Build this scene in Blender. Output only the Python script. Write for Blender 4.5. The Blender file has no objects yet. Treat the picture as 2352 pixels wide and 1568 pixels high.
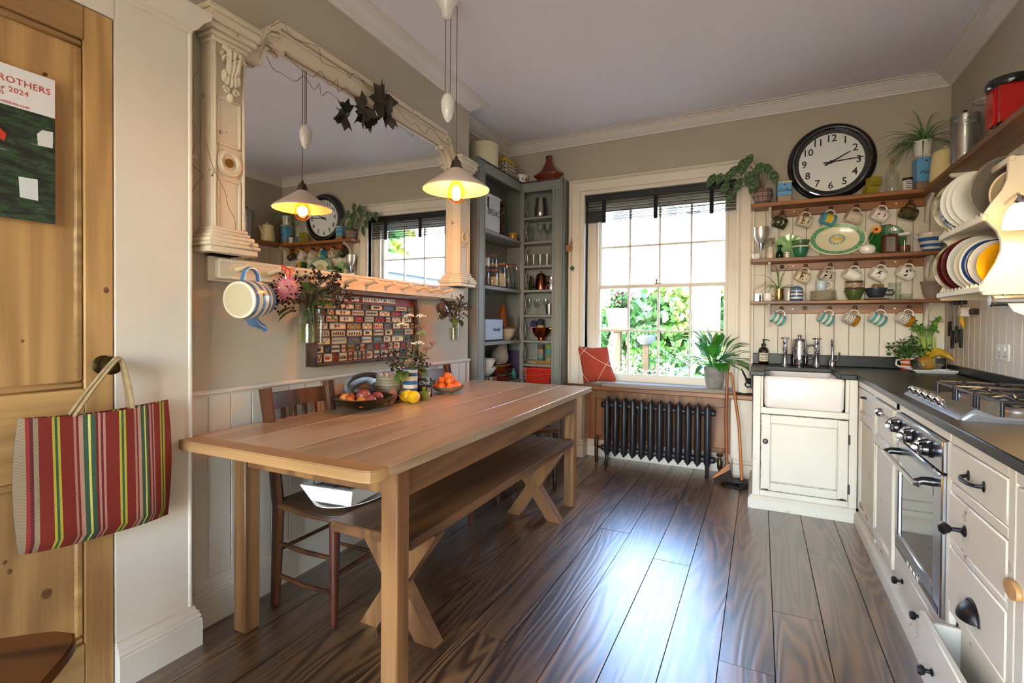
import bpy, bmesh, math, random
from mathutils import Vector, Matrix
sc = bpy.context.scene
C = sc.collection
PI = math.pi
sin, cos = math.sin, math.cos
rnd = random.Random(11)
def RZ(a): return Matrix.Rotation(a, 4, 'Z')
def RX(a): return Matrix.Rotation(a, 4, 'X')
def RY(a): return Matrix.Rotation(a, 4, 'Y')
def TR(x, y, z): return Matrix.Translation((x, y, z))

# ---------------------------------------------------------------- camera
YAW, PIT, ROLL = .462875, .0107, .00665
cd = bpy.data.cameras.new('camera'); cam = bpy.data.objects.new('camera', cd); C.objects.link(cam)
cd.sensor_width = 36; cd.lens = 36 * 1144.2 / 2352; cd.shift_y = -28.7 / 2352; cd.clip_start = .05
_f = Vector((-sin(YAW) * cos(PIT), cos(YAW) * cos(PIT), -sin(PIT)))
_r = Vector((cos(YAW), sin(YAW), 0)); _u = _r.cross(_f)
_r2 = _r * cos(ROLL) + _u * sin(ROLL); _u2 = _u * cos(ROLL) - _r * sin(ROLL)
cam.matrix_world = Matrix(((_r2.x, _u2.x, -_f.x, 0), (_r2.y, _u2.y, -_f.y, 0), (_r2.z, _u2.z, -_f.z, 1.22), (0, 0, 0, 1)))
sc.camera = cam
# ---------------------------------------------------------------- sky, sun, exposure
w = bpy.data.worlds.new('sky'); sc.world = w; w.use_nodes = True
nt = w.node_tree; nt.nodes.clear()
o = nt.nodes.new('ShaderNodeOutputWorld'); b = nt.nodes.new('ShaderNodeBackground'); s = nt.nodes.new('ShaderNodeTexSky')
s.sky_type = 'NISHITA'; s.sun_disc = False; s.sun_elevation = math.radians(48); s.sun_rotation = math.radians(213.7); s.air_density = 1.0; s.dust_density = 1.2
b.inputs['Strength'].default_value = 4.2
nt.links.new(s.outputs[0], b.inputs[0]); nt.links.new(b.outputs[0], o.inputs[0])
sd = bpy.data.lights.new('sun_offscreen', 'SUN'); sd.energy = 2.4; sd.angle = .01; sd.color = (1, .95, .86)
so = bpy.data.objects.new('sun_offscreen', sd); C.objects.link(so)
so.rotation_euler = Vector((.5, .75, -1.0)).to_track_quat('-Z', 'Y').to_euler()
def area(name, loc, target, sx, sy, power, col):
    d = bpy.data.lights.new(name, 'AREA'); d.shape = 'RECTANGLE'; d.size = sx; d.size_y = sy; d.energy = power; d.color = col
    ob = bpy.data.objects.new(name, d); C.objects.link(ob); ob.location = loc
    ob.rotation_euler = (Vector(target) - Vector(loc)).to_track_quat('-Z', 'Y').to_euler(); return ob
# the sash window only gets a sampling portal (it gives no light of its own: the sky and sun do); the daylight from
# the glazed doors behind the camera is the tall pale window mirrored in the steel coffee pot
_p = area('window_portal', (-.81, 4.70, 1.53), (-.81, 0, 1.53), 1.25, 1.7, 1, (1, 1, 1)); _p.data.cycles.is_portal = True
area('garden_door_daylight_offscreen', (-.3, -2.42, 1.25), (-.3, 3, 1.2), 2.2, 2.1, 46, (1, .96, .91))
sc.view_settings.view_transform = 'Standard'; sc.view_settings.look = 'None'
sc.cycles.transparent_max_bounces = 24
sc.view_settings.exposure = 0.48; sc.view_settings.gamma = 1.0; sc.view_settings.use_curve_mapping = False

# ---------------------------------------------------------------- mesh helper
class MB:
    def __init__(s): s.v = []; s.f = []; s.mi = []; s.k = 0
    def add(s, vs, fs, T=None):
        n = len(s.v)
        if T is not None: s.v += [tuple(T @ Vector(p)) for p in vs]
        else: s.v += [tuple(p) for p in vs]
        s.f += [tuple(i + n for i in f) for f in fs]; s.mi += [s.k] * len(fs); return s
    def box(s, x0, x1, y0, y1, z0, z1, c=0, T=None):
        if x0 > x1: x0, x1 = x1, x0
        if y0 > y1: y0, y1 = y1, y0
        if z0 > z1: z0, z1 = z1, z0
        if c <= 0:
            vs = [(x, y, z) for x in (x0, x1) for y in (y0, y1) for z in (z0, z1)]
            return s.add(vs, [(0, 1, 3, 2), (4, 6, 7, 5), (0, 4, 5, 1), (2, 3, 7, 6), (0, 2, 6, 4), (1, 5, 7, 3)], T)
        c = min(c, .49 * min(x1 - x0, y1 - y0, z1 - z0))
        vs = []; ix = {}
        for a in (0, 1):
            for bb in (0, 1):
                for d in (0, 1):
                    X = (x0, x1)[a]; Y = (y0, y1)[bb]; Z = (z0, z1)[d]
                    xi = X + (c if a == 0 else -c); yi = Y + (c if bb == 0 else -c); zi = Z + (c if d == 0 else -c)
                    ix[a, bb, d] = len(vs); vs += [(X, yi, zi), (xi, Y, zi), (xi, yi, Z)]
        F = []
        for a in (0, 1): F.append(tuple(ix[a, p, q] for p, q in ((0, 0), (1, 0), (1, 1), (0, 1))))
        for a in (0, 1): F.append(tuple(ix[p, a, q] + 1 for p, q in ((0, 0), (1, 0), (1, 1), (0, 1))))
        for a in (0, 1): F.append(tuple(ix[p, q, a] + 2 for p, q in ((0, 0), (1, 0), (1, 1), (0, 1))))
        for p in (0, 1):
            for q in (0, 1):
                F.append((ix[p, q, 0], ix[p, q, 1], ix[p, q, 1] + 1, ix[p, q, 0] + 1))
                F.append((ix[p, 0, q], ix[p, 1, q], ix[p, 1, q] + 2, ix[p, 0, q] + 2))
                F.append((ix[0, p, q] + 1, ix[1, p, q] + 1, ix[1, p, q] + 2, ix[0, p, q] + 2))
        for k in ix.values(): F.append((k, k + 1, k + 2))
        return s.add(vs, F, T)
    def lathe(s, prof, seg=20, T=None, a0=0, a1=2 * PI, sx=1, sy=1):
        full = abs(a1 - a0 - 2 * PI) < 1e-6
        n = seg if full else seg + 1
        vs = []; rows = []
        for r, z in prof:
            if r < 1e-6: rows.append([len(vs)]); vs.append((0, 0, z))
            else:
                rows.append(list(range(len(vs), len(vs) + n)))
                for i in range(n):
                    a = a0 + (a1 - a0) * i / seg; vs.append((r * cos(a) * sx, r * sin(a) * sy, z))
        F = []
        for A, B in zip(rows, rows[1:]):
            for i in range(seg):
                j = (i + 1) % n
                if len(A) == 1 and len(B) == 1: continue
                if len(A) == 1: F.append((A[0], B[i], B[j]))
                elif len(B) == 1: F.append((A[i], A[j], B[0]))
                else: F.append((A[i], A[j], B[j], B[i]))
        return s.add(vs, F, T)
    def tube(s, pts, r, seg=8, closed=False, T=None, caps=True, flat=1):
        pts = [Vector(p) for p in pts]; n = len(pts)
        rs = r if isinstance(r, (list, tuple)) else [r] * n
        vs = []; F = []; up = None
        for i, p in enumerate(pts):
            if closed: t = pts[(i + 1) % n] - pts[i - 1]
            else: t = pts[min(i + 1, n - 1)] - pts[max(i - 1, 0)]
            if t.length < 1e-9: t = Vector((0, 0, 1))
            t.normalize()
            if up is None:
                up = Vector((0, 0, 1)) if abs(t.z) < .9 else Vector((1, 0, 0))
            up = (up - t * up.dot(t))
            if up.length < 1e-6: up = t.orthogonal()
            up.normalize(); sd = t.cross(up)
            for k in range(seg):
                a = 2 * PI * k / seg; vs.append(p + (up * cos(a) * flat + sd * sin(a)) * rs[i])
        m = n if closed else n - 1
        for i in range(m):
            j = (i + 1) % n
            for k in range(seg):
                l = (k + 1) % seg; F.append((i * seg + k, i * seg + l, j * seg + l, j * seg + k))
        if caps and not closed:
            F.append(tuple(range(seg))); F.append(tuple((n - 1) * seg + k for k in range(seg)))
        return s.add(vs, F, T)
    def prism(s, poly, h0, h1, axis='z', T=None):
        n = len(poly)
        def P(p, h):
            if axis == 'z': return (p[0], p[1], h)
            if axis == 'x': return (h, p[0], p[1])
            return (p[0], h, p[1])
        vs = [P(p, h0) for p in poly] + [P(p, h1) for p in poly]
        F = [tuple(range(n)), tuple(range(n, 2 * n))] + [(i, (i + 1) % n, n + (i + 1) % n, n + i) for i in range(n)]
        return s.add(vs, F, T)
    def ball(s, c, r, seg=12, rings=8, T=None):
        if not isinstance(r, (list, tuple)): r = (r, r, r)
        pr = [(sin(PI * i / rings), -cos(PI * i / rings)) for i in range(rings + 1)]
        M = TR(*c) @ Matrix.Diagonal((r[0], r[1], r[2], 1))
        return s.lathe(pr, seg, (T @ M) if T is not None else M)
    def sweep(s, path, prof, T=None, caps=True):
        # path: (x,y) points; the profile (d,z) is offset to the right of the travel direction, mitred
        n = len(path); P = [Vector(p) for p in path]; vs = []; k = len(prof)
        for i in range(n):
            ds = []
            if i > 0: ds.append((P[i] - P[i - 1]).normalized())
            if i < n - 1: ds.append((P[i + 1] - P[i]).normalized())
            ns = [Vector((d.y, -d.x)) for d in ds]
            if len(ns) == 2:
                m = ns[0] + ns[1]; m = m / (1 + ns[0].dot(ns[1])) if ns[0].dot(ns[1]) > -.99 else ns[0]
            else: m = ns[0]
            for d, z in prof: q = P[i] + m * d; vs.append((q.x, q.y, z))
        F = []
        for i in range(n - 1):
            for j in range(k):
                l = (j + 1) % k; F.append((i * k + j, i * k + l, (i + 1) * k + l, (i + 1) * k + j))
        if caps: F.append(tuple(range(k))); F.append(tuple((n - 1) * k + j for j in range(k)))
        return s.add(vs, F, T)
    def leaf(s, base, dirv, L, W, droop=.5, fold=.2, n=4, up=(0, 0, 1), pw=1.0, nrm=None):
        # a leaf blade growing from base along dirv, bending down by droop
        d = Vector(dirv).normalized(); b = Vector(base)
        side = d.cross(Vector(up))
        if side.length < 1e-3: side = d.orthogonal()
        side.normalize(); vs = []; F = []
        p = b.copy(); cur = d.copy()
        for i in range(n + 1):
            t = i / n
            wd = W * .5 * (sin(PI * min(1, (t * .96 + .03)) ** pw)) if i < n else 0
            nn = side.cross(cur).normalized()
            if i == n: vs.append(p.copy())
            else: vs += [p - side * wd + nn * wd * fold, p.copy(), p + side * wd + nn * wd * fold]
            cur = (cur + Vector((0, 0, -droop / n))).normalized(); p = p + cur * (L / n)
        for i in range(n - 1):
            a = i * 3; F += [(a, a + 1, a + 4, a + 3), (a + 1, a + 2, a + 5, a + 4)]
        a = (n - 1) * 3; F += [(a, a + 1, a + 3), (a + 1, a + 2, a + 3)]
        return s.add(vs, F)
    def clamp(s, lo=(-9, -9, -9), hi=(9, 9, 9)):
        s.v = [tuple(max(a, min(b_, c_)) for a, b_, c_ in zip(lo, p, hi)) for p in s.v]; return s
    def build(s, name, m, parent=None, smooth=True, world=False, ang=38, fix=True):
        me = bpy.data.meshes.new(name)
        vs = s.v
        if world and parent is not None:
            inv = wm(parent).inverted(); vs = [tuple(inv @ Vector(p)) for p in vs]
        me.from_pydata(vs, [], s.f)
        ms = m if isinstance(m, (list, tuple)) else [m]
        for x in ms: me.materials.append(x)
        if len(ms) > 1: me.polygons.foreach_set('material_index', s.mi)
        if fix and len(s.f) < 6000:
            bm = bmesh.new(); bm.from_mesh(me); bmesh.ops.recalc_face_normals(bm, faces=bm.faces); bm.to_mesh(me); bm.free()
        if smooth:
            me.polygons.foreach_set('use_smooth', [True] * len(me.polygons)); me.set_sharp_from_angle(angle=math.radians(ang))
        me.update()
        ob = bpy.data.objects.new(name, me); C.objects.link(ob)
        if parent is not None: ob.parent = parent
        return ob
WMX = {}
def wm(o): return WMX.get(o.name, Matrix.Identity(4))
def tag(o, label=None, cat=None, group=None, kind=None):
    if label: o['label'] = label
    if cat: o['category'] = cat
    if group: o['group'] = group
    if kind: o['kind'] = kind
    return o
def thing(name, label, cat, loc=(0, 0, 0), rz=0, group=None, rot=None):
    e = bpy.data.objects.new(name, None); C.objects.link(e); e.empty_display_size = .05
    M = TR(*loc) @ (rot if rot is not None else RZ(rz))
    e.matrix_world = M; WMX[e.name] = M.copy()
    return tag(e, label, cat, group)
def solo(name, mb, m, label, cat, loc=(0, 0, 0), rz=0, group=None, rot=None, **k):
    ob = mb.build(name, m, None, **k)
    M = TR(*loc) @ (rot if rot is not None else RZ(rz)); ob.matrix_world = M; WMX[ob.name] = M.copy()
    return tag(ob, label, cat, group)
def struct(name, mb, m, **k): return tag(mb.build(name, m, None, **k), kind='structure')
def semp(name, loc=(0, 0, 0), rz=0):
    e = bpy.data.objects.new(name, None); C.objects.link(e); M = TR(*loc) @ RZ(rz); e.matrix_world = M; WMX[e.name] = M.copy(); e['kind'] = 'structure'; return e
def inst(src, parent, loc, rot=None, scale=None):
    c = src.copy(); C.objects.link(c); c.parent = parent; c.location = loc
    if rot: c.rotation_euler = rot
    if scale: c.scale = scale
    return c
def copy_tree(o, loc=None, rz=None, label=None, rot=None, parent=None):
    c = o.copy(); C.objects.link(c)
    if parent is not None: c.parent = parent
    if loc is not None:
        M = TR(*loc) @ (rot if rot is not None else RZ(rz or 0)); c.matrix_world = M; WMX[c.name] = M.copy()
    if label: c['label'] = label
    for ch in list(o.children): copy_tree(ch, parent=c)
    return c
def text(name, body, size, m, parent, M, shear=0, depth=.0006, spacing=1.0, bold=0, world=False, align='CENTER'):
    cu = bpy.data.curves.new(name, 'FONT'); cu.body = body; cu.size = size; cu.align_x = align; cu.align_y = 'CENTER'
    cu.extrude = depth; cu.shear = shear; cu.space_character = spacing; cu.offset = bold; cu.resolution_u = 2
    t = bpy.data.objects.new(name, cu); C.objects.link(t)
    dg = bpy.context.evaluated_depsgraph_get(); me = bpy.data.meshes.new_from_object(t.evaluated_get(dg))
    bpy.data.objects.remove(t); bpy.data.curves.remove(cu)
    me.name = name; me.materials.clear(); me.materials.append(m)
    ob = bpy.data.objects.new(name, me); C.objects.link(ob)
    if parent is not None:
        ob.parent = parent
        if world: M = wm(parent).inverted() @ M
    ob.matrix_local = M
    return ob

# ---------------------------------------------------------------- materials
MC = {}
def _base(name):
    m = bpy.data.materials.new(name); m.use_nodes = True; nt = m.node_tree
    return m, nt, nt.nodes['Principled BSDF'], nt.links.new
def rgb(c):
    if isinstance(c, str):
        c = c.lstrip('#'); v = [int(c[i:i + 2], 16) / 255 for i in (0, 2, 4)]
        return tuple(x / 12.92 if x <= .04045 else ((x + .055) / 1.055) ** 2.4 for x in v) + (1,)
    return tuple(c) + (1,) if len(c) == 3 else tuple(c)
def mat(name, col, rough=.5, metal=0, var=0, vs=6, bump=0, bs=60, col2=None, emis=0, ecol=None, coat=0, sss=0, trans=0, spec=None):
    if name in MC: return MC[name]
    m, nt, p, L = _base(name)
    p.inputs['Base Color'].default_value = rgb(col); p.inputs['Roughness'].default_value = rough; p.inputs['Metallic'].default_value = metal
    if spec is not None: p.inputs['Specular IOR Level'].default_value = spec
    if coat: p.inputs['Coat Weight'].default_value = coat; p.inputs['Coat Roughness'].default_value = .08
    if emis: p.inputs['Emission Color'].default_value = rgb(ecol or col); p.inputs['Emission Strength'].default_value = emis
    if trans: p.inputs['Transmission Weight'].default_value = trans
    if var or bump:
        tc = nt.nodes.new('ShaderNodeTexCoord')
    if var:
        n = nt.nodes.new('ShaderNodeTexNoise'); n.inputs['Scale'].default_value = vs; n.inputs['Detail'].default_value = 5
        L(tc.outputs['Object'], n.inputs['Vector'])
        mx = nt.nodes.new('ShaderNodeMix'); mx.data_type = 'RGBA'
        c1 = rgb(col); c2 = rgb(col2) if col2 else tuple(x * (1 - var) for x in c1[:3]) + (1,)
        rp = nt.nodes.new('ShaderNodeValToRGB'); rp.color_ramp.elements[0].position = .35; rp.color_ramp.elements[1].position = .65
        L(n.outputs[0], rp.inputs[0]); L(rp.outputs[0], mx.inputs[0]); mx.inputs[6].default_value = c1; mx.inputs[7].default_value = c2
        L(mx.outputs[2], p.inputs['Base Color'])
    if bump:
        n2 = nt.nodes.new('ShaderNodeTexNoise'); n2.inputs['Scale'].default_value = bs; n2.inputs['Detail'].default_value = 3
        L(tc.outputs['Object'], n2.inputs['Vector'])
        bp = nt.nodes.new('ShaderNodeBump'); bp.inputs['Strength'].default_value = bump; bp.inputs['Distance'].default_value = .004
        L(n2.outputs[0], bp.inputs['Height']); L(bp.outputs[0], p.inputs['Normal'])
    MC[name] = m; return m
def wood(name, c1, c2, c3=None, axis='y', sc_=5, rings=9, rough=.5, bump=.25, wear=None, wearamt=.5, fib=.35, spec=.5, coat=0):
    # long-grained timber: contour rings of a stretched noise, fine fibres, optional worn patches; random shift per object
    if name in MC: return MC[name]
    m, nt, p, L = _base(name); N = nt.nodes.new
    tc = N('ShaderNodeTexCoord'); oi = N('ShaderNodeObjectInfo'); ml = N('ShaderNodeVectorMath'); ml.operation = 'ADD'
    cx = N('ShaderNodeCombineXYZ'); mm = N('ShaderNodeMath'); mm.operation = 'MULTIPLY'; mm.inputs[1].default_value = 37
    L(oi.outputs['Random'], mm.inputs[0]); [L(mm.outputs[0], cx.inputs[i]) for i in range(3)]
    L(tc.outputs['Object'], ml.inputs[0]); L(cx.outputs[0], ml.inputs[1])
    def mp(f, al):
        k = N('ShaderNodeMapping'); v = [f, f, f]; v['xyz'.index(axis)] = f * al; k.inputs['Scale'].default_value = v; L(ml.outputs[0], k.inputs[0]); return k
    a = N('ShaderNodeTexNoise'); a.inputs['Scale'].default_value = 1; a.inputs['Detail'].default_value = 2; a.inputs['Distortion'].default_value = .3
    L(mp(sc_, .1).outputs[0], a.inputs['Vector'])
    r = N('ShaderNodeMath'); r.operation = 'MULTIPLY'; r.inputs[1].default_value = rings * 6.28; L(a.outputs[0], r.inputs[0])
    sn = N('ShaderNodeMath'); sn.operation = 'SINE'; L(r.outputs[0], sn.inputs[0])
    fb = N('ShaderNodeTexNoise'); fb.inputs['Scale'].default_value = 1; fb.inputs['Detail'].default_value = 4; L(mp(sc_ * 30, .03).outputs[0], fb.inputs['Vector'])
    fr = N('ShaderNodeMapRange'); fr.inputs[1].default_value = -1; fr.inputs[2].default_value = 1; L(sn.outputs[0], fr.inputs[0])
    mf = N('ShaderNodeMix'); mf.inputs[0].default_value = fib; L(fr.outputs[0], mf.inputs[2]); L(fb.outputs[0], mf.inputs[3])
    rp = N('ShaderNodeValToRGB'); e = rp.color_ramp.elements; e[0].position = .2; e[1].position = .85; e[0].color = rgb(c1); e[1].color = rgb(c2)
    L(mf.outputs[0], rp.inputs[0]); col = rp.outputs[0]
    if c3 is not None:
        bn = N('ShaderNodeTexNoise'); bn.inputs['Scale'].default_value = 1; bn.inputs['Detail'].default_value = 3; L(mp(2.2, .35).outputs[0], bn.inputs['Vector'])
        r3 = N('ShaderNodeValToRGB'); r3.color_ramp.elements[0].position = .42; r3.color_ramp.elements[1].position = .62; L(bn.outputs[0], r3.inputs[0])
        mx = N('ShaderNodeMix'); mx.data_type = 'RGBA'; mx.blend_type = 'MIX'; mw = N('ShaderNodeMath'); mw.operation = 'MULTIPLY'; mw.inputs[1].default_value = wearamt
        L(r3.outputs[0], mw.inputs[0]); L(mw.outputs[0], mx.inputs[0]); L(col, mx.inputs[6]); mx.inputs[7].default_value = rgb(c3); col = mx.outputs[2]
    hv = N('ShaderNodeHueSaturation'); vm = N('ShaderNodeMapRange'); vm.inputs[3].default_value = .82; vm.inputs[4].default_value = 1.14; L(oi.outputs['Random'], vm.inputs[0]); L(vm.outputs[0], hv.inputs['Value']); L(col, hv.inputs['Color'])
    L(hv.outputs[0], p.inputs['Base Color'])
    p.inputs['Roughness'].default_value = rough; p.inputs['Specular IOR Level'].default_value = spec; p.inputs['Coat Weight'].default_value = coat; p.inputs['Coat Roughness'].default_value = rough * .85; p.inputs['Coat IOR'].default_value = 1.5 + .35 * coat
    bp = N('ShaderNodeBump'); bp.inputs['Strength'].default_value = bump; bp.inputs['Distance'].default_value = .002; L(mf.outputs[0], bp.inputs['Height']); L(bp.outputs[0], p.inputs['Normal'])
    MC[name] = m; return m
def worn(name, col, under, rough=.45, amt=.36, sc_=7):
    # old gloss paint, chipped through to the timber here and there
    if name in MC: return MC[name]
    m, nt, p, L = _base(name); N = nt.nodes.new
    tc = N('ShaderNodeTexCoord'); a = N('ShaderNodeTexNoise'); a.inputs['Scale'].default_value = sc_; a.inputs['Detail'].default_value = 8; a.inputs['Roughness'].default_value = .7
    L(tc.outputs['Object'], a.inputs['Vector'])
    r = N('ShaderNodeValToRGB'); r.color_ramp.elements[0].position = amt - .06; r.color_ramp.elements[1].position = amt; r.color_ramp.elements[0].color = (1, 1, 1, 1); r.color_ramp.elements[1].color = (0, 0, 0, 1)
    L(a.outputs[0], r.inputs[0])
    b2 = N('ShaderNodeTexNoise'); b2.inputs['Scale'].default_value = 2.2; b2.inputs['Detail'].default_value = 3; L(tc.outputs['Object'], b2.inputs['Vector'])
    c = rgb(col); mx0 = N('ShaderNodeMix'); mx0.data_type = 'RGBA'; L(b2.outputs[0], mx0.inputs[0]); mx0.inputs[6].default_value = c; mx0.inputs[7].default_value = (c[0] * .86, c[1] * .84, c[2] * .78, 1)
    mx = N('ShaderNodeMix'); mx.data_type = 'RGBA'; L(r.outputs[0], mx.inputs[0]); L(mx0.outputs[2], mx.inputs[6]); mx.inputs[7].default_value = rgb(under)
    L(mx.outputs[2], p.inputs['Base Color']); p.inputs['Roughness'].default_value = rough
    bp = N('ShaderNodeBump'); bp.inputs['Strength'].default_value = .3; bp.inputs['Distance'].default_value = .002; bp.invert = True; L(r.outputs[0], bp.inputs['Height']); L(bp.outputs[0], p.inputs['Normal'])
    MC[name] = m; return m
def glass(name, tint=(1, 1, 1), fres=.18, rough=.03):
    # thin clear glass: lets light straight through, reflects more at grazing angles
    if name in MC: return MC[name]
    m = bpy.data.materials.new(name); m.use_nodes = True; nt = m.node_tree; nt.nodes.clear(); N = nt.nodes.new; L = nt.links.new
    o = N('ShaderNodeOutputMaterial'); t = N('ShaderNodeBsdfTransparent'); g = N('ShaderNodeBsdfGlossy'); mx = N('ShaderNodeMixShader'); lw = N('ShaderNodeLayerWeight')
    pw = N('ShaderNodeMath'); pw.operation = 'POWER'; pw.inputs[1].default_value = 3; mr = N('ShaderNodeMapRange'); mr.inputs[3].default_value = .035; mr.inputs[4].default_value = fres * 3.4
    t.inputs[0].default_value = rgb(tint); g.inputs['Roughness'].default_value = rough
    L(lw.outputs['Facing'], pw.inputs[0]); L(pw.outputs[0], mr.inputs[0])
    L(mr.outputs[0], mx.inputs[0]); L(t.outputs[0], mx.inputs[1]); L(g.outputs[0], mx.inputs[2]); L(mx.outputs[0], o.inputs[0])
    MC[name] = m; return m
def bands(name, stops, axis='z', lo=0, hi=1, rough=.25, bump=0, coat=.3, tex=None):
    # flat-coloured bands along an object axis: stops = [(pos 0..1, colour), ...]
    if name in MC: return MC[name]
    m, nt, p, L = _base(name); N = nt.nodes.new
    tc = N('ShaderNodeTexCoord'); sp = N('ShaderNodeSeparateXYZ'); L(tc.outputs['Object'], sp.inputs[0])
    mr = N('ShaderNodeMapRange'); mr.inputs[1].default_value = lo; mr.inputs[2].default_value = hi; L(sp.outputs['XYZ'.index(axis.upper())], mr.inputs[0])
    out = None; prev = rgb(stops[0][1]); chunks = [stops[i:i + 30] for i in range(0, len(stops), 30)]
    for ci, ch in enumerate(chunks):
        rp = N('ShaderNodeValToRGB'); rp.color_ramp.interpolation = 'CONSTANT'; el = rp.color_ramp.elements
        el[0].position = max(0, ch[0][0]); el[0].color = rgb(ch[0][1]); el.remove(el[1])
        for pos, c in ch[1:]:
            k = el.new(min(1, pos)); k.color = rgb(c)
        L(mr.outputs[0], rp.inputs[0])
        if out is None: out = rp.outputs[0]
        else:
            gt = N('ShaderNodeMath'); gt.operation = 'GREATER_THAN'; gt.inputs[1].default_value = ch[0][0]; L(mr.outputs[0], gt.inputs[0])
            mx = N('ShaderNodeMix'); mx.data_type = 'RGBA'; L(gt.outputs[0], mx.inputs[0]); L(out, mx.inputs[6]); L(rp.outputs[0], mx.inputs[7]); out = mx.outputs[2]
    L(out, p.inputs['Base Color']); p.inputs['Roughness'].default_value = rough; p.inputs['Coat Weight'].default_value = coat; p.inputs['Coat Roughness'].default_value = .1
    if bump:
        wv = N('ShaderNodeTexChecker'); wv.inputs['Scale'].default_value = bump; L(tc.outputs['Object'], wv.inputs[0])
        bp = N('ShaderNodeBump'); bp.inputs['Strength'].default_value = .8; bp.inputs['Distance'].default_value = .003; L(wv.outputs['Fac'], bp.inputs['Height']); L(bp.outputs[0], p.inputs['Normal'])
        dk = N('ShaderNodeMix'); dk.data_type = 'RGBA'; dk.blend_type = 'MULTIPLY'; mf = N('ShaderNodeMath'); mf.operation = 'MULTIPLY'; mf.inputs[1].default_value = .35; L(wv.outputs['Fac'], mf.inputs[0]); L(mf.outputs[0], dk.inputs[0])
        L(out, dk.inputs[6]); dk.inputs[7].default_value = (.25, .2, .2, 1); L(dk.outputs[2], p.inputs['Base Color'])
    MC[name] = m; return m

M_wall = mat('greige_wall_paint', '#b3a894', .85, var=.06, vs=1.5, bump=.05, bs=140)
M_ceil = mat('ceiling_paint', '#ebe8ec', .9, var=.04, vs=1.2)
M_white = mat('off_white_woodwork', '#ddd2bf', .5, var=.07, vs=2.5)
M_panel = mat('pale_panel_paint', '#d3c9b8', .55, var=.07, vs=2)
M_panel2 = M_panel
M_corn = mat('cornice_plaster', '#e0d9cf', .75, var=.04, vs=2)
M_cream = worn('chipped_cream_cabinet_paint', '#d6d2c4', '#6b4a30', .4, .362)
M_mirrorframe = worn('chipped_cream_frame_paint', '#d8cab0', '#4d3a28', .55, .38, 11)
M_green = mat('grey_green_paint', '#80827b', .5, var=.08, vs=3)
M_floor = wood('oak_floor', '#341d0b', '#7f5935', '#432a16', 'y', 5, 16, .33, .45, wearamt=.5, spec=.9, coat=.9)
M_pine = wood('old_pine', '#8e683c', '#bb945c', '#a88252', 'z', 4, 8, .5, .12, wearamt=.4, fib=.5)
M_pineY = wood('old_pine_rail', '#8e683c', '#bb945c', '#a88252', 'y', 4, 7, .5, .12, wearamt=.4, fib=.5)
M_top = wood('scrubbed_pine_top', '#8f6e4a', '#c3a47d', '#b89c7c', 'y', 4.5, 6, .34, .22, wearamt=.6, fib=.6, spec=1.0, coat=.35)
M_leg = wood('honey_pine', '#603d20', '#946a3e', '#784e29', 'z', 5, 5, .5, .15, fib=.55)
M_legY = wood('honey_pine_rail', '#603d20', '#946a3e', '#784e29', 'y', 5, 5, .5, .15, fib=.55)
M_bench = wood('dark_bench_plank', '#4a2e18', '#7c5430', '#5f4026', 'y', 4, 7, .4, .25)
M_dark = wood('dark_chair_wood', '#2f180b', '#5a3218', None, 'z', 5, 4, .35, .1)
M_shelf = wood('waxed_shelf_pine', '#6b3d18', '#9a6028', '#7b4a20', 'x', 4, 6, .4, .12)
M_shelfY = wood('waxed_shelf_pine_side', '#6b3d18', '#9a6028', '#7b4a20', 'y', 4, 6, .4, .12)
M_apron = wood('brown_pine_panelling', '#7b4e2c', '#a06c42', None, 'z', 4, 6, .45, .12)
M_iron = mat('black_iron', '#17171a', .38, .4, bump=.12, bs=90)
M_rad = mat('graphite_radiator_paint', '#26262b', .42, .25, bump=.1, bs=120)
M_chrome = mat('chrome', '#c9ccd2', .09, 1)
M_steel = mat('brushed_steel', '#b5bac2', .24, 1, bump=.05, bs=200)
M_brass = mat('aged_brass', '#7a5a22', .35, 1)
M_copper = mat('copper', '#b4562a', .2, 1)
M_alu = mat('dull_aluminium', '#9d9a95', .38, 1, var=.15, vs=8)
M_slate = mat('black_slate_worktop', '#121113', .36, 0, var=.25, vs=7, spec=.28)
M_china = mat('white_china', '#e9e4da', .14, coat=.5)
M_cream_china = mat('cream_china', '#d9cba8', .18, coat=.4)
M_black = mat('black_gloss', '#0c0c0d', .2, coat=.4)
M_matblack = mat('matt_black', '#131314', .55)
M_glass = glass('clear_glass', (.97, .98, .98), .17)
M_pane = glass('window_glass', (.99, 1, 1), .12, .0)
M_gglass = glass('greenish_glass', (.95, .975, .96), .18)
M_mirror = mat('mirror_silver', (.86, .86, .85), .015, 1)
M_leaf = mat('leaf_green', '#3f6a2a', .4, var=.4, vs=14, col2='#244a1c')
M_ink = mat('black_ink', '#161312', .6)
# ================================================================ THE SHELL OF THE ROOM
AW = math.radians(1.7)                      # the mirror wall is a touch out of square
WO = Vector((-1.99, 1.2, 0)); WN = Vector((cos(AW), sin(AW), 0)); WU = Vector((-sin(AW), cos(AW), 0))
def wl(u, d, z): return WO + WU * u + WN * d + Vector((0, 0, z))
WLM = Matrix(((WN.x, WU.x, 0, WO.x), (WN.y, WU.y, 0, WO.y), (0, 0, 1, 0), (0, 0, 0, 1)))   # local x = off the wall, y = along it
YB, XR, XA, CZ = 4.43, 1.158, -2.281, 2.95
UE = 2.142
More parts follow.
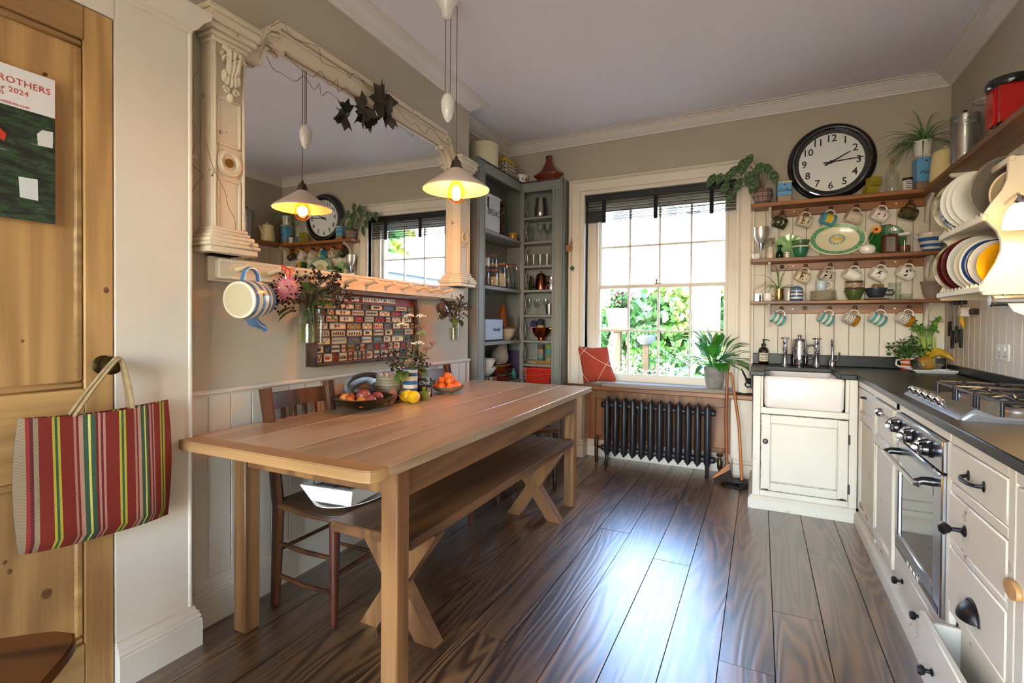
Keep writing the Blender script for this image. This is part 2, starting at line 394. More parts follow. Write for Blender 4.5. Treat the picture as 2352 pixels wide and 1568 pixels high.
# floor: oak boards over a dark sub-floor
mb = MB().box(-2.6, 1.5, -2.6, 4.72, -.08, -.022)
floor = struct('floor', mb, mat('subfloor', '#3a2c20', .9))
X0 = -.124; BW = .1825
fixed = {-1: [3.28, 1.2], -2: [2.648, .6], -5: [1.69, 3.6], 1: [2.4], 2: [3.1, .9], 0: [1.95], -3: [3.9, 1.5], -4: [2.9, .5]}
for k in range(-12, 7):
    x0 = X0 + BW * k; x1 = x0 + BW
    if x1 < -2.3 or x0 > 1.16: continue
    js = sorted(fixed.get(k, [rnd.uniform(-1, 1), rnd.uniform(1.6, 3.6)])); ys = [-2.5] + js + [4.6]
    for a, c in zip(ys, ys[1:]):
        L_ = c - a; dz = rnd.uniform(-.0012, .0006)
        p = MB().box(.0018, BW - .0018, .0014, L_ - .0014, -.022, 0).build('plank', M_floor, floor, smooth=False)
        p.location = (x0, a, dz)
# walls
mb = MB(); pl = [wl(-3.9, 0, 0), wl(UE, 0, 0), wl(UE, -.5, 0), wl(-3.9, -.5, 0)]
mb.prism([(p.x, p.y) for p in pl], -.05, 3.0)
wall_left = struct('wall_left', mb, M_wall, smooth=False)
struct('wall_left_alcove', MB().box(XA - .3, XA, 3.25, 4.8, -.05, 3.0), M_wall, smooth=False)
wall_right = struct('wall_right', MB().box(XR, XR + .3, -2.6, 4.8, -.05, 3.0), M_wall, smooth=False)
mb = MB()
WX0, WX1, WZ1 = -1.455, -.168, 2.405
mb.box(XA - .3, WX0, YB, YB + .34, -.05, 3.0); mb.box(WX1, XR + .3, YB, YB + .34, -.05, 3.0)
mb.box(WX0, WX1, YB, YB + .34, WZ1, 3.0); mb.box(WX0, WX1, 4.53, YB + .34, -.05, .69)
wall_back = struct('wall_back', mb, M_wall, smooth=False)
mb = MB().box(-2.6, -1.42, -2.6, -2.3, -.05, 3); mb.box(.82, 1.5, -2.6, -2.3, -.05, 3); mb.box(-1.42, .82, -2.6, -2.3, 2.32, 3)
struct('wall_rear', mb, M_wall, smooth=False)
struct('ceiling', MB().box(-2.7, 1.6, -2.7, 4.85, CZ, 3.1), M_ceil, smooth=False)
# glazed garden doors behind the camera
d2 = semp('door_2', (-.3, -2.36, 0))
for k in range(3):
    x = -1.12 + k * .747
    m = MB().box(x, x + .09, -.03, .03, 0, 2.32, .004).box(x + .657, x + .747, -.03, .03, 0, 2.32, .004).box(x + .09, x + .657, -.03, .03, 0, .22).box(x + .09, x + .657, -.03, .03, 2.2, 2.32)
    m.build('door_leaf', M_white, d2)
    MB().box(x + .09, x + .657, -.003, .003, .22, 2.2).build('pane', M_pane, d2, smooth=False)
# cornice
cp = [(-.03, 2.872), (.012, 2.872), (.016, 2.882), (.026, 2.887), (.03, 2.893), (.034, 2.893), (.052, 2.905), (.072, 2.923), (.078, 2.928), (.084, 2.928), (.088, 2.935), (.1, 2.937), (.104, 2.943), (.112, 2.943), (.126, 2.947), (.128, 2.956), (-.03, 2.956)]
e0 = wl(-3.5, 0, 0); e1 = wl(UE, 0, 0)
struct('trim_1', MB().sweep([(e0.x, e0.y), (e1.x, e1.y), (XA, e1.y + (e1.x - XA) * math.tan(AW) * -1), (XA, YB), (XR, YB), (XR, -2.3)], cp), M_corn, ang=25)
# skirting board and panelled dado of the mirror wall
sk = [(-.01, 0), (.026, 0), (.026, .125), (.022, .13), (.024, .135), (.02, .142), (.02, .15), (.014, .158), (.012, .172), (.008, .178), (.008, .196), (-.01, .2)]
a0 = wl(-.07, 0, 0); a1 = wl(UE, 0, 0)
tag(MB().sweep([(a0.x, a0.y), (a1.x, a1.y)], sk).build('baseboard_left', M_panel, ang=25), kind='structure')
bd = MB(); wv = .0966
bd.prism([(-.004, 0), (.004, .0), (.012, .003), (.012, wv - .003), (.004, wv), (-.004, wv)], .19, .928)
first = None
for k in range(24):
    u = -.054 + .0975 * k
    if u + .0975 > UE: break
    if first is None: first = bd.build('board', M_panel, wall_left, smooth=False); ob = first
    else: ob = inst(first, wall_left, (0, 0, 0))
    ob.matrix_local = WLM @ TR(0, u, 0)
cap = [(-.005, .918), (.014, .918), (.016, .926), (.026, .93), (.028, .938), (.02, .944), (-.005, .946)]
tag(MB().sweep([(a0.x, a0.y), (a1.x, a1.y)], cap).build('trim_2', M_panel, ang=25), kind='structure')
tag(MB().box(-.002, .014, UE - .03, UE + .004, .19, .93, .004).build('trim_3', M_panel), kind='structure').matrix_world = WLM
# the built-in pine door and its white surround, standing just proud of the mirror wall
mb = MB().box(-2.0, -1.903, .883, 1.128, 0, 2.32, .004); mb.box(-2.0, -1.903, -.12, .883, 2.206, 2.32); mb.box(-2.0, -1.903, -1.2, .02, 0, 2.32, .004)
struct('wall_left_door_surround', mb, M_white)
mb = MB(); mb.tube([(-1.905, 1.126, .1), (-1.905, 1.126, 2.3)], .008, 10); tag(mb.build('trim_4', M_white), kind='structure')
ec = [(-.09, 2.283), (.004, 2.283), (.006, 2.3), (.016, 2.306), (.03, 2.33), (.046, 2.345), (.05, 2.353), (.05, 2.372), (-.09, 2.385)]
tag(MB().sweep([(-1.903, -1.2), (-1.903, 1.128), (-2.03, 1.128)], ec).build('trim_5', M_white, ang=25), kind='structure')
sk2 = [(-.02, 0), (.028, 0), (.028, .1), (.022, .106), (.026, .112), (.02, .122), (.02, .13), (.012, .138), (.01, .152), (-.02, .156)]
tag(MB().sweep([(-1.903, .884), (-1.903, 1.128), (-1.98, 1.128)], sk2).build('baseboard_door', M_white, ang=25), kind='structure')
door = semp('door_1', (-1.925, .45, 0)); DX = -1.925
def dpart(name, m, y0, y1, z0, z1, x1=DX + .022, x0=DX - .02, c=.003): return MB().box(x0, x1, y0, y1, z0, z1, c).build(name, m, door, world=True)
dpart('stile', M_pine, .802, .88, .01, 2.203); dpart('stile', M_pine, .03, .108, .01, 2.203)
dpart('rail', M_pineY, .108, .802, 2.098, 2.203); dpart('rail', M_pineY, .108, .802, .752, 1.008); dpart('rail', M_pineY, .108, .802, .01, .2)
dpart('muntin', M_pine, .405, .505, .2, .752); dpart('muntin', M_pine, .405, .505, 1.008, 2.098)
for y0, y1 in ((.108, .405), (.505, .802)):
    for z0, z1 in ((.2, .752), (1.008, 2.098)):
        pn = dpart('door_panel', M_pine, y0, y1, z0, z1, DX + .004, DX - .012, .001)
        f = MB(); q = .022
        for a in ((y0, y1, z0, z0 + q), (y0, y1, z1 - q, z1), (y0, y0 + q, z0 + q, z1 - q), (y1 - q, y1, z0 + q, z1 - q)): f.box(DX, DX + .016, *a, .006)
        f.build('panel_moulding', M_pineY, door, world=True)
for y, z, r_ in ((.713, .395, .013), (.63, .5, .006), (.62, .53, .005), (.66, 1.16, .004), (.86, 1.32, .008), (.845, .7, .005)): MB().lathe([(0, .001), (r_ * .6, .0011), (r_, 0)], 14, TR(DX + (.0045 if y < .8 else .0222), y, z) @ RY(PI / 2) @ Matrix.Diagonal((1.25, 1, 1, 1))).build('knot', mat('pine_knot', '#7d5830', .6, var=.5, vs=90), door, world=True)
kb = MB(); KT = TR(DX + .022, .85, 1.078) @ RY(PI / 2)
kb.lathe([(0, 0), (.03, 0), (.031, .004), (.026, .008), (.012, .01), (.011, .03), (.018, .036), (.027, .044), (.03, .054), (.027, .064), (.015, .071), (0, .073)], 20, KT)
tag(kb.build('door_knob', mat('bronze_knob', '#4f4526', .3, .9, var=.3, vs=30), door, world=True), 'dark bronze oval door knob')

# ================================================================ THE SASH WINDOW
win = semp('window_1', (-.81, 4.5, .7))
def wp(name, m, *bx, mt=None):
    q = MB()
    for t in bx: q.box(*t[:6], t[6] if len(t) > 6 else .003)
    return q.build(name, mt or M_white, win, world=True)
# moulded architrave, mitred round the opening and running down to the floor as pilasters
ar = [(0, -.015), (.0, .035), (.02, .042), (.03, .036), (.034, .045), (.1, .05), (.108, .042), (.118, .06), (.128, .06), (.131, -.015)]
def arch_leg(x0, sgn, z0, z1):
    q = MB(); vs = []; F = []; n = len(ar)
    for d, t in ar: vs.append((x0 - sgn * d, YB - t, z0))
    for d, t in ar: vs.append((x0 - sgn * d, YB - t, z1 + d))
    F = [tuple(range(n)), tuple(range(n, 2 * n))] + [(i, (i + 1) % n, n + (i + 1) % n, n + i) for i in range(n)]
    return q.add(vs, F).build('architrave', M_white, win, world=True, ang=25)
AX0, AX1, AZ = -1.468, -.182, 2.408
arch_leg(AX0, 1, .67, AZ); arch_leg(AX1, -1, .67, AZ)
q = MB(); n = len(ar); vs = [(AX0 - d, YB - t, AZ + d) for d, t in ar] + [(AX1 + d, YB - t, AZ + d) for d, t in ar]
q.add(vs, [tuple(range(n)), tuple(range(n, 2 * n))] + [(i, (i + 1) % n, n + (i + 1) % n, n + i) for i in range(n)]).build('architrave', M_white, win, world=True, ang=25)
for x0, x1 in ((-1.6, -1.43), (-.22, -.05)):
    wp('pilaster', None, (x0 + .01, x1 - .03 if x0 < -1 else x1, 4.37, YB + .08, .15, .64, .004)); 
for x0, x1 in ((-1.61, -1.445), (-.185, -.045)):
    q = MB(); q.box(x0 - .008, x1 + .008, 4.352, 4.5, 0, .11, .003); q.box(x0 - .004, x1 + .004, 4.36, 4.5, .11, .14, .005)
    q.box(x0, x1, 4.372, 4.5, 0, .16); q.build('plinth_block', M_white, win, world=True, ang=25)
# box frame, reveals and sashes
wp('window_frame', None, (-1.47, -1.372, 4.49, 4.66, .69, 2.41), (-.248, -.16, 4.49, 4.66, .69, 2.41), (-1.372, -.248, 4.49, 4.66, 2.31, 2.41), (-1.46, -.17, 4.49, 4.70, .665, .70))
wp('reveal_lining', None, (-1.475, -1.455, 4.385, 4.5, .67, 2.41), (-.182, -.162, 4.385, 4.5, .67, 2.41), (-1.475, -.162, 4.385, 4.5, 2.40, 2.42))
wp('parting_bead', None, (-1.372, -1.352, 4.495, 4.507, .7, 2.31), (-.268, -.248, 4.495, 4.507, .7, 2.31))
cx = [-1.338, -1.076, -.811, -.545, -.278]
def sash(name, y0, y1, zb, zt, zm, br, tr):
    s_ = wp(name, None, (-1.372, cx[0], y0, y1, zb, zt, .004), (cx[4], -.248, y0, y1, zb, zt, .004), (cx[0], cx[4], y0, y1, zb, zb + br, .004), (cx[0], cx[4], y0, y1, zt - tr, zt, .004))
    ym = (y0 + y1) / 2
    for x in cx[1:4]: MB().box(x - .009, x + .009, y0 + .004, y1 - .004, zb + br, zt - tr, .004).build('glazing_bar', M_white, s_, world=False)
    MB().box(cx[0], cx[4], y0 + .004, y1 - .004, zm - .009, zm + .009, .004).build('glazing_bar', M_white, s_)
    for i in range(4):
        for a, c_ in ((zb + br, zm), (zm, zt - tr)):
            MB().box(cx[i] - .002, cx[i + 1] + .002, ym - .0015, ym + .0015, a, c_).build('pane', M_pane, s_, smooth=False)
    for ch in s_.children: ch.matrix_local = wm(win).inverted()
    return s_
sash('lower_sash', 4.507, 4.547, .70, 1.58, 1.163, .072, .03)
sash('upper_sash', 4.556, 4.596, 1.55, 2.32, 1.935, .03, .05)
q = MB().box(-.845, -.785, 4.512, 4.545, 1.58, 1.588, .002); q.lathe([(0, 0), (.01, 0), (.008, .01), (.004, .014), (.009, .022), (.011, .03), (.005, .036), (0, .037)], 10, TR(-.83, 4.53, 1.588)); q.build('sash_catch', M_brass, win, world=True)
# window board, panelled apron and skirting beneath
board = tag(MB().box(-1.62, -.045, 4.298, 4.53, .632, .672, .006).build('window_sill', M_shelf, None), kind='structure')
ap = MB().box(-1.46, -.165, 4.505, 4.54, .1, .64); 
apo = tag(ap.build('wall_back_apron', M_apron), kind='structure')
for x0, x1, z0, z1 in ((-1.46, -1.375, .15, .635), (-.255, -.165, .15, .635), (-1.375, -.255, .15, .19), (-1.375, -.255, .53, .635), (-.86, -.77, .19, .53)):
    MB().box(x0, x1, 4.492, 4.51, z0, z1, .003).build('panel_rail', M_apron, apo)
skb = [(-.03, 0), (.02, 0), (.02, .1), (.014, .106), (.016, .113), (.012, .125), (.006, .132), (.004, .15), (-.03, .152)]
tag(MB().sweep([(-1.455, 4.492), (-.165, 4.492)], skb).build('baseboard_back', M_white, ang=25), kind='structure')
# tongue-and-groove boards behind the shelves and along the cooker wall
def tg(par, mk, n, place):
    f0 = None
    for k in range(n):
        if f0 is None: f0 = mk.build('board', M_panel2, par, smooth=False); ob = f0
        else: ob = inst(f0, par, (0, 0, 0))
        ob.matrix_local = place(k)
bw = .0928
bd = MB(); bd.prism([(0, 0), (0, .006), (.003, .014), (bw - .004, .014), (bw - .001, .006), (bw - .001, 0)], .90, 2.125)
tg(wall_back, bd, 13, lambda k: TR(-.064 + bw * k, YB, 0) @ Matrix.Diagonal((1, -1, 1, 1)))
bw2 = .0865
bd = MB(); bd.prism([(0, 0), (0, .006), (.003, .014), (bw2 - .004, .014), (bw2 - .001, .006), (bw2 - .001, 0)], .90, 2.12)
tg(wall_right, bd, 38, lambda k: TR(XR, 4.416 - bw2 * k, 0) @ RZ(-PI / 2) @ Matrix.Diagonal((1, -1, 1, 1)))
# ================================================================ DOOR WALL: poster, bag, corner chair
M_paper = mat('poster_paper', '#d9d6d4', .7)
ps = thing('poster', 'concert poster with dark green painting pinned to the pine door', 'poster', (-1.899, .57, 1.72))
MB().box(-.0012, .0012, -.17, .158, -.212, .218).build('sheet', M_paper, ps)
m, nt, p, L = _base('green_brush_strokes'); N = nt.nodes.new
tc = N('ShaderNodeTexCoord'); mp_ = N('ShaderNodeMapping'); mp_.inputs['Scale'].default_value = (1, 14, 60); L(tc.outputs['Object'], mp_.inputs[0])
nz = N('ShaderNodeTexNoise'); nz.inputs['Scale'].default_value = 1; nz.inputs['Detail'].default_value = 6; L(mp_.outputs[0], nz.inputs['Vector'])
rp = N('ShaderNodeValToRGB'); el = rp.color_ramp.elements; el[0].position = .4; el[0].color = rgb('#101410'); el[1].position = .78; el[1].color = rgb('#8a9a80')
for a, c_ in ((.5, '#1f2b1c'), (.57, '#2c4a26'), (.62, '#161c16'), (.68, '#3d4a3a')): k = el.new(a); k.color = rgb(c_)
L(nz.outputs[0], rp.inputs[0]); L(rp.outputs[0], p.inputs['Base Color']); p.inputs['Roughness'].default_value = .6
MB().box(.0012, .0018, -.17, .158, -.212, .104).build('painting', m, ps)
for poly in ([(.118, .012), (.152, .014), (.153, .062), (.128, .06), (.116, .045)], [(.078, -.148), (.118, -.15), (.117, -.088), (.075, -.09)]): MB().prism(poly, .0018, .0024, 'x').build('white_patch', mat('poster_white', '#c9ccc8', .6), ps)
MB().prism([(.0, .03), (.045, .0), (.05, .022), (.028, .042), (0, .045)], .0018, .0026, 'x').build('red_patch', mat('poster_red', '#b5321c', .6), ps)
M_red = mat('poster_red_ink', '#b23a2c', .6)
PT = Matrix(((0, 0, 1, .0014), (1, 0, 0, 0), (0, 1, 0, 0), (0, 0, 0, 1)))
for body, y, z, sz in (('ROTHERS', .148, .177, .026), ('ber 2024', .098, .15, .021), ('on', .045, .137, .021), ('eetickets.com', .1, .113, .0115)):
    text('lettering', body, sz, M_red, ps, PT @ TR(y, z, 0), align='RIGHT', spacing=1.05)
for y in (.03, .135): tag(MB().lathe([(0, 0), (.006, 0), (.005, .004), (0, .006)], 10, TR(.001, y, .226) @ RY(PI / 2)).build('pin', M_brass, ps), 'brown pin')

st = [(0, '#8f7a5e'), (.03, '#8c2416'), (.05, '#5a1414'), (.07, '#8f7a5e'), (.095, '#7a1e0a'), (.172, '#b5a436'), (.19, '#2f5a34'), (.207, '#b5a436'), (.222, '#7a1e0a'),
      (.303, '#a87a68'), (.318, '#7a1e18'), (.333, '#b89078'), (.36, '#3a5840'), (.393, '#d9d06a'), (.408, '#3a5840'), (.44, '#701810'), (.457, '#b08070'), (.472, '#701810'), (.487, '#b08070'), (.503, '#7a1e0a'),
      (.592, '#b5a436'), (.606, '#2f5a34'), (.622, '#b5a436'), (.637, '#7a1e0a'), (.70, '#a87a68'), (.715, '#7a1e18'), (.73, '#b89078'), (.752, '#3a5840')]
st2 = [(.778, '#d9d06a'), (.79, '#3a5840'), (.81, '#701810'), (.822, '#b08070'), (.838, '#701810'), (.848, '#b08070'), (.862, '#80220a'), (.912, '#b5a436'), (.924, '#2f5a34'), (.937, '#b5a436'), (.952, '#80220a')]
M_bag = bands('striped_woven_cloth', st + st2, 'y', -.195, .195, .85, bump=230, coat=0)
bag = thing('tote_bag', 'red woven tote bag with yellow and green stripes hanging from the door knob', 'bag', (-1.835, .815, .55))
q = MB(); nx, nz_ = 16, 12
for side in (0, 1):
    vs = []; F = []
    for j in range(nz_ + 1):
        for i in range(nx + 1):
            a = i / nx; t = j / nz_
            y = -.195 + .39 * a + .012 * sin(t * 3.1) * (1 if a > .5 else -1) * abs(2 * a - 1); z = .395 * t + (1 - t) * (.018 * (1 - a) - .012 * sin(a * PI)) + t * (.004 - .012 * sin(a * PI))
            bul = (.008 + .034 * (sin(PI * a) ** .6) * (1 - .65 * t)) * (1 if 0 < i < nx and 0 < j else .15)
            x = bul + .006 * sin(a * 9 + t * 2) * sin(PI * a) if side == 0 else -bul * .7
            vs.append((x, y, z))
    for j in range(nz_):
        for i in range(nx): k = j * (nx + 1) + i; F.append((k, k + 1, k + nx + 2, k + nx + 1))
    q.add(vs, F)
bo = q.build('bag_body', M_bag, bag, ang=80, fix=False)
M_jute = mat('jute_strap', '#a08660', .9, var=.25, vs=40, bump=.5, bs=220)
for k, (xa, xb) in enumerate(((.016, .03), (-.012, .006))):
    q = MB(); pts = []
    for i in range(17):
        t = i / 16; a = PI * t; yy = -.075 + .155 * t; h = sin(a) ** .55
        pts.append((xa + (xb - xa) * h, yy * (1 - .55 * h) + (.035 + .005 * k) * h, .385 + .165 * h + .004 * k))
    q.tube(pts, .0085, 8, flat=.55); tag(q.build('bag_handle', M_jute, bag), 'beige jute bag handle')

M_chair = wood('oiled_elm', '#3d2310', '#6b4322', '#2c1809', 'x', 5, 4, .35, .12)
ch = thing('corner_chair', 'brown wooden chair with saddle seat beside the pine door', 'chair', (-1.53, .37, 0), PI / 4)
q = MB(); out = []
for i in range(32):
    a = 2 * PI * i / 32; r = .205 / (abs(cos(a)) ** 5 + abs(sin(a)) ** 5) ** .2; out.append((r * cos(a), r * sin(a)))
q.prism([(x * .96, y * .96) for x, y in out], .412, .418); q.prism(out, .418, .437); q.prism([(x * .975, y * .975) for x, y in out], .437, .442); q.build('seat', M_chair, ch)
tl = [(.012, 0), (.016, .03), (.02, .1), (.016, .12), (.023, .14), (.016, .16), (.022, .25), (.017, .3), (.024, .32), (.017, .34), (.019, .415)]
for sx in (-1, 1):
    for sy in (-1, 1): MB().lathe(tl, 12, TR(sx * .15, sy * .15, 0) @ RX(-sy * .09 * -1) @ RY(sx * .09 * -1)).build('leg', M_dark, ch)
for y in (-.15, -.05, .05, .15): MB().lathe([(.008, 0), (.011, .15), (.008, .4)], 8, TR(-.17, y, .44) @ RY(-.12)).build('spindle', M_dark, ch)
MB().box(-.235, -.205, -.2, .2, .83, .89, .01).build('back_rail', M_dark, ch)

# ================================================================ MIRROR WALL
Z0 = 1.39
mr = thing('overmantel_mirror', 'large chipped cream overmantel mirror with carved columns hanging above the table', 'mirror', wl(0, 0, Z0), AW)
pr = [((.15, 2.43), (.15, 2.325)), ((.235, 2.43), (.25, 2.335)), ((.25, 2.445), (.256, 2.37)), ((.262, 2.48), (.275, 2.41)), ((.285, 2.515), (.31, 2.44)), ((.32, 2.533), (.35, 2.445)), ((.33, 2.535), (.367, 2.435)), ((.331, 2.558), (.369, 2.462)), ((1.03, 2.558), (1.03, 2.465))]
pr = pr + [((2.06 - a[0], a[1]), (2.06 - c_[0], c_[1])) for a, c_ in pr[-2::-1]]
def lerp2(a, c_, t): return (a[0] + (c_[0] - a[0]) * t, a[1] + (c_[1] - a[1]) * t)
def mstrip(t0, t1, d0, d1):
    A = [lerp2(a, c_, t0) for a, c_ in pr]; B = [lerp2(a, c_, t1) for a, c_ in pr]; n = len(A); q = MB(); vs = []; F = []
    for P in (A, B):
        for d in (d0, d1): vs += [(d, y, z - Z0) for y, z in P]
    for i in range(n - 1):
        for a, c_ in ((0, 1), (1, 3), (3, 2), (2, 0)): F.append((a * n + i, a * n + i + 1, c_ * n + i + 1, c_ * n + i))
    F += [(0, n, 3 * n, 2 * n), (n - 1, 2 * n - 1, 4 * n - 1, 3 * n - 1)]
    return q.add(vs, F)
q = mstrip(0, 1, .002, .045); q2 = mstrip(-.06, .22, .04, .066); q.add(q2.v, q2.f); q2 = mstrip(.3, .42, .04, .056); q.add(q2.v, q2.f); q2 = mstrip(.8, 1.06, .03, .052); q.add(q2.v, q2.f)
q.build('top_rail', M_mirrorframe, mr, ang=30)
gl = [lerp2(a, c_, .5) for a, c_ in pr]
q = MB().prism([(y, z - Z0) for y, z in gl] + [(1.93, 1.44 - Z0), (.13, 1.44 - Z0)], .016, .02, 'x'); tag(q.build('mirror_glass', M_mirror, mr, smooth=False), 'silvered mirror glass')
q = MB().box(.002, .014, .05, 2.0, .03, 1.0).build('backing', M_dark, mr)
M_gold = mat('tarnished_gilt', '#8a6a2a', .4, .8)
for u0, u1 in ((.016, .156), (1.874, 2.03)):
    w_ = u1 - u0; uc = (u0 + u1) / 2
    q = MB().box(.002, .07, u0, u1, .1, .93, .004)
    for a in ((u0 + .018, u0 + .028), (u1 - .028, u1 - .018)):       # raised edges of the two sunk panels
        q.box(.068, .077, *a, .17, .40, .002); q.box(.068, .077, *a, .53, .72, .002)
    for z in (.17, .392, .53, .71): q.box(.068, .077, u0 + .018, u1 - .018, z, z + .01, .002)
    q.box(.068, .082, u0 + .004, u0 + .014, .1, .93, .003); q.box(.068, .082, u1 - .014, u1 - .004, .1, .93, .003)
    q.build('column', M_mirrorframe, mr)
    q = MB().lathe([(.0, .006), (.03, .006), (.034, .014), (.041, .017), (.046, .013), (.052, .013), (.054, 0)], 24, TR(.07, uc, .466) @ RY(PI / 2)); ro = q.build('roundel', M_mirrorframe, mr)
    MB().lathe([(0, .012), (.016, .012), (.018, .006)], 16, TR(.07, uc, .466) @ RY(PI / 2)).build('gilt_disc', M_gold, ro)
    q = MB(); zc = .73                                                # carved acanthus bracket under the capital
    for i in range(5):
        a = -1.0 + .5 * i; q.ball((.085, uc + .034 * sin(a), zc + .06 + .028 * (1 - cos(a))), (.014, .011, .026), 8, 6)
    for s_ in (-1, 1):
        pts = [(.088 + .012 * cos(t * .9), uc + s_ * (.03 + .022 * (1 - t / 9) * cos(t)), zc + .142 + .022 * (1 - t / 9) * sin(t)) for t in [i * .6 for i in range(14)]]
        q.tube(pts, .007, 6); pts = [(.085, uc + s_ * (.02 + .014 * (1 - t / 9) * cos(t)), zc + .02 + .014 * (1 - t / 9) * sin(t)) for t in [i * .6 for i in range(12)]]; q.tube(pts, .006, 6)
    for i in range(3): q.tube([(.075, uc + (i - 1) * .022, zc + .19), (.108, uc + (i - 1) * .022, zc + .165), (.1, uc + (i - 1) * .018, zc + .11), (.08, uc + (i - 1) * .01, zc + .07)], .011, 6)
    q.ball((.08, uc, zc - .005), (.014, .012, .02), 8, 6); q.build('carved_bracket', M_mirrorframe, mr)
    q = MB(); e_ = .0
    for z0, z1, o_ in ((.925, .945, .008), (.945, .962, .016), (.962, .985, .03), (.985, 1.02, .04), (1.02, 1.035, .048), (1.035, 1.046, .042)): q.box(.002, .078 + o_, u0 - o_, u1 + o_, z0, z1, .004)
    q.build('capital', M_mirrorframe, mr)
    q = MB()
    for z0, z1, o_ in ((.06, .085, .034), (.085, .1, .042), (.1, .118, .036), (.118, .135, .026), (.135, .15, .014), (.15, .165, .008)): q.box(.002, .078 + o_, u0 - o_, u1 + o_, z0 + .04, z1 + .04, .004)
    q.build('column_base', M_mirrorframe, mr)
q = MB().tube([(.004, .0, .47), (.004, -.035, .48), (.004, -.05, .50)], .006, 6); q.lathe([(.006, 0), (.018, 0), (.018, .004), (.006, .004)], 12, TR(.003, -.05, .505) @ RY(PI / 2)); q.build('hanging_plate', M_mirrorframe, mr)
# peg rail with its row of turned pegs
rl = thing('peg_rail', 'long cream wooden peg rail fixed beneath the overmantel mirror', 'peg rail', wl(0, 0, 1.385), AW)
MB().box(.001, .022, .036, 2.0, 0, .098, .003).box(.02, .05, .06, 1.99, .01, .088, .005).box(.045, .055, .06, 1.99, .078, .09, .003).box(.045, .054, .06, 1.99, .01, .02, .003).build('rail_board', M_mirrorframe, rl)
pg = MB().lathe([(.013, 0), (.0125, .01), (.009, .035), (.0065, .055), (.0085, .06), (.0125, .068), (.012, .076), (.006, .081), (0, .082)], 12, RY(PI / 2 - .2))
M_peg = mat('bare_cream_peg', '#cbb590', .55)
PEG = [.14 + .157 * k for k in range(11)]
f0 = None
for u in PEG:
    if f0 is None: f0 = pg.build('peg', M_peg, rl); f0.location = (.05, u, .05)
    else: inst(f0, rl, (.05, u, .05))
# blue and white striped jug hung by its handle
BLU = '#4a7096'; CRM = '#dccfb2'
M_jug = bands('blue_band_glaze', [(0, CRM), (.06, BLU), (.17, CRM), (.30, BLU), (.43, CRM), (.56, BLU), (.69, CRM), (.80, BLU)], 'z', 0, .135)
M_blu = mat('blue_glaze', BLU, .15, coat=.5)
az = Vector((-.24, .95, .06)).normalized(); ax = Vector((.05, -.38, .92)); ax = (ax - az * ax.dot(az)).normalized(); ay = az.cross(ax)
JM = Matrix(((ax.x, ay.x, az.x, 0), (ax.y, ay.y, az.y, 0), (ax.z, ay.z, az.z, 0), (0, 0, 0, 1)))
jg = thing('striped_jug', 'blue and cream banded jug hanging by its handle from the peg rail', 'jug', wl(.045, .185, 1.305), rot=RZ(AW) @ JM)
q = MB().lathe([(0, 0), (.066, 0), (.072, .004), (.078, .04), (.077, .08), (.07, .115), (.066, .135), (.062, .135), (.066, .11), (.073, .07), (.07, .01), (0, .008)], 28); q.build('jug_body', M_jug, jg)
MB().lathe([(0, -.0012), (.06, -.0012), (.066, .002)], 28).build('base', mat('unglazed_cream', '#b8a884', .7), jg)
MB().tube([(.064, 0, .12), (.1, 0, .122), (.122, 0, .1), (.125, 0, .07), (.112, 0, .045), (.076, 0, .03)], .0095, 10, flat=.7).build('jug_handle', M_blu, jg)
MB().tube([(-.06, 0, .06), (-.09, 0, .075), (-.105, 0, .105), (-.115, 0, .13), (-.128, 0, .14)], [.028, .021, .015, .012, .011], 12).build('spout', M_blu, jg)
# pink sun ornament
sn_ = thing('sun_ornament', 'pink moulded sun face ornament on an orange ribbon', 'ornament', wl(PEG[1] + .012, .145, 1.365), AW - .25)
M_pink = mat('pearly_pink', '#d0728a', .25, coat=.5, var=.2, vs=30, col2='#e79a86')
q = MB().ball((0, 0, 0), (.014, .043, .047), 18, 10)
for k in range(26):
    a = 2 * PI * k / 26; l_ = .066 if k % 2 else .06; q.tube([(0, .036 * cos(a), .04 * sin(a)), (0, l_ * cos(a + .06), l_ * sin(a + .06))], [.0065, .0012], 5)
q.build('sun_face', M_pink, sn_)
q = MB()
for s_ in (-1, 1): q.ball((.012, s_ * .015, .012), (.004, .008, .003), 8, 5)
q.ball((.016, 0, -.002), (.005, .005, .011), 8, 5).ball((.012, 0, -.02), (.004, .012, .004), 8, 5).build('features', mat('dark_pink', '#a8506a', .3), sn_)
q = MB().tube([(0, 0, .04), (.0, -.012, .07), (-.01, 0, .094), (0, .014, .075), (0, .0, .045)], .005, 6, flat=.3)
q.tube([(0, -.002, .09), (.01, -.03, .1), (.012, -.03, .08), (.0, 0, .088), (.01, .032, .096), (.012, .022, .078), (0, 0, .09)], .007, 6, flat=.25); q.build('ribbon', mat('orange_ribbon', '#e8481c', .5), sn_)

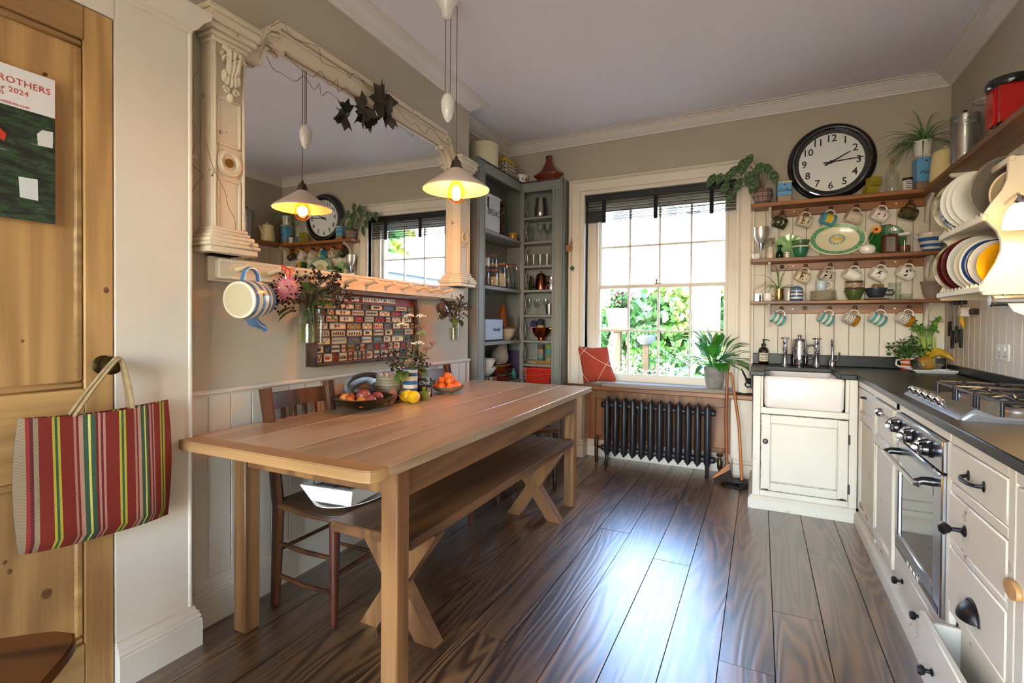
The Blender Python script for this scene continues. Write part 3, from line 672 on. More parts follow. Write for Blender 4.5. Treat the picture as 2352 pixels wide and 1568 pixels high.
M_stem = mat('brown_stem', '#5a4428', .7)
M_berry = mat('elderberry', '#17090c', .25)
M_dleaf = mat('dark_leaf', '#2c4a1c', .45, var=.4, vs=18, col2='#56702c')
def bouquet(par, c, R_, nleaf, nclu, seed, drop=.0, lw=.045, berry=M_berry, up=.6):
    g = random.Random(seed); c = Vector(c)
    for i in range(nleaf):
        a = g.uniform(0, 2 * PI); e = g.uniform(-.3, 1.0); d = Vector((cos(a) * cos(e) * .75, sin(a) * cos(e), sin(e)))
        q = MB(); q.tube([c, c + d * R_ * .45], .0015, 4, caps=False); q.leaf(c + d * R_ * .42, d, .09 * g.uniform(.7, 1.15), lw * g.uniform(.85, 1.3), g.uniform(.5, 1.5), .25, 4); q.build('leaf', M_dleaf, par, ang=80, fix=False)
    for i in range(nclu):
        a = g.uniform(0, 2 * PI); e = g.uniform(-.1, 1.25); d = Vector((cos(a) * cos(e) * .7, sin(a) * cos(e), sin(e) * up + .15)).normalized()
        tip = c + d * R_ * g.uniform(.7, 1.1); q = MB(); q.k = 0
        q.tube([c, c.lerp(tip, .5) + Vector((0, 0, .012)), tip], .0016, 5)
        for j in range(g.randint(11, 16)):
            b_ = Vector((g.gauss(0, 1), g.gauss(0, 1), g.gauss(.2, .8))).normalized() * g.uniform(.018, .042); bp_ = tip + b_ - Vector((0, 0, drop))
            q.k = 0; q.tube([tip - d * .012, bp_], .0009, 3, caps=False); q.k = 1; q.ball(bp_, g.uniform(.005, .0075), 6, 4)
        q.build('berry_cluster', [M_stem, berry], par, ang=80)
def hang_jar(u, zb, h, r, label, seed, R_, nl, nc, wire):
    t = thing('hanging_jar', label, 'vase', wl(u, .125, zb), AW)
    MB().lathe([(0, .003), (r * .9, .003), (r, .012), (r, h * .78), (r * .82, h * .88), (r * .8, h), (r * .76, h), (r * .78, h * .87), (r * .95, h * .77), (r * .95, .014), (0, .008)], 20).build('glass_jar', M_gglass, t)
    MB().lathe([(0, .01), (r * .92, .014), (r * .92, h * .6), (0, h * .6)], 20).build('water', glass('murky_water', (.9, .84, .66), .13), t)
    q = MB()
    for k in range(4): a = k * 1.7; q.tube([(r * .5 * cos(a), r * .6 * sin(a), .02), (r * .2 * cos(a + 1), r * .3 * sin(a + 1), h * .6), (r * .3 * cos(a), r * .3 * sin(a), h * 1.1)], .003, 5)
    q.build('stems', mat('green_stem', '#5a6238', .6), t)
    MB().tube(wire, .0014, 5).build('wire', M_iron, t)
    bouquet(t, (.0, 0, h * 1.05), R_, nl, nc, seed)
    return t
hang_jar(PEG[2], 1.112, .17, .058, 'wide glass jar of elderberries and dark leaves hanging from the peg rail', 3, .175, 17, 24, [(0, -.05, .15), (-.02, -.05, .25), (-.03, -.0, .335), (-.02, .05, .26), (0, .05, .15)])
hang_jar(PEG[10] + .02, 1.09, .165, .038, 'narrow glass jar of small berries and leaves hanging beside the shelf unit', 8, .13, 12, 14, [(0, -.03, .15), (-.02, -.02, .25), (-.02, 0, .335), (0, .03, .15)])
dj = thing('ribbed_jug', 'small dark brown ribbed jug hanging from the end of the peg rail', 'jug', wl(PEG[9] - .01, .13, 1.335), rot=RZ(AW) @ RX(-2.2) @ RZ(PI / 2))
M_brn = mat('dark_brown_glaze', '#2e2016', .2, coat=.4, var=.4, vs=20, col2='#4a3a2a')
MB().lathe([(0, 0), (.03, 0), (.034, .01), (.036, .015), (.036, .02), (.038, .025), (.037, .03), (.039, .035), (.036, .05), (.028, .06), (.03, .075), (.036, .085), (.033, .085), (.025, .06), (.032, .04), (0, .01)], 18).build('jug_body', M_brn, dj)
MB().tube([(.032, 0, .075), (.055, 0, .075), (.062, 0, .055), (.054, 0, .035), (.035, 0, .025)], .005, 8).build('jug_handle', M_brn, dj)

# the printer's tray
tr = thing('printers_tray', 'dark wooden letterpress tray of tiny painted tiles hanging above the table', 'wall tray', wl(.975, 0, 1.0), AW)
M_tray = wood('tray_wood', '#2b1a10', '#4c3220', None, 'y', 6, 4, .5, .1)
TW, TH = .432, .385
MB().box(.001, .012, -TW, TW, 0, TH).build('back_board', M_tray, tr)
for a in ((-TW, -TW + .018, 0, TH), (TW - .018, TW, 0, TH)): MB().box(.01, .062, *a, .003).build('tray_side', M_tray, tr)
for a in ((0, .018), (TH - .016, TH)): MB().box(.01, .062, -TW + .018, TW - .018, *a, .003).build('tray_side', M_tray, tr)
MB().box(.012, .03, -TW + .018, TW - .018, .326, TH - .016).build('title_panel', mat('dull_red_paint', '#7c1f18', .6), tr)
M_tile = mat('cream_tile', '#d6c59e', .6, var=.12, vs=40)
TC = [M_tile] * 7 + [mat('tile_red', '#8a2018', .6), mat('tile_green', '#3f5f52', .6), mat('tile_slate', '#4a5a66', .6), mat('tile_ochre', '#9a7a34', .6)]
tx = 'THE BOX OF EVERYTHING'; y = -.37
for chh in tx:
    if chh != ' ':
        tl_ = MB().box(.03, .036, y - .012, y + .012, .336, .362, .001).build('letter_tile', mat('ivory', '#ded2b4', .5), tr)
        text('letter', chh, .026, M_ink, tl_, Matrix(((0, 0, 1, .0364), (1, 0, 0, y), (0, 1, 0, .349), (0, 0, 0, 1))), bold=.0008)
    y += .029
g = random.Random(5); rows = [.018, .066, .108, .148, .186, .224, .26, .294, .326]
MOT = [mat('motif_dark', '#2a221c', .6), mat('motif_red', '#8e2a1c', .6), mat('motif_blue', '#5a6f7c', .6), mat('motif_brown', '#6a4426', .6)]
for i in range(8):
    z0, z1 = rows[i], rows[i + 1]
    MB().box(.012, .042, -TW + .018, TW - .018, z1 - .005, z1 + .001).build('tray_divider', M_tray, tr)
    y = -TW + .02
    while y < TW - .06:
        w_ = g.uniform(.055, .13) if i > 1 else g.uniform(.03, .075); w_ = min(w_, TW - .02 - y)
        MB().box(.012, .042, y + w_ - .005, y + w_, z0, z1 - .004).build('tray_divider', M_tray, tr)
        q = MB().box(.013, .034, y + .002, y + w_ - .006, z0 + .001, z1 - .006, .001); tl_ = q.build('tile', g.choice(TC), tr)
        kd = g.randint(0, 4); ym = y + w_ / 2 - .002; zm = (z0 + z1) / 2 - .003; hh = (z1 - z0) * .26; q = MB()
        if kd == 0: q.ball((.034, ym, zm), (.003, w_ * .3, hh * .8), 10, 6)
        elif kd == 1:
            for k in range(5): q.box(.034, .037, ym - w_ * .32 + k * w_ * .15, ym - w_ * .32 + k * w_ * .15 + w_ * .06, zm - hh, zm + hh * g.uniform(.2, 1))
        elif kd == 2: q.box(.034, .038, ym - w_ * .35, ym + w_ * .33, zm - hh * .5, zm + hh * .5)
        elif kd == 3: q.ball((.034, ym - w_ * .1, zm), (.003, hh, hh), 8, 6).ball((.034, ym + w_ * .08, zm), (.003, hh * .8, hh * .8), 8, 6)
        else: q.tube([(.035, ym - w_ * .3, zm - hh), (.035, ym - w_ * .1, zm + hh), (.035, ym + w_ * .1, zm - hh), (.035, ym + w_ * .3, zm + hh)], .0025, 5)
        q.build('motif', g.choice(MOT), tl_); y += w_
# dried leaves and vine on the mirror
M_dry = mat('dried_dark_leaf', '#1d1e14', .6, var=.4, vs=25, col2='#3a2f1c')
def dry(u, z, sz, label, seed):
    g = random.Random(seed); q = MB(); n = 26; vs = [(0, 0, 0)]
    for i in range(n):
        a = 2 * PI * i / n; r = sz * (.62 + .38 * abs(sin(a * 2.5 + seed))) * (1.25 if i % 2 else .9); vs.append((.02 * sin(a * 3 + seed) + g.uniform(-.012, .012), r * cos(a) * .72, r * sin(a)))
    q.add(vs, [(0, 1 + i, 1 + (i + 1) % n) for i in range(n)])
    for i in range(1, 5): q.tube([(.004, 0, 0), (.012, sz * .6 * cos(i * 1.4), sz * .6 * sin(i * 1.4))], .003, 4)
    return solo('dried_leaf', q, M_dry, label, 'dried leaf', wl(u, .09, z), AW, group='dried leaves on the mirror', ang=20)
dry(1.01, 2.47, .12, 'large crumpled dried leaf hanging over the top of the mirror', 1); dry(.855, 2.37, .085, 'smaller dark dried leaf hanging against the mirror glass', 2)
dry(1.06, 2.42, .075, 'curled brown dried leaf tucked below the largest one', 4)
g = random.Random(9); q = MB()
def vine(pts):
    P = [Vector(p) for p in pts]; P = [P[0] * 2 - P[1]] + P + [P[-1] * 2 - P[-2]]; o_ = []
    for i in range(1, len(P) - 2):
        for k in range(5): t = k / 5; o_.append(.5 * ((2 * P[i]) + (P[i + 1] - P[i - 1]) * t + (2 * P[i - 1] - 5 * P[i] + 4 * P[i + 1] - P[i + 2]) * t * t + (3 * P[i] - P[i - 1] - 3 * P[i + 1] + P[i + 2]) * t ** 3))
    q.tube(o_, .0013, 4)
for s0, s1, z, n in ((-.03, -.06, 2.2, 9), (.3, 1.0, 2.53, 14), (1.05, 1.95, 2.48, 16), (.35, .85, 2.43, 10)):
    vine([(.075 + g.uniform(-.008, .012), s0 + (s1 - s0) * i / n + g.uniform(-.03, .03), z - (0 if s1 > 0 else i * .07) + g.uniform(-.04, .03) - 1.4) for i in range(n + 1)])
vine([(.09, -.03 + .02 * i + g.uniform(-.01, .01), 1.93 - .05 * i - 1.4) for i in range(8)])
solo('dried_vine', q, mat('vine_brown', '#6a4a34', .7), 'thin dried vine trailing around the mirror frame', 'vine', wl(0, 0, 1.4), AW)

# ================================================================ RISE AND FALL PENDANT
LX, LY = -1.445, 2.225
pd = thing('pendant_lamp', 'rise and fall pendant lamp with pink white porcelain coolie shade over the table', 'lamp', (LX, LY, 1.85))
CXo = (-.052, -.02)
q = MB().lathe([(.066, 1.1), (.066, 1.085), (.062, 1.07), (.055, 1.055), (.045, 1.035), (.032, 1.01), (.028, .99), (.022, .975), (.01, .968), (0, .967)], 28, TR(CXo[0], CXo[1], 0)); q.build('ceiling_rose', M_china, pd)
M_cord = mat('brown_flex', '#6b543a', .8)
q = MB().tube([(0, 0, .24), (0, 0, 1.03), (CXo[0] + .03, CXo[1] + .012, 1.05)], .0022, 6); q.build('flex', M_cord, pd)
for dx in (-.012, .012): MB().tube([(-.044 + dx, -.018 + dx * .5, .575), (-.044 + dx, -.018 + dx * .5, .99)], .0022, 6).build('flex', M_cord, pd)
q = MB().lathe([(0, .43), (.008, .432), (.022, .452), (.034, .49), (.036, .515), (.037, .53), (.037, .538), (.034, .545), (.03, .56), (.02, .575), (.008, .58), (0, .58)], 22, TR(-.044, -.018, 0)); q.build('counterweight', M_china, pd)
MB().tube([(-.044, -.018, .535), (-.006, -.003, .535)], .004, 6).build('guide_arm', M_chrome, pd)
M_shade = mat('pinkish_porcelain', '#d9bfae', .3, coat=.3)
p_ = M_shade.node_tree.nodes['Principled BSDF']; p_.inputs['Subsurface Weight'].default_value = 0
q = MB().lathe([(.03, .185), (.036, .178), (.06, .162), (.105, .13), (.14, .106), (.168, .086), (.176, .076), (.174, .072), (.165, .08), (.137, .1), (.102, .124), (.056, .156), (.03, .172)], 40); q.build('shade', M_shade, pd, ang=60)
MB().lathe([(.03, .178), (.032, .192), (.028, .2), (.026, .215), (.02, .228), (.01, .235), (.006, .25), (0, .25)], 20).build('gallery', mat('dark_nickel', '#6a5f52', .25, 1), pd)
MB().lathe([(.018, .14), (.02, .178), (.0, .178)], 14).build('lamp_holder', M_brass, pd)
q = MB().lathe([(.014, .14), (.016, .13), (.034, .1), (.045, .07), (.0475, .05), (.045, .03), (.032, .012), (.015, .004), (0, .003)], 24); q.build('bulb', glass('amber_glass', (1, .72, .38), .16), pd)
M_fil = mat('glowing_filament', '#ffb040', .5, emis=45, ecol=(1, .5, .12))
q = MB()
for k in range(6): a = 2 * PI * k / 6; q.tube([(.008 * cos(a), .008 * sin(a), .09), (.010 * cos(a), .010 * sin(a), .028)], .0016, 5)
q.build('filament', M_fil, pd)
ld = bpy.data.lights.new('pendant_bulb', 'POINT'); ld.energy = 20; ld.color = (1, .44, .1); ld.shadow_soft_size = .03
lo = bpy.data.objects.new('pendant_bulb', ld); C.objects.link(lo); lo.location = (LX, LY, 1.91)
# ================================================================ TABLE, BENCH, CHAIRS
tb = thing('farmhouse_table', 'long scrubbed pine farmhouse table standing along the panelled wall', 'table', (-1.483, 2.205, 0), math.radians(1.2))
TZ = .787
for x0, x1 in ((-.465, -.24), (-.239, .03), (.031, .255), (.256, .465)):
    MB().box(x0, x1, -1.04, 1.115, TZ - .034, TZ, .0015).build('plank', M_top, tb)
q = MB(); out = [(-.465, -1.041), (-.467, -1.09), (-.455, -1.108), (-.43, -1.115), (.42, -1.115), (.45, -1.107), (.463, -1.085), (.465, -1.041)]
q.prism(out, TZ - .032, TZ - .003); q.prism([(x * .993, -1.041 + (y + 1.041) * .96) for x, y in out], TZ - .036, TZ + .0005)
q.build('end_board', wood('scrubbed_end_board', '#7d5a36', '#b08658', '#96703f', 'x', 3, 6, .42, .2), tb)
LG = ((.381, -.905), (-.356, -.9), (.367, .953), (-.356, .95))
for x, y in LG: MB().box(x - .034, x + .034, y - .034, y + .034, 0, TZ - .034, .005).build('leg', M_leg, tb)
for x in (.388, -.363): MB().box(x - .012, x + .012, -.872, .92, .632, TZ - .034, .002).build('apron', M_legY, tb)
for y in (-.912, .96): MB().box(-.322, .347, y - .012, y + .012, .652, TZ - .034, .002).build('apron', M_leg, tb)
g = random.Random(3); q = MB()
bn = thing('trestle_bench', 'narrow plank bench on crossed trestle legs pulled up to the table', 'bench', (-1.282, 2.25, 0), .002)
pl = [(-.192, -.85), (.192, -.852)]
out = [(-.192, -.85), (.19, -.848)] + [(.192 + g.uniform(-.004, .003), -.84 + .14 * i) for i in range(13)] + [(.19, .85), (-.192, .85)]
q.prism(out, .423, .455); q.prism([(x * .985, y * .996) for x, y in out], .418, .458); q.build('seat_plank', M_bench, bn, ang=30)
def stick(a, c_, w_, t0, t1):
    a = Vector(a); c_ = Vector(c_); d = (c_ - a).normalized(); nn = Vector((-d.y, d.x)) * w_ / 2
    # cut level at floor and seat
    def hit(p, z): return p.x + (z - p.y) * d.x / d.y
    P = [(hit(a - nn, 0), 0), (hit(a + nn, 0), 0), (hit(a + nn, .42), .42), (hit(a - nn, .42), .42)]
    return MB().prism(P, t0, t1, 'y')
for yc in (-.69, .63):
    stick((.155, 0), (-.15, .42), .072, yc - .03, yc + .03).build('trestle_leg', M_leg, bn)
    stick((-.125, 0), (.16, .42), .072, yc - .027, yc + .033).build('trestle_leg', M_leg, bn)
def make_chair(label, loc, rz):
    c = thing('kitchen_chair', label, 'chair', loc, rz, 'dark kitchen chairs along the panelled wall')
    q = MB(); o2 = [(-.19, -.17), (-.16, -.185), (.05, -.205), (.16, -.2), (.2, -.17), (.212, -.08), (.214, .08), (.2, .17), (.16, .2), (.05, .205), (-.16, .185), (-.19, .17)]
    q.prism([(x * .97, y * .97) for x, y in o2], .418, .424); q.prism(o2, .424, .439); q.prism([(x * .98, y * .98) for x, y in o2], .439, .444); q.build('seat', M_chair, c)
    for s in (-1, 1):
        MB().tube([(-.175, s * .175, 0), (-.17, s * .17, .2), (-.165, s * .168, .43), (-.19, s * .172, .65), (-.235, s * .178, .93)], [.017, .02, .023, .022, .024], 8, flat=1.25).build('back_post', M_dark, c)
        MB().lathe([(.012, 0), (.016, .05), (.019, .3), (.02, .42)], 12, TR(.172, s * .182, 0)).build('leg', mat('reddish_chair_leg', '#4f2210', .4, var=.3, vs=20), c)
        for z in (.13, .27): MB().tube([(-.172, s * .172, z), (0, s * .182, z - .005), (.172, s * .182, z)], [.008, .011, .008], 8).build('stretcher', M_dark, c)
    MB().tube([(.172, -.182, .2), (.172, 0, .2), (.172, .182, .2)], [.008, .012, .008], 8).build('stretcher', M_dark, c)
    MB().tube([(-.172, -.172, .23), (-.172, .172, .23)], .009, 8).build('stretcher', M_dark, c)
    def rail(z0, z1, x, nm):
        q = MB(); vs = []
        for i in range(9):
            t = i / 8; y = -.165 + .33 * t; dx = -.02 * sin(PI * t)
            for z, o_ in ((z0, 0), (z1, -.012)):
                for th in (-.009, .009): vs.append((x + dx + o_ + th, y, z))
        F = []
        for i in range(8):
            a = i * 4; b_ = a + 4; F += [(a, a + 1, b_ + 1, b_), (a + 1, a + 3, b_ + 3, b_ + 1), (a + 3, a + 2, b_ + 2, b_ + 3), (a + 2, a, b_, b_ + 2)]
        F += [(0, 1, 3, 2), (32, 33, 35, 34)]
        return q.add(vs, F).build(nm, M_dark, c)
    rail(.835, .905, -.222, 'top_rail'); rail(.66, .7, -.192, 'lower_rail')
    for y in (-.09, -.03, .03, .09):
        MB().box(-.006, .006, y - .012, y + .012, 0, .15, .003, T=TR(-.212, 0, .69) @ RY(-.12)).build('slat', M_dark, c)
    return c
chA = make_chair('dark wooden chair with slatted back and a white baking dish on its seat', (-1.70, 1.645, 0), .02)
chC = copy_tree(chA, (-1.735, 2.76, 0), .03, 'dark wooden chair with slatted back beside the bowl of apricots')
sd_ = thing('turned_leg_chair', 'dark chair with turned legs at the far end of the table', 'chair', (-1.575, 3.41, 0), PI / 4)
q = MB().prism(out and [(.2 * cos(a) / max(abs(cos(a)), abs(sin(a))) ** .8, .2 * sin(a) / max(abs(cos(a)), abs(sin(a))) ** .8) for a in [2 * PI * i / 24 for i in range(24)]], .43, .455); q.build('seat', M_dark, sd_)
for sx in (-1, 1):
    for sy in (-1, 1): MB().lathe(tl, 12, TR(sx * .165, sy * .165, 0)).build('leg', M_dark, sd_)
for a in (-1.1, -.55, 0, .55, 1.1): MB().lathe([(.009, 0), (.014, .06), (.008, .08), (.015, .11), (.009, .15), (.013, .2), (.009, .26)], 10, TR(.17 * cos(a), .17 * sin(a), .45)).build('spindle', M_dark, sd_)
MB().tube([(.175 * cos(a), .175 * sin(a), .715) for a in [-1.4 + .28 * i for i in range(11)]], .016, 8).build('arm_bow', M_dark, sd_)
# things left on the chair seat
bk = solo('oval_plate', MB().lathe([(0, .006), (.1, .006), (.17, .018), (.2, .03), (.202, .034), (.196, .033), (.166, .024), (.1, .012), (0, .012)], 32, sx=.72, sy=1.0), M_china, 'large oval white plate under the baking dish on a chair', 'plate', (-1.605, 1.66, .438), .1)
q = MB()
def trough(q, w0, l0, w1, l1, h, t, z=0, rim=.012):
    vs = []
    for (w_, l_, zz) in ((w0, l0, z), (w1, l1, z + h), (w1 + rim, l1 + rim, z + h), (w1 + rim, l1 + rim, z + h - .004), (w1 - t, l1 - t, z + h), (w0 - t, l0 - t, z + t)): vs += [(-w_, -l_, zz), (w_, -l_, zz), (w_, l_, zz), (-w_, l_, zz)]
    F = [(0, 1, 2, 3), (20, 21, 22, 23)]
    def lk(a, b_): return [(a * 4 + i, a * 4 + (i + 1) % 4, b_ * 4 + (i + 1) % 4, b_ * 4 + i) for i in range(4)]
    return q.add(vs, F + lk(0, 3) + lk(3, 2) + lk(2, 1) + lk(1, 4) + lk(4, 5))
trough(q, .1, .135, .118, .155, .075, .006)
solo('baking_dish', q, M_china, 'deep white rectangular baking dish standing on a plate on a chair', 'dish', (-1.60, 1.64, .47), .12)
q = MB()
for k in range(9): q.tube([(-.09, -.12 + .03 * k, 0), (.09, -.12 + .03 * k, 0)], .0015, 5)
for s in (-.09, 0, .09): q.tube([(s, -.13, .002), (s, .13, .002)], .002, 5)
for s in (-1, 1): q.tube([(s * .09, -.13, 0), (s * .09, -.13, .03), (s * .09, .13, .03), (s * .09, .13, 0)], .002, 5)
solo('wire_rack', q, M_iron, 'black wire rack lying in the white baking dish', 'rack', (-1.60, 1.64, .53), .12)

# ================================================================ THINGS ON THE TABLE
def bowl_prof(r, h, rb, t=.005, lip=.003): return [(0, .002), (rb, 0), (rb + .002, .006)] + [(rb + (r - rb) * (i / 6) ** .75, .006 + (h - .006) * (i / 6) ** 1.35) for i in range(1, 7)] + [(r + lip, h), (r + lip, h + .002), (r - t, h + .002)] + [(rb + (r - t - rb) * (i / 6) ** .75, .01 + (h - .008) * (i / 6) ** 1.35) for i in range(5, 0, -1)] + [(0, .009)]
M_bronze = mat('brown_bronze', '#5a4526', .38, .75, var=.3, vs=12, col2='#3e2c16')
BX, BY = -1.785, 1.905
solo('fruit_bowl', MB().lathe(bowl_prof(.152, .062, .045), 36), M_bronze, 'wide brown metal bowl of plums on the table', 'bowl', (BX, BY, TZ))
def fruit(name, label, cat, loc, r, m, grp, sq=(1, 1, 1), rz=0, dim=.12):
    q = MB(); pr = []
    n = 10
    for i in range(n + 1):
        a = PI * i / n; rr = sin(a); zz = -cos(a); zz -= dim * math.exp(-(rr / .28) ** 2) * (1 if zz > 0 else 0)
        pr.append((rr * r, zz * r))
    q.lathe(pr, 16, Matrix.Diagonal((sq[0], sq[1], sq[2], 1)))
    return solo(name, q, m, label, cat, loc, group=grp, rot=RZ(rz) @ RX(.4 * sin(rz * 3)) @ RY(.5 * cos(rz * 2)), ang=80)
M_plum = mat('plum_skin', '#6e1f26', .35, var=.5, vs=22, col2='#8a4a3a')
M_plum2 = mat('yellow_plum_skin', '#c8842a', .38, var=.4, vs=20, col2='#b05028')
for i, (dx, dy, dz, r) in enumerate(((.02, -.02, .068, .034), (-.015, .025, .064, .033), (.055, .04, .055, .03), (.075, -.03, .05, .03), (-.03, -.055, .048, .03))):
    fruit('plum', 'dark red plum heaped in the brown metal bowl', 'plum', (BX + dx, BY + dy, TZ + dz), r, M_plum, 'plums in the brown bowl', (1, 1.05, 1), i)
for i, (dx, dy, dz, r) in enumerate(((-.06, -.06, .052, .03), (-.005, -.085, .045, .028), (.055, -.07, .046, .028))):
    fruit('yellow_plum', 'yellow and red plum near the rim of the brown metal bowl', 'plum', (BX + dx, BY + dy, TZ + dz), r, M_plum2, 'yellow plums in the brown bowl', (1, 1, .95), i + 5)
q = MB().lathe([(0, -.058), (.018, -.052), (.034, -.03), (.041, 0), (.034, .03), (.018, .055), (.008, .063), (0, .064)], 16, RX(PI / 2 * .95))
solo('avocado', q, mat('avocado_skin', '#20180f', .5, bump=.6, bs=120), 'dark avocado lying behind the plums in the brown bowl', 'avocado', (BX - .055, BY + .06, TZ + .082), -.2, ang=80)
# dull metal platter leaning against the panelling
q = MB().lathe([(0, 0), (.13, 0), (.15, .012), (.185, .018), (.188, .022), (.182, .023), (.148, .017), (.128, .005), (0, .005)], 36, sx=1, sy=.42)
solo('metal_platter', q, M_alu, 'large oval pewter platter propped behind the brown fruit bowl', 'platter', (-1.955, 2.10, TZ + .078), rot=RZ(PI / 2 + .03) @ RX(1.25))
# stack: trivet, plates, garlic pot
GX, GY = -1.865, 2.19
q = MB().lathe([(.05, .0), (.06, 0), (.062, .012), (.02, .012), (.02, .006), (.05, .006)], 20)
for k in range(3): a = k * 2.09; q.lathe([(.0, 0), (.008, .0), (.01, .02), (0, .02)], 8, TR(.05 * cos(a), .05 * sin(a), -.0))
solo('iron_trivet', q, M_iron, 'small black iron trivet under the plate of the garlic pot', 'trivet', (GX, GY, TZ))
solo('terracotta_saucer', MB().lathe([(0, 0), (.05, 0), (.076, .012), (.079, .018), (.073, .016), (.05, .006), (0, .006)], 28), mat('orange_rim_glaze', '#a8431c', .3, coat=.3), 'orange glazed saucer on the iron trivet', 'saucer', (GX, GY, TZ + .012))
solo('dark_plate', MB().lathe([(0, 0), (.055, 0), (.076, .008), (.078, .012), (.072, .012), (.055, .006), (0, .006)], 28), mat('dark_purple_glaze', '#2a1c22', .2, coat=.4), 'dark glazed plate beneath the stoneware garlic pot', 'plate', (GX, GY, TZ + .031))
gp_ = thing('garlic_pot', 'ribbed stoneware pot holding garlic bulbs', 'pot', (GX, GY, TZ + .038))
MB().lathe([(0, 0), (.055, 0), (.066, .012), (.073, .035), (.074, .055), (.068, .075), (.063, .085), (.066, .092), (.07, .098), (.068, .101), (.06, .095), (.058, .085), (.066, .06), (.064, .03), (.05, .008), (0, .008)], 30).build('pot_body', bands('ribbed_stoneware', [(i / 12, ('#8c7a5a', '#6f6650', '#9a8a68', '#7a7458')[i % 4]) for i in range(12)], 'z', 0, .1, .6, coat=0), gp_, ang=70)
M_garlic = mat('garlic_skin', '#cdb8a2', .6, var=.4, vs=30, col2='#8a4a4a')
for i, (dx, dy) in enumerate(((-.03, -.02), (.012, -.032), (.03, .01), (-.005, .028), (-.035, .015))):
    q = MB().lathe([(0, 0), (.014, .002), (.021, .012), (.018, .024), (.006, .034), (.003, .045), (0, .046)], 10)
    solo('garlic_bulb', q, M_garlic, 'pinkish garlic bulb heaped in the stoneware pot', 'garlic', (GX + dx, GY + dy, TZ + .113), rot=RZ(i) @ RX(.7 * sin(i)), group='garlic bulbs in the stoneware pot')
# striped vase of wild flowers
VX, VY = -1.758, 2.248
CB = '#2f5f8c'
vz = thing('striped_vase', 'tall blue and cream striped jar of wild flowers and berries on the table', 'vase', (VX, VY, TZ))
MB().lathe([(0, 0), (.038, 0), (.041, .004), (.041, .166), (.043, .17), (.043, .178), (.037, .178), (.037, .012), (0, .01)], 28).build('jar', bands('blue_stripe_glaze', [(0, '#23303c'), (.1, CRM), (.24, CB), (.38, CRM), (.5, CB), (.62, CRM), (.76, CB), (.86, CRM), (.95, CB)], 'z', 0, .18), vz)
bouquet(vz, (.0, 0, .17), .16, 14, 6, 21, lw=.045)
M_umb = mat('white_umbel', '#d6d6c2', .7); M_umb2 = mat('faded_pink_umbel', '#8f6a5a', .7)
g = random.Random(31)
for i, (dy, dz, dx, r, mm_) in enumerate(((.03, .145, .03, .042, M_umb), (.1, .2, 0, .03, mat('green_umbel', '#7a9a5a', .7)), (.12, .30, -.02, .032, M_umb), (-.07, .25, 0, .028, M_umb), (.15, .11, .0, .028, M_umb2), (-.08, .05, .05, .022, M_umb2), (.13, .24, -.03, .03, M_umb2), (.04, .3, -.04, .03, M_umb), (.18, .14, .02, .018, M_umb2))):
    q = MB(); tip = Vector((dx, dy, .17 + dz)); b0 = Vector((0, 0, .16)); q.k = 0; q.tube([b0, b0.lerp(tip, .6) + Vector((0, -.01, .02)), tip - Vector((0, 0, .02))], .0016, 5)
    for k in range(40):
        a = g.uniform(0, 2 * PI); rr = r * math.sqrt(g.random()); pt = tip + Vector((rr * cos(a), rr * sin(a), .012 * (1 - (rr / r) ** 2) + g.uniform(-.003, .003)))
        q.k = 0
        if k % 3 == 0: q.tube([tip - Vector((0, 0, .02)), pt], .0007, 3, caps=False)
        q.k = 1; q.ball(pt, .0042, 5, 3)
    q.build('umbel', [mat('green_stem', '#5a6238', .6), mm_], vz, ang=80)
bv = thing('black_vase', 'slim black vase with dark berries beside the striped jar', 'vase', (-1.815, 2.345, TZ))
MB().lathe([(0, 0), (.034, 0), (.037, .01), (.036, .05), (.022, .1), (.017, .125), (.019, .15), (.032, .175), (.029, .175), (.013, .13), (0, .12)], 22).build('vase_body', M_black, bv)
bouquet(bv, (0, 0, .17), .1, 5, 5, 44, lw=.025)
tn = thing('chocolate_tin', 'dark navy drinking chocolate tin with white lettering on the table', 'tin', (-1.775, 2.40, TZ), .75)
M_navy = mat('navy_card', '#14161f', .4, coat=.2)
MB().box(-.044, .044, -.03, .03, 0, .1, .003).build('tin_body', M_navy, tn); MB().box(-.045, .045, -.031, .031, .09, .108, .004).build('lid', M_navy, tn)
text('lettering', 'Choc', .03, M_china, tn, Matrix(((1, 0, 0, -.004), (0, 0, -1, -.0318), (0, 1, 0, .083), (0, 0, 0, 1))), shear=.35)
MB().box(.012, .036, -.0308, -.0295, .012, .055).build('picture', mat('tin_picture', '#6a2c28', .5, var=.6, vs=60, col2='#c0a888'), tn)
M_lem = mat('lemon_skin', '#e0b414', .4, bump=.3, bs=160)
for dx, dy, rz_, lb in ((.03, -.02, .4, 'yellow lemon with its tip towards the green pot'), (-.026, -.006, 2.2, 'yellow lemon behind the front lemon')):
    q = MB().lathe([(0, -.044), (.006, -.042), (.012, -.037), (.026, -.027), (.034, -.008), (.034, .01), (.025, .028), (.011, .038), (.006, .044), (0, .046)], 18, RX(PI / 2) @ RY(.2))
    solo('lemon', q, M_lem, lb, 'lemon', (-1.70 + dx, 2.185 + dy, TZ + .034), rz_, 'lemons on the table', ang=80)
lp_ = thing('green_lidded_pot', 'little lime green casserole with a knobbed lid on the table', 'pot', (-1.705, 2.305, TZ))
M_lime = mat('lime_glaze', '#8a8c1e', .2, coat=.5)
MB().lathe([(0, 0), (.024, 0), (.031, .008), (.034, .025), (.033, .034), (.03, .034), (0, .03)], 22).build('pot_body', M_lime, lp_)
MB().lathe([(.036, .034), (.035, .038), (.026, .046), (.01, .05), (.006, .054), (.011, .06), (.012, .066), (.007, .071), (0, .072)], 22).build('lid', M_lime, lp_)
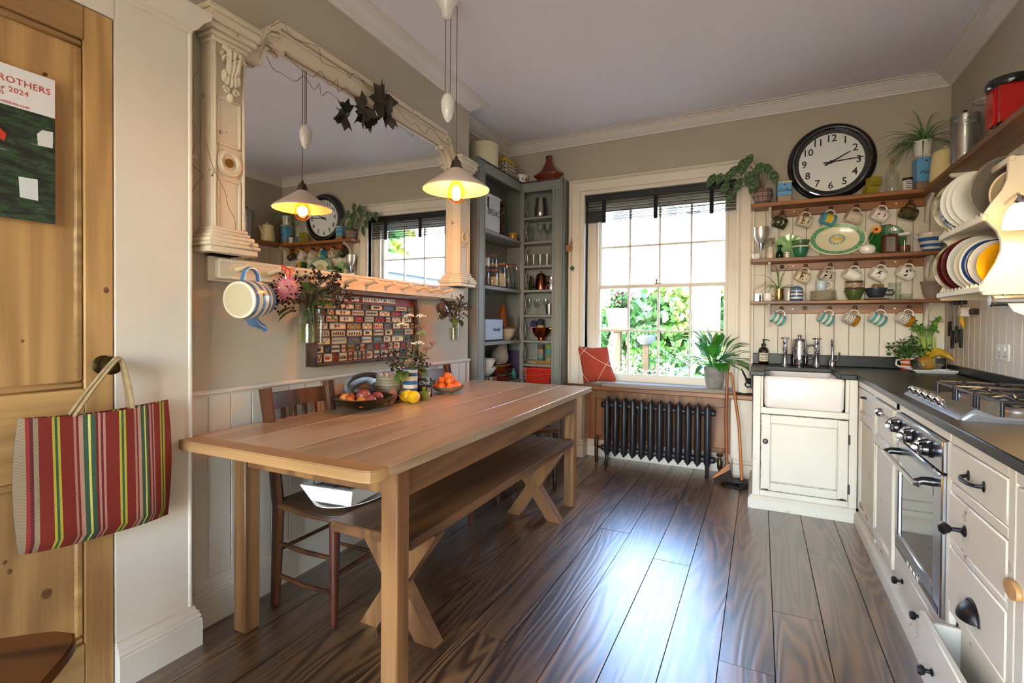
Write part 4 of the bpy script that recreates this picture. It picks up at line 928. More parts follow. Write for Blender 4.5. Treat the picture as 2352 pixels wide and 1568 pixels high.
q = MB().lathe([(0, -.047), (.007, -.044), (.018, -.028), (.026, 0), (.023, .022), (.012, .038), (.004, .047), (0, .048)], 14, RY(.18) @ RX(-.25))
solo('sweet_potato', q, mat('sweet_potato_skin', '#8a5a44', .7, var=.3, vs=30, bump=.4, bs=60), 'brown pointed sweet potato beside the plum bowl', 'sweet potato', (-1.73, 2.06, TZ + .045), .3, ang=80)
OX, OY = -1.745, 2.60
solo('apricot_bowl', MB().lathe(bowl_prof(.105, .042, .04), 32), mat('grey_wooden_bowl', '#6e5844', .6, var=.3, vs=14, col2='#8d7a62'), 'shallow weathered wooden bowl heaped with apricots', 'bowl', (OX, OY, TZ))
M_apr = mat('apricot_skin', '#dd7a1c', .45, var=.35, vs=16, col2='#c9501a')
g = random.Random(2)
for i, (dx, dy, dz) in enumerate(((.05, -.04, .04), (.0, -.06, .042), (-.05, -.035, .042), (-.06, .02, .042), (-.02, .06, .042), (.04, .05, .042), (.065, .0, .045), (0, 0, .04), (.03, -.02, .075), (-.025, -.03, .075), (-.03, .02, .078), (.02, .028, .076), (.0, 0, .104))):
    fruit('apricot', 'orange apricot heaped in the weathered wooden bowl', 'apricot', (OX + dx, OY + dy, TZ + dz), g.uniform(.023, .027), M_apr, 'apricots in the wooden bowl', (1, 1.08, 1), i)
# ================================================================ GREY-GREEN CORNER SHELF UNIT
FX, FY = -2.023, 4.255
un = thing('corner_shelf_unit', 'tall grey green corner shelf unit with open shelves beside the window', 'shelf unit', (-2.0, 4.2, 0))
def up_(name, *bx, m=M_green, par=None):
    q = MB()
    for t in bx: q.box(*t[:6], t[6] if len(t) > 6 else .003)
    return q.build(name, m, par or un, world=par is None)
up_('side_panel', (-2.27, FX - .002, 3.43, 3.45, 0, 2.552)); up_('side_panel', (-1.64, -1.622, FY + .002, 4.425, 0, 2.552))
up_('stile', (FX - .022, FX, 3.44, 3.553, 0, 2.553)); up_('stile', (-1.722, -1.622, FY, FY + .022, 0, 2.553))
up_('corner_post', (FX - .022, FX + .016, FY, FY + .022, 0, 2.46))
up_('frieze', (FX - .022, FX, 3.553, FY + .02, 2.455, 2.553)); up_('frieze', (FX - .02, -1.722, FY, FY + .022, 2.452, 2.553))
for a in ((FX - .001, FX + .006, 3.45, 3.458, 0, 2.553), (FX - .001, FX + .006, 3.536, 3.544, 0, 2.553), (FX - .001, FX + .006, 3.45, 3.54, 2.44, 2.447)): up_('bead', a + (.002,))
for a in ((-1.7, -1.694, FY - .006, FY + .001, 0, 2.553), (-1.64, -1.634, FY - .006, FY + .001, 0, 2.553), (-1.7, -1.634, FY - .006, FY + .001, 2.44, 2.447)): up_('bead', a + (.002,))
up_('top_board', (-2.272, FX, 3.44, 4.425, 2.535, 2.55), (FX - .01, -1.625, FY, 4.425, 2.536, 2.551))
M_gdark = M_green
up_('back_panel', (-2.28, -2.268, 3.44, 4.428, 0, 2.54), (-2.27, -1.63, 4.416, 4.428, 0, 2.54), m=M_gdark)
SA = [1.997, 1.537, 1.068, .70, .3]; SB = [2.217, 1.989, 1.765, 1.537, 1.305, 1.065, .842, .665, .35]
for z in SA: up_('shelf', (-2.268, FX - .002, 3.45, 4.415, z - .03, z))
for z in SB: up_('shelf', (FX - .002, -1.642, FY + .003, 4.415, z - .022, z))
for z0, z1 in zip([2.45] + SB[:7], SB[:8]):            # scrolled fret strips at the side of each compartment
    h = z0 - z1 - .03; zc = z1 + h / 2
    for s in (-1, 1):
        pts = [(FX + .034 + s * (.012 * cos(6.28 * t) + .006), FY + .012, zc - h * .46 + h * .92 * t) for t in [i / 18 for i in range(19)]]
        MB().tube(pts, .0045, 6).build('fret_scroll', M_green, un, world=True)
# --- on top
solo('cream_tin', MB().lathe([(0, 0), (.125, 0), (.128, .004), (.128, .15), (.13, .152), (.13, .185), (.126, .19), (0, .192)], 36), mat('cream_enamel', '#cbbf9b', .35, coat=.3), 'big round cream enamel tin on top of the shelf unit', 'tin', (-2.135, 3.71, 2.55))
pb = thing('patterned_box', 'black and white lattice patterned box with a yellow lid on the shelf unit', 'box', (-2.12, 4.03, 2.55))
m, nt, p, L = _base('lattice_print'); N = nt.nodes.new; tc = N('ShaderNodeTexCoord'); vo = N('ShaderNodeTexVoronoi'); vo.feature = 'DISTANCE_TO_EDGE'; vo.inputs['Scale'].default_value = 34; vo.inputs['Randomness'].default_value = .25
L(tc.outputs['Object'], vo.inputs['Vector']); rp = N('ShaderNodeValToRGB'); rp.color_ramp.interpolation = 'CONSTANT'; rp.color_ramp.elements[0].color = rgb('#14110e'); rp.color_ramp.elements[1].position = .12; rp.color_ramp.elements[1].color = rgb('#cfc6b0'); k = rp.color_ramp.elements.new(.3); k.color = rgb('#1a1613'); L(vo.outputs['Distance'], rp.inputs[0]); L(rp.outputs[0], p.inputs['Base Color'])
MB().box(-.085, .085, -.11, .11, 0, .12, .004).build('box_body', m, pb); MB().box(-.088, .088, -.113, .113, .112, .142, .004).build('lid', mat('yellow_lid', '#b89a1c', .5), pb)
eb = thing('egg_print_bowl', 'small white bowl with coloured egg shapes on top of the shelf unit', 'bowl', (-2.085, 4.335, 2.55))
MB().lathe([(0, 0), (.04, 0), (.06, .015), (.07, .04), (.075, .085), (.077, .088), (.071, .088), (.064, .04), (0, .012)], 26).build('bowl_body', M_china, eb)
for i, cc in enumerate(('#a8552a', '#3d7f8f', '#b8803a', '#7a3020', '#3d7f8f', '#a8552a')):
    a = -1.9 + i * .55; MB().ball((.071 * cos(a), .071 * sin(a), .045), (.008, .01, .016), 10, 6).build('egg_print', mat('egg_print_%d' % (i % 4), cc, .3), eb)
tg_ = thing('tagine', 'glazed terracotta tagine with conical lid on top of the shelf unit', 'tagine', (-1.79, 4.335, 2.552))
M_terra = mat('red_terracotta_glaze', '#6e2413', .22, coat=.4, var=.15, vs=8)
MB().lathe([(0, 0), (.09, 0), (.11, .012), (.125, .04), (.145, .052), (.148, .06), (.14, .062), (.1, .03), (0, .02)], 36, sy=.58).build('dish', M_terra, tg_)
MB().lathe([(.132, .06), (.12, .072), (.085, .098), (.055, .135), (.036, .17), (.03, .19), (.026, .198), (.028, .208), (.034, .222), (.03, .236), (.02, .242), (0, .243)], 36, sy=.62).build('lid', M_terra, tg_)
# --- left-hand shelves
br = thing('bread_bin', 'white enamel bread bin lettered BREAD on the upper shelf', 'bread bin', (-2.15, 3.74, SA[0]))
M_enam = mat('white_enamel', '#c9c9c6', .3, coat=.4, var=.12, vs=6)
MB().box(-.09, .09, -.155, .155, 0, .31, .02).build('bin_body', M_enam, br); MB().box(-.094, .094, -.16, .16, .285, .33, .015).build('lid', M_enam, br)
text('lettering', 'BREAD', .075, M_ink, br, Matrix(((0, 0, 1, .0905), (1, 0, 0, .03), (0, 1, 0, .17), (0, 0, 0, 1))))
MB().box(.09, .0915, -.09, -.06, .2, .29, .0005).build('motif', M_ink, br)
cs = thing('barley_twist_candlestick', 'dark barley twist candlestick on the shelf beside the bread bin', 'candlestick', (-2.1, 4.0, SA[0]))
q = MB().lathe([(0, 0), (.045, 0), (.045, .012), (.03, .025), (.02, .035)], 16)
for k in range(2): q.tube([(.012 * cos(t * 1.1 + k * PI), .012 * sin(t * 1.1 + k * PI), .035 + .014 * t) for t in range(19)], .013, 8)
q.lathe([(.02, .295), (.03, .305), (.03, .315), (.015, .325), (.02, .34), (0, .342)], 14); q.build('twist_stem', M_dark, cs)
solo('ochre_candle_pot', MB().lathe([(0, 0), (.038, 0), (.04, .004), (.04, .05), (.043, .052), (.043, .066), (0, .068)], 20), bands('ochre_bands', [(0, '#a8781c'), (.7, '#7a3a10'), (.78, '#c08a20')], 'z', 0, .068), 'ochre candle pot with a brown rim on the shelf by the candlestick', 'pot', (-2.09, 4.19, SA[0]))
M_orange = mat('orange_seal', '#b0502a', .6)
def kilner(loc, r, h, fill, label, lvl=.75):
    t = thing('clip_top_jar', label, 'jar', loc, 0, 'clip top storage jars on the middle shelf')
    MB().lathe([(0, .002), (r * .9, 0), (r, .01), (r, h * .72), (r * .8, h * .82), (r * .78, h * .88), (r * .74, h * .88), (r * .94, h * .7), (r * .94, .012), (0, .008)], 18).build('glass_body', M_glass, t)
    MB().lathe([(0, .01), (r * .92, .014), (r * .92, h * lvl * .72), (0, h * lvl * .74)], 16).build('contents', fill, t)
    MB().lathe([(r * .8, h * .88), (r * .84, h * .885), (r * .84, h * .91), (r * .8, h * .915)], 18).build('rubber_seal', M_orange, t)
    MB().lathe([(r * .82, h * .915), (r * .8, h * .96), (r * .5, h), (0, h)], 18).build('glass_lid', M_glass, t)
    MB().tube([(r * .85, 0, h * .7), (r * 1.15, 0, h * .78), (r * 1.1, 0, h * .95), (r * .8, 0, h * .99)], .002, 5).build('clip', M_chrome, t)
F_ = [mat('oats', '#b09a70', .8, bump=.5, bs=90), mat('lentils', '#6a3f22', .8, bump=.6, bs=110), mat('dark_beans', '#2c1712', .5, bump=.6, bs=80), mat('rice_flour', '#c9bfae', .8), mat('pasta', '#a87c38', .6, bump=.6, bs=60)]
z = SA[1]
kilner((-2.115, 3.70, z), .052, .155, F_[1], 'clip top jar of lentils below the jar of flour on the middle shelf'); kilner((-2.115, 3.70, z + .157), .05, .15, F_[3], 'clip top jar of flour stacked next to the shelf edge')
kilner((-2.105, 3.83, z), .056, .165, F_[0], 'clip top jar of oats at the bottom of the second stack'); kilner((-2.105, 3.83, z + .166), .05, .13, F_[4], 'clip top jar of pasta on top of the second stack', .4)
kilner((-2.1, 3.965, z), .058, .24, F_[0], 'tall clip top jar of oats between stacked jars and dark bean jar'); kilner((-2.215, 3.77, z), .045, .29, F_[4], 'tall slim clip top jar of pasta behind the stacked jars')
kilner((-2.1, 4.13, z), .07, .235, F_[2], 'wide clip top jar of dark beans at the inner corner', .35)
sp_ = thing('vintage_speaker', 'white fronted vintage loudspeaker with black script lettering on the shelf', 'speaker', (-2.13, 3.77, SA[2]))
M_grille = mat('pale_grille_cloth', '#a9b4c0', .8, bump=.5, bs=400)
MB().box(-.085, .07, -.17, .17, 0, .2, .008).build('cabinet', mat('navy_vinyl', '#1a1d2a', .6), sp_); MB().box(.068, .078, -.158, .158, .012, .188, .004).build('grille', M_grille, sp_)
text('lettering', 'Marshall', .042, M_ink, sp_, Matrix(((0, 0, 1, .079), (1, 0, 0, .035), (0, 1, 0, .1), (0, 0, 0, 1))), shear=.4, spacing=.9)
q = MB().lathe([(0, 0), (.032, .0), (.04, .02), (.042, .1), (.035, .2), (.026, .28), (.012, .3), (0, .302)], 18, RX(-.12) @ RY(-.06))
solo('wooden_pestle', q, wood('orange_pestle', '#7a3c10', '#b0641e', None, 'z', 5, 4, .35, .1), 'tall orange brown wooden pestle standing in the speckled bowl', 'pestle', (-2.135, 4.085, SA[2] + .03))
solo('speckled_bowl', MB().lathe(bowl_prof(.105, .12, .05), 28), bands('speckled_glaze', [(0, '#b5a78e'), (.86, '#6a3a24')], 'z', 0, .122, .35), 'cream speckled mixing bowl with a brown rim beside the speaker', 'bowl', (-2.13, 4.125, SA[2]))
solo('glass_pitcher', MB().lathe([(0, 0), (.05, 0), (.052, .01), (.045, .05), (.03, .08), (.042, .12), (.05, .22), (.047, .22), (.04, .12), (.027, .08), (.042, .05), (0, .008)], 20), M_glass, 'waisted clear glass vase behind the speckled bowl', 'vase', (-2.105, 4.285, SA[2]))
z = SA[3]
cl = thing('colander', 'white enamel colander stacked at the near end of the low shelf', 'colander', (-2.13, 3.73, z + .115))
MB().lathe(bowl_prof(.105, .1, .04), 26).build('bowl_body', M_china, cl); MB().tube([(.1, .03, .095), (.14, .02, .105), (.14, -.02, .105), (.1, -.03, .095)], .004, 6).build('handle', M_chrome, cl)
solo('white_basin', MB().lathe(bowl_prof(.11, .07, .05), 26), M_china, 'white basin beneath the enamel colander', 'basin', (-2.13, 3.73, z + .072)); 
solo('steel_pan', MB().lathe([(0, 0), (.11, 0), (.115, .006), (.115, .07), (.118, .072), (.112, .072), (.11, .01), (0, .008)], 30), M_chrome, 'shiny steel pan on the low shelf under the white basin', 'pan', (-2.13, 3.735, z))
solo('ochre_dish', MB().lathe(bowl_prof(.125, .035, .07), 26, sy=1.1), mat('ochre_glaze', '#96601c', .3, coat=.3), 'ochre oven dish on top of the terracotta stack', 'dish', (-2.135, 3.985, z + .115))
solo('terracotta_dish', MB().lathe(bowl_prof(.13, .05, .08), 26, sy=1.1), M_terra, 'red terracotta dish in the middle of the stack of dishes', 'dish', (-2.135, 3.985, z + .066))
solo('green_plate', MB().lathe(bowl_prof(.13, .02, .07), 26, sy=1.1), mat('sage_glaze', '#6d7a62', .3, coat=.3), 'sage green plate below the terracotta dish', 'plate', (-2.135, 3.99, z + .045))
solo('brown_casserole', MB().lathe(bowl_prof(.128, .044, .1), 26, sy=1.15), M_terra, 'brown terracotta casserole at the bottom of the dish stack', 'casserole', (-2.135, 3.99, z))
q = MB(); n = 14; rows_ = []
vs = []; F = []
for j in range(8):
    t = j / 7
    for i in range(n):
        a = 2 * PI * i / n; r = (.065 + .02 * sin(t * 3)) * (1 - .55 * t * t) * (1 + .12 * sin(3 * a + j)); vs.append((r * cos(a) + .03 * t, r * sin(a) * 1.2, .2 * t))
for j in range(7):
    for i in range(n): F.append((j * n + i, j * n + (i + 1) % n, (j + 1) * n + (i + 1) % n, (j + 1) * n + i))
F.append(tuple(7 * n + i for i in range(n))); F.append(tuple(range(n)))
solo('linen_bag', q.add(vs, F), mat('grey_linen', '#8f8478', .9, bump=.4, bs=120), 'crumpled grey linen bag on the dishes of the low shelf', 'bag', (-2.16, 4.06, z + .15), .3, ang=70)
solo('turquoise_bottle', MB().lathe([(0, 0), (.028, .004), (.034, .03), (.03, .06), (.016, .075), (.016, .1), (0, .102)], 16), mat('turquoise_plastic', '#3f8f84', .35), 'turquoise bottle beside the linen bag', 'bottle', (-2.08, 4.20, z))
solo('purple_folder', MB().box(-.1, .1, -.012, .012, 0, .26, .004), mat('purple_card', '#2e1640', .5), 'purple board standing at the inner end of the low shelf', 'board', (-2.15, 4.3, z), .15)
# --- right-hand shelves
Y2 = 4.335
def tumbler(loc, r, h, label, m=M_gglass): return solo('tumbler', MB().lathe([(0, .002), (r * .8, 0), (r, h), (r * .93, h), (r * .73, .012), (0, .01)], 16), m, label, 'glass', loc, group='glasses in the corner unit')
def goblet(loc, r, h, label): return solo('stemmed_glass', MB().lathe([(0, 0), (r * .85, 0), (r * .8, .004), (.006, .01), (.005, h * .4), (r * .6, h * .5), (r, h * .7), (r * .92, h), (r * .86, h), (r * .92, h * .7), (.0, h * .46)], 16), M_gglass, label, 'wine glass', loc, group='stemmed glasses in the corner unit')
solo('silvered_jar', MB().lathe([(0, 0), (.05, 0), (.06, .02), (.06, .08), (.045, .15), (.048, .185), (.044, .185), (.04, .15), (.05, .08), (0, .01)], 24), mat('silvered_glass', '#9a8f86', .15, .9), 'silvered glass jar on the highest narrow shelf', 'jar', (-1.87, Y2, SB[0]))
tumbler((-1.955, Y2 - .02, SB[1]), .026, .155, 'tall straight glass beside the wine glasses')
for i, x in enumerate((-1.86, -1.785, -1.82)): goblet((x, Y2 - (.02 if i < 2 else -.04), SB[1]), .036, .175, 'tall wine glass in the row beneath the silvered jar')
for i, x in enumerate((-1.99, -1.925, -1.86, -1.79)): tumbler((x, Y2 - .02, SB[2]), .031, .105, 'short tumbler in the row above the coffee pot')
cp_ = thing('copper_coffee_pot', 'tarnished copper coffee pot with long spout on the narrow shelf', 'coffee pot', (-1.86, Y2, SB[3]))
M_cop2 = mat('tarnished_copper', '#6a4230', .25, 1)
MB().lathe([(0, 0), (.058, 0), (.06, .01), (.045, .14), (.042, .145), (.03, .155), (.008, .16), (.01, .17), (.007, .178), (0, .18)], 24).build('pot_body', M_cop2, cp_)
MB().tube([(-.052, 0, .03), (-.09, 0, .045), (-.085, 0, .1), (-.11, 0, .14)], [.012, .01, .008, .007], 8).build('spout', M_cop2, cp_)
MB().tube([(.044, 0, .13), (.085, 0, .13), (.09, 0, .07), (.055, 0, .03)], .006, 8).build('handle', M_cop2, cp_)
solo('green_bottle', MB().lathe([(0, 0), (.025, 0), (.025, .08), (.01, .11), (.01, .14), (0, .14)], 14), glass('green_bottle_glass', (.35, .5, .3), .18), 'little green glass bottle left of the coffee pot spout', 'bottle', (-1.985, 4.38, SB[3]))
solo('steel_jug', MB().lathe([(0, 0), (.036, 0), (.04, .06), (.03, .1), (.034, .125), (.03, .125), (0, .1)], 18), M_chrome, 'small steel jug behind the coffee pot handle', 'jug', (-1.765, 4.365, SB[3]))
for i, (x, dy) in enumerate(((-1.965, -.03), (-1.915, .02), (-1.868, -.03), (-1.815, .01))): goblet((x, Y2 + dy, SB[4]), .026, .15, 'small port glass in the row above the copper colander')
solo('pewter_cup', MB().lathe([(0, 0), (.026, 0), (.028, .01), (.034, .1), (.03, .1), (0, .02)], 18), M_alu, 'pewter cup at the end of the port glasses', 'cup', (-1.762, Y2 - .03, SB[4]))
cc = thing('copper_colander', 'footed copper colander on the narrow shelf', 'colander', (-1.85, 4.325, SB[5]))
MB().lathe([(0, .02), (.022, .018), (.03, 0), (.032, .004), (.03, .022), (.06, .04), (.082, .08), (.09, .118), (.095, .12), (.086, .118), (.055, .046), (0, .03)], 30).build('bowl_body', M_copper, cc)
for s in (-1, 1): MB().tube([(s * .088, -.02, .11), (s * .118, -.012, .116), (s * .118, .012, .116), (s * .088, .02, .11)], .005, 6).build('handle', M_brass, cc)
q = MB()
for k in range(26): a = k * .72; q.ball((.082 * cos(a), .082 * sin(a), .07 + .03 * ((k * 7) % 3) / 2), .0032, 5, 3)
tag(q.build('drain_holes', M_matblack, cc), kind='stuff')
for dx, c1_, c2_, lb in ((-.07, '#232343', '#c08a9a', 'pink egg cup with navy knitted cosy'), (.0, '#1d2230', '#b59a72', 'tan egg cup with dark cosy')):
    solo('egg_cup', MB().lathe([(0, 0), (.02, 0), (.034, .03), (.035, .07), (.03, .1), (.015, .11), (0, .112)], 16), bands('egg_cup_%s' % c2_[1:], [(0, c2_), (.45, c1_)], 'z', 0, .11, .8, coat=0), lb + ' in the copper colander', 'egg cup', (-1.86 + dx, 4.33, SB[5] + .09 - abs(dx) * .2))
M_wick = mat('gold_wicker', '#8a6a30', .7, bump=.7, bs=90)
q = MB(); trough(q, .05, .12, .062, .13, .035, .006, rim=.004); solo('wicker_tray', q, M_wick, 'shallow straw tray on the narrow shelf above the red basket', 'tray', (-1.845, 4.335, SB[6]), PI / 2)
def cupstack(x, cols, lb, z0):
    for k, c_ in enumerate(cols): solo('beaker', MB().lathe([(0, 0), (.024, 0), (.03, .048), (.031, .05), (.028, .05), (0, .01)], 18), mat('beaker_' + c_[1:], c_, .35, coat=.2), lb[k], 'beaker', (x, 4.315, z0 + k * .042))
cupstack(-1.85, ['#3f6a62', '#6a9088', '#a87858', '#5a5048'], ['dark teal beaker at the bottom of the stack on the straw tray', 'pale teal beaker second up in the stack on the tray', 'tan beaker third up in the stack on the tray', 'brown beaker topping the stack on the tray'], SB[6] + .007)
cupstack(-1.765, ['#8f8a70', '#6f7a4a', '#3f8a8f', '#6f8a30'], ['beige beaker at the bottom of the end stack', 'olive beaker second up in the end stack', 'turquoise beaker third up in the end stack', 'lime beaker topping the end stack'], SB[6] + .007)
solo('etched_ashtray', MB().lathe([(0, 0), (.045, 0), (.05, .02), (.046, .022), (.038, .008), (0, .006)], 20), mat('grey_lace_china', '#8a8078', .4), 'little grey lace patterned dish in front of the beakers', 'dish', (-1.92, 4.30, SB[6] + .007))
rb = thing('red_basket', 'bright orange red wicker basket at the bottom of the narrow shelves', 'basket', (-1.868, 4.335, SB[7]))
M_rw = mat('red_wicker', '#c92c12', .55)
for k in range(9):
    z = .008 + k * .0158; o_ = .1 + .02 * k / 9; pts = []
    for i in range(44):
        a = i / 44; per = a * 4; sgn = .003 * (1 if (i + k) % 2 else -1)
        e = int(per) % 4; f = per - int(per); w2, d2_ = o_ + .02, .062
        P = [(-w2 + 2 * w2 * f, -d2_ - sgn), (w2 + sgn, -d2_ + 2 * d2_ * f), (w2 - 2 * w2 * f, d2_ + sgn), (-w2 - sgn, d2_ - 2 * d2_ * f)][e]; pts.append((P[0], P[1], z))
    MB().tube(pts, .0076, 6, closed=True).build('wicker_course', M_rw, rb, ang=80)
MB().box(-.11, .11, -.058, .058, 0, .01).build('basket_floor', M_rw, rb)
# ================================================================ AT THE WINDOW
bl = thing('bamboo_blind', 'black slatted bamboo blind half raised at the top of the window', 'blind', (-.83, 4.45, 2.15))
M_bam = mat('black_bamboo', '#0e0e11', .45)
s0 = None
for k in range(27):
    z = .008 + k * .0092 + .002 * sin(k * 2.3)
    if s0 is None: s0 = MB().box(-.64, .64, -.003, .003, 0, .0046).build('slat', M_bam, bl, smooth=False); s0.location = (0, 0, z)
    else: inst(s0, bl, (0, .003 * sin(k * 1.7), z), rot=(0, .0015 * sin(k), 0))
for k in range(9): inst(s0, bl, (0, -.03 + .004 * sin(k * 2), .19 + k * .0085), scale=(1, 1, 1.6))
for k in range(13): inst(s0, bl, (-.555, -.018, .0 + k * .0085), scale=(.135, 1, 1.5))
q = MB().tube([(-.64, -.01, .262), (.64, -.01, .262)], .016, 10); q.build('head_batten', M_bam, bl); MB().tube([(-.64, -.02, .215), (.64, -.02, .215)], .012, 8).build('roll', M_bam, bl)
for x in (-.46, 0, .455): MB().box(x - .016, x + .016, -.008, .008, -.004, .262, .001).build('tape', mat('black_tape', '#0b0b0d', .8), bl)
MB().tube([(-.615, -.03, .2), (-.612, -.03, -.6), (-.6, -.02, -1.42)], .003, 5).build('pull_cord', M_bam, bl)
# seat pad and cushion
q = MB(); o3 = []
def rrect(x0, x1, y0, y1, r, n=5):
    P = []
    for cx_, cy_, a0 in ((x1 - r, y1 - r, 0), (x0 + r, y1 - r, PI / 2), (x0 + r, y0 + r, PI), (x1 - r, y0 + r, 1.5 * PI)):
        for i in range(n + 1): a = a0 + PI / 2 * i / n; P.append((cx_ + r * cos(a), cy_ + r * sin(a)))
    return P
def pad(P, prof, q=None):
    q = q or MB(); n = len(P); cx_ = sum(p[0] for p in P) / n; cy_ = sum(p[1] for p in P) / n; vs = []; F = []
    for off, z in prof:
        for x, y in P:
            d = math.hypot(x - cx_, y - cy_); vs.append((x - (x - cx_) / d * off, y - (y - cy_) / d * off, z))
    for j in range(len(prof) - 1):
        for i in range(n): F.append((j * n + i, j * n + (i + 1) % n, (j + 1) * n + (i + 1) % n, (j + 1) * n + i))
    F.append(tuple(range(n))); F.append(tuple((len(prof) - 1) * n + i for i in range(n))); return q.add(vs, F)
q = pad(rrect(-.55, .55, -.105, .1, .04), [(.012, 0), (0, .008), (0, .02), (.008, .029), (.025, .033)])
solo('seat_pad', q, mat('grey_felt', '#93897e', .95, bump=.4, bs=220), 'long grey felt seat pad on the window sill', 'seat pad', (-.735, 4.402, .672), ang=60)
cu_ = thing('cushion', 'terracotta woven cushion with thin white lines leaning at the window', 'cushion', (-1.32, 4.36, .69))
cor = [(-.115, -.02, -.008), (.195, -.03, .02), (.09, .035, .325), (-.195, .03, .33)]
def cush(sgn, depth, nm, m):
    n = 14; vs = []; F = []
    for j in range(n + 1):
        for i in range(n + 1):
            a, t = i / n, j / n; P = Vector(cor[0]) * (1 - a) * (1 - t) + Vector(cor[1]) * a * (1 - t) + Vector(cor[2]) * a * t + Vector(cor[3]) * (1 - a) * t
            bu = (16 * a * (1 - a) * t * (1 - t)) ** .5; ed = .022 * (sin(PI * a) * (1 - abs(2 * t - 1)) * 0)
            pin = Vector((.5 - a, 0, .5 - t)) * .05 * ((1 - abs(2 * a - 1)) * (1 if t in (0, 1) else 0) + (1 - abs(2 * t - 1)) * (1 if a in (0, 1) else 0))
            vs.append(P + Vector((0, -sgn * depth * bu, 0)) + pin * .6)
    for j in range(n):
        for i in range(n): k = j * (n + 1) + i; F.append((k, k + 1, k + n + 2, k + n + 1))
    return MB().add(vs, F).build(nm, m, cu_, ang=80, fix=False)
cush(1, .075, 'front_cover', mat('terracotta_weave', '#a8402a', .9, var=.15, vs=14, bump=.5, bs=220)); cush(-1, .06, 'back_cover', mat('cushion_white', '#cfc8bc', .9))
M_wl = mat('white_stitch', '#e0c9b8', .9)
def on_c(a, t): P = Vector(cor[0]) * (1 - a) * (1 - t) + Vector(cor[1]) * a * (1 - t) + Vector(cor[2]) * a * t + Vector(cor[3]) * (1 - a) * t; return P + Vector((0, -.0755 * (max(0, 16 * a * (1 - a) * t * (1 - t))) ** .5 - .001, 0))
for (a0, t0), (a1, t1) in (((.1, .97), (.97, .45)), ((.97, .62), (.45, .03)), ((.02, .35), (.2, .03)), ((.03, .7), (.35, .97))): MB().tube([on_c(a0 + (a1 - a0) * i / 14, t0 + (t1 - t0) * i / 14) for i in range(15)], .0025, 5).build('white_line', M_wl, cu_)
# radiator
rd = thing('column_radiator', 'graphite cast iron column radiator under the window', 'radiator', (-.787, 4.31, 0))
cs_ = [(.0275 * cos(a) * 1.0, .05 * (1 if sin(a) > 0 else -1) * abs(sin(a)) ** .6) for a in [2 * PI * i / 16 for i in range(16)]]
q = MB(); vs = []; F = []; lv = [(.07, .12), (.088, .75), (.1, 1), (.54, 1), (.556, .75), (.578, .12)]
for z, s in lv: vs += [(x * s, y * (1 if .1 <= z <= .54 else .9), z) for x, y in cs_]
for j in range(5):
    for i in range(16): F.append((j * 16 + i, j * 16 + (i + 1) % 16, (j + 1) * 16 + (i + 1) % 16, (j + 1) * 16 + i))
F += [tuple(range(16)), tuple(80 + i for i in range(16))]; q.add(vs, F)
f0 = None
for k in range(12):
    x = -.4125 + .075 * k
    if f0 is None: f0 = q.build('section', M_rad, rd, ang=50); f0.location = (x, 0, 0)
    else: inst(f0, rd, (x, 0, 0))
h0 = None
for k in range(13):
    for z in (.13, .508):
        x = -.45 + .075 * k; L_ = .03
        if h0 is None: h0 = MB().lathe([(0, -.022), (.02, -.022), (.027, -.012), (.027, .012), (.02, .022), (0, .022)], 14, RY(PI / 2)).build('hub', M_rad, rd); h0.location = (x, 0, z)
        else: inst(h0, rd, (x, 0, z))
for x in (-.4125, .4125): MB().tube([(x, -.02, .09), (x, -.03, .04), (x, -.045, .012), (x, -.055, 0)], [.02, .015, .014, .018], 8).build('foot', M_rad, rd)
M_ab = mat('antique_brass_valve', '#4a3c26', .35, .8)
q = MB().tube([(-.46, 0, .13), (-.5, 0, .13)], .012, 8); q.lathe([(.014, 0), (.016, .1), (.012, .125), (.018, .13), (.018, .2), (.015, .21), (0, .21)], 12, TR(-.515, 0, 0)); q.build('valve', M_ab, rd)
q = MB().tube([(.46, 0, .13), (.5, 0, .13)], .012, 8); q.lathe([(.01, 0), (.011, .06), (.02, .075), (.022, .13), (.012, .15), (.01, .165), (.024, .17), (.028, .18), (.022, .19), (0, .192)], 12, TR(.505, 0, 0)); q.build('valve', M_ab, rd)
# peace lily
ply = thing('peace_lily', 'glossy green peace lily in a grey concrete pot on the window sill', 'plant', (-.335, 4.375, .702))
MB().lathe([(0, 0), (.05, 0), (.058, .006), (.072, .07), (.08, .17), (.08, .178), (.073, .178), (.07, .15), (0, .148)], 30).build('pot', mat('concrete', '#8f8a82', .85, var=.3, vs=18, bump=.4, bs=80), ply)
M_lily = mat('glossy_leaf', '#3f8f2a', .3, var=.4, vs=9, col2='#2a6a20', coat=.3)
g = random.Random(4); st_ = MB()
for i in range(54):
    a = g.uniform(0, 2 * PI); e = g.uniform(.25, 1.35); l_ = g.uniform(.1, .24); b0 = Vector((.02 * cos(a), .02 * sin(a), .15)); d = Vector((cos(a) * cos(e), sin(a) * cos(e) * .75, sin(e)))
    m1 = b0 + d * l_; st_.tube([b0, b0 + d * l_ * .6 + Vector((0, 0, .01)), m1], .0022, 5)
    d2_ = (d + Vector((0, 0, -.25))).normalized(); L_ = g.uniform(.12, .19)
    if (m1 + d2_ * L_).y > .12: d2_.y = min(d2_.y, 0.05); 
    q = MB(); q.leaf(m1, d2_, L_, g.uniform(.055, .08), g.uniform(.5, 1.3), .22, 5, pw=.85); q.clamp(hi=(.26, .11, 9)); q.v = [(x, min(y, -.02) if x > .11 else y, z) for x, y, z in q.v]; q.build('leaf', M_lily, ply, ang=80, fix=False)
st_.build('stalks', M_lily, ply, ang=80)
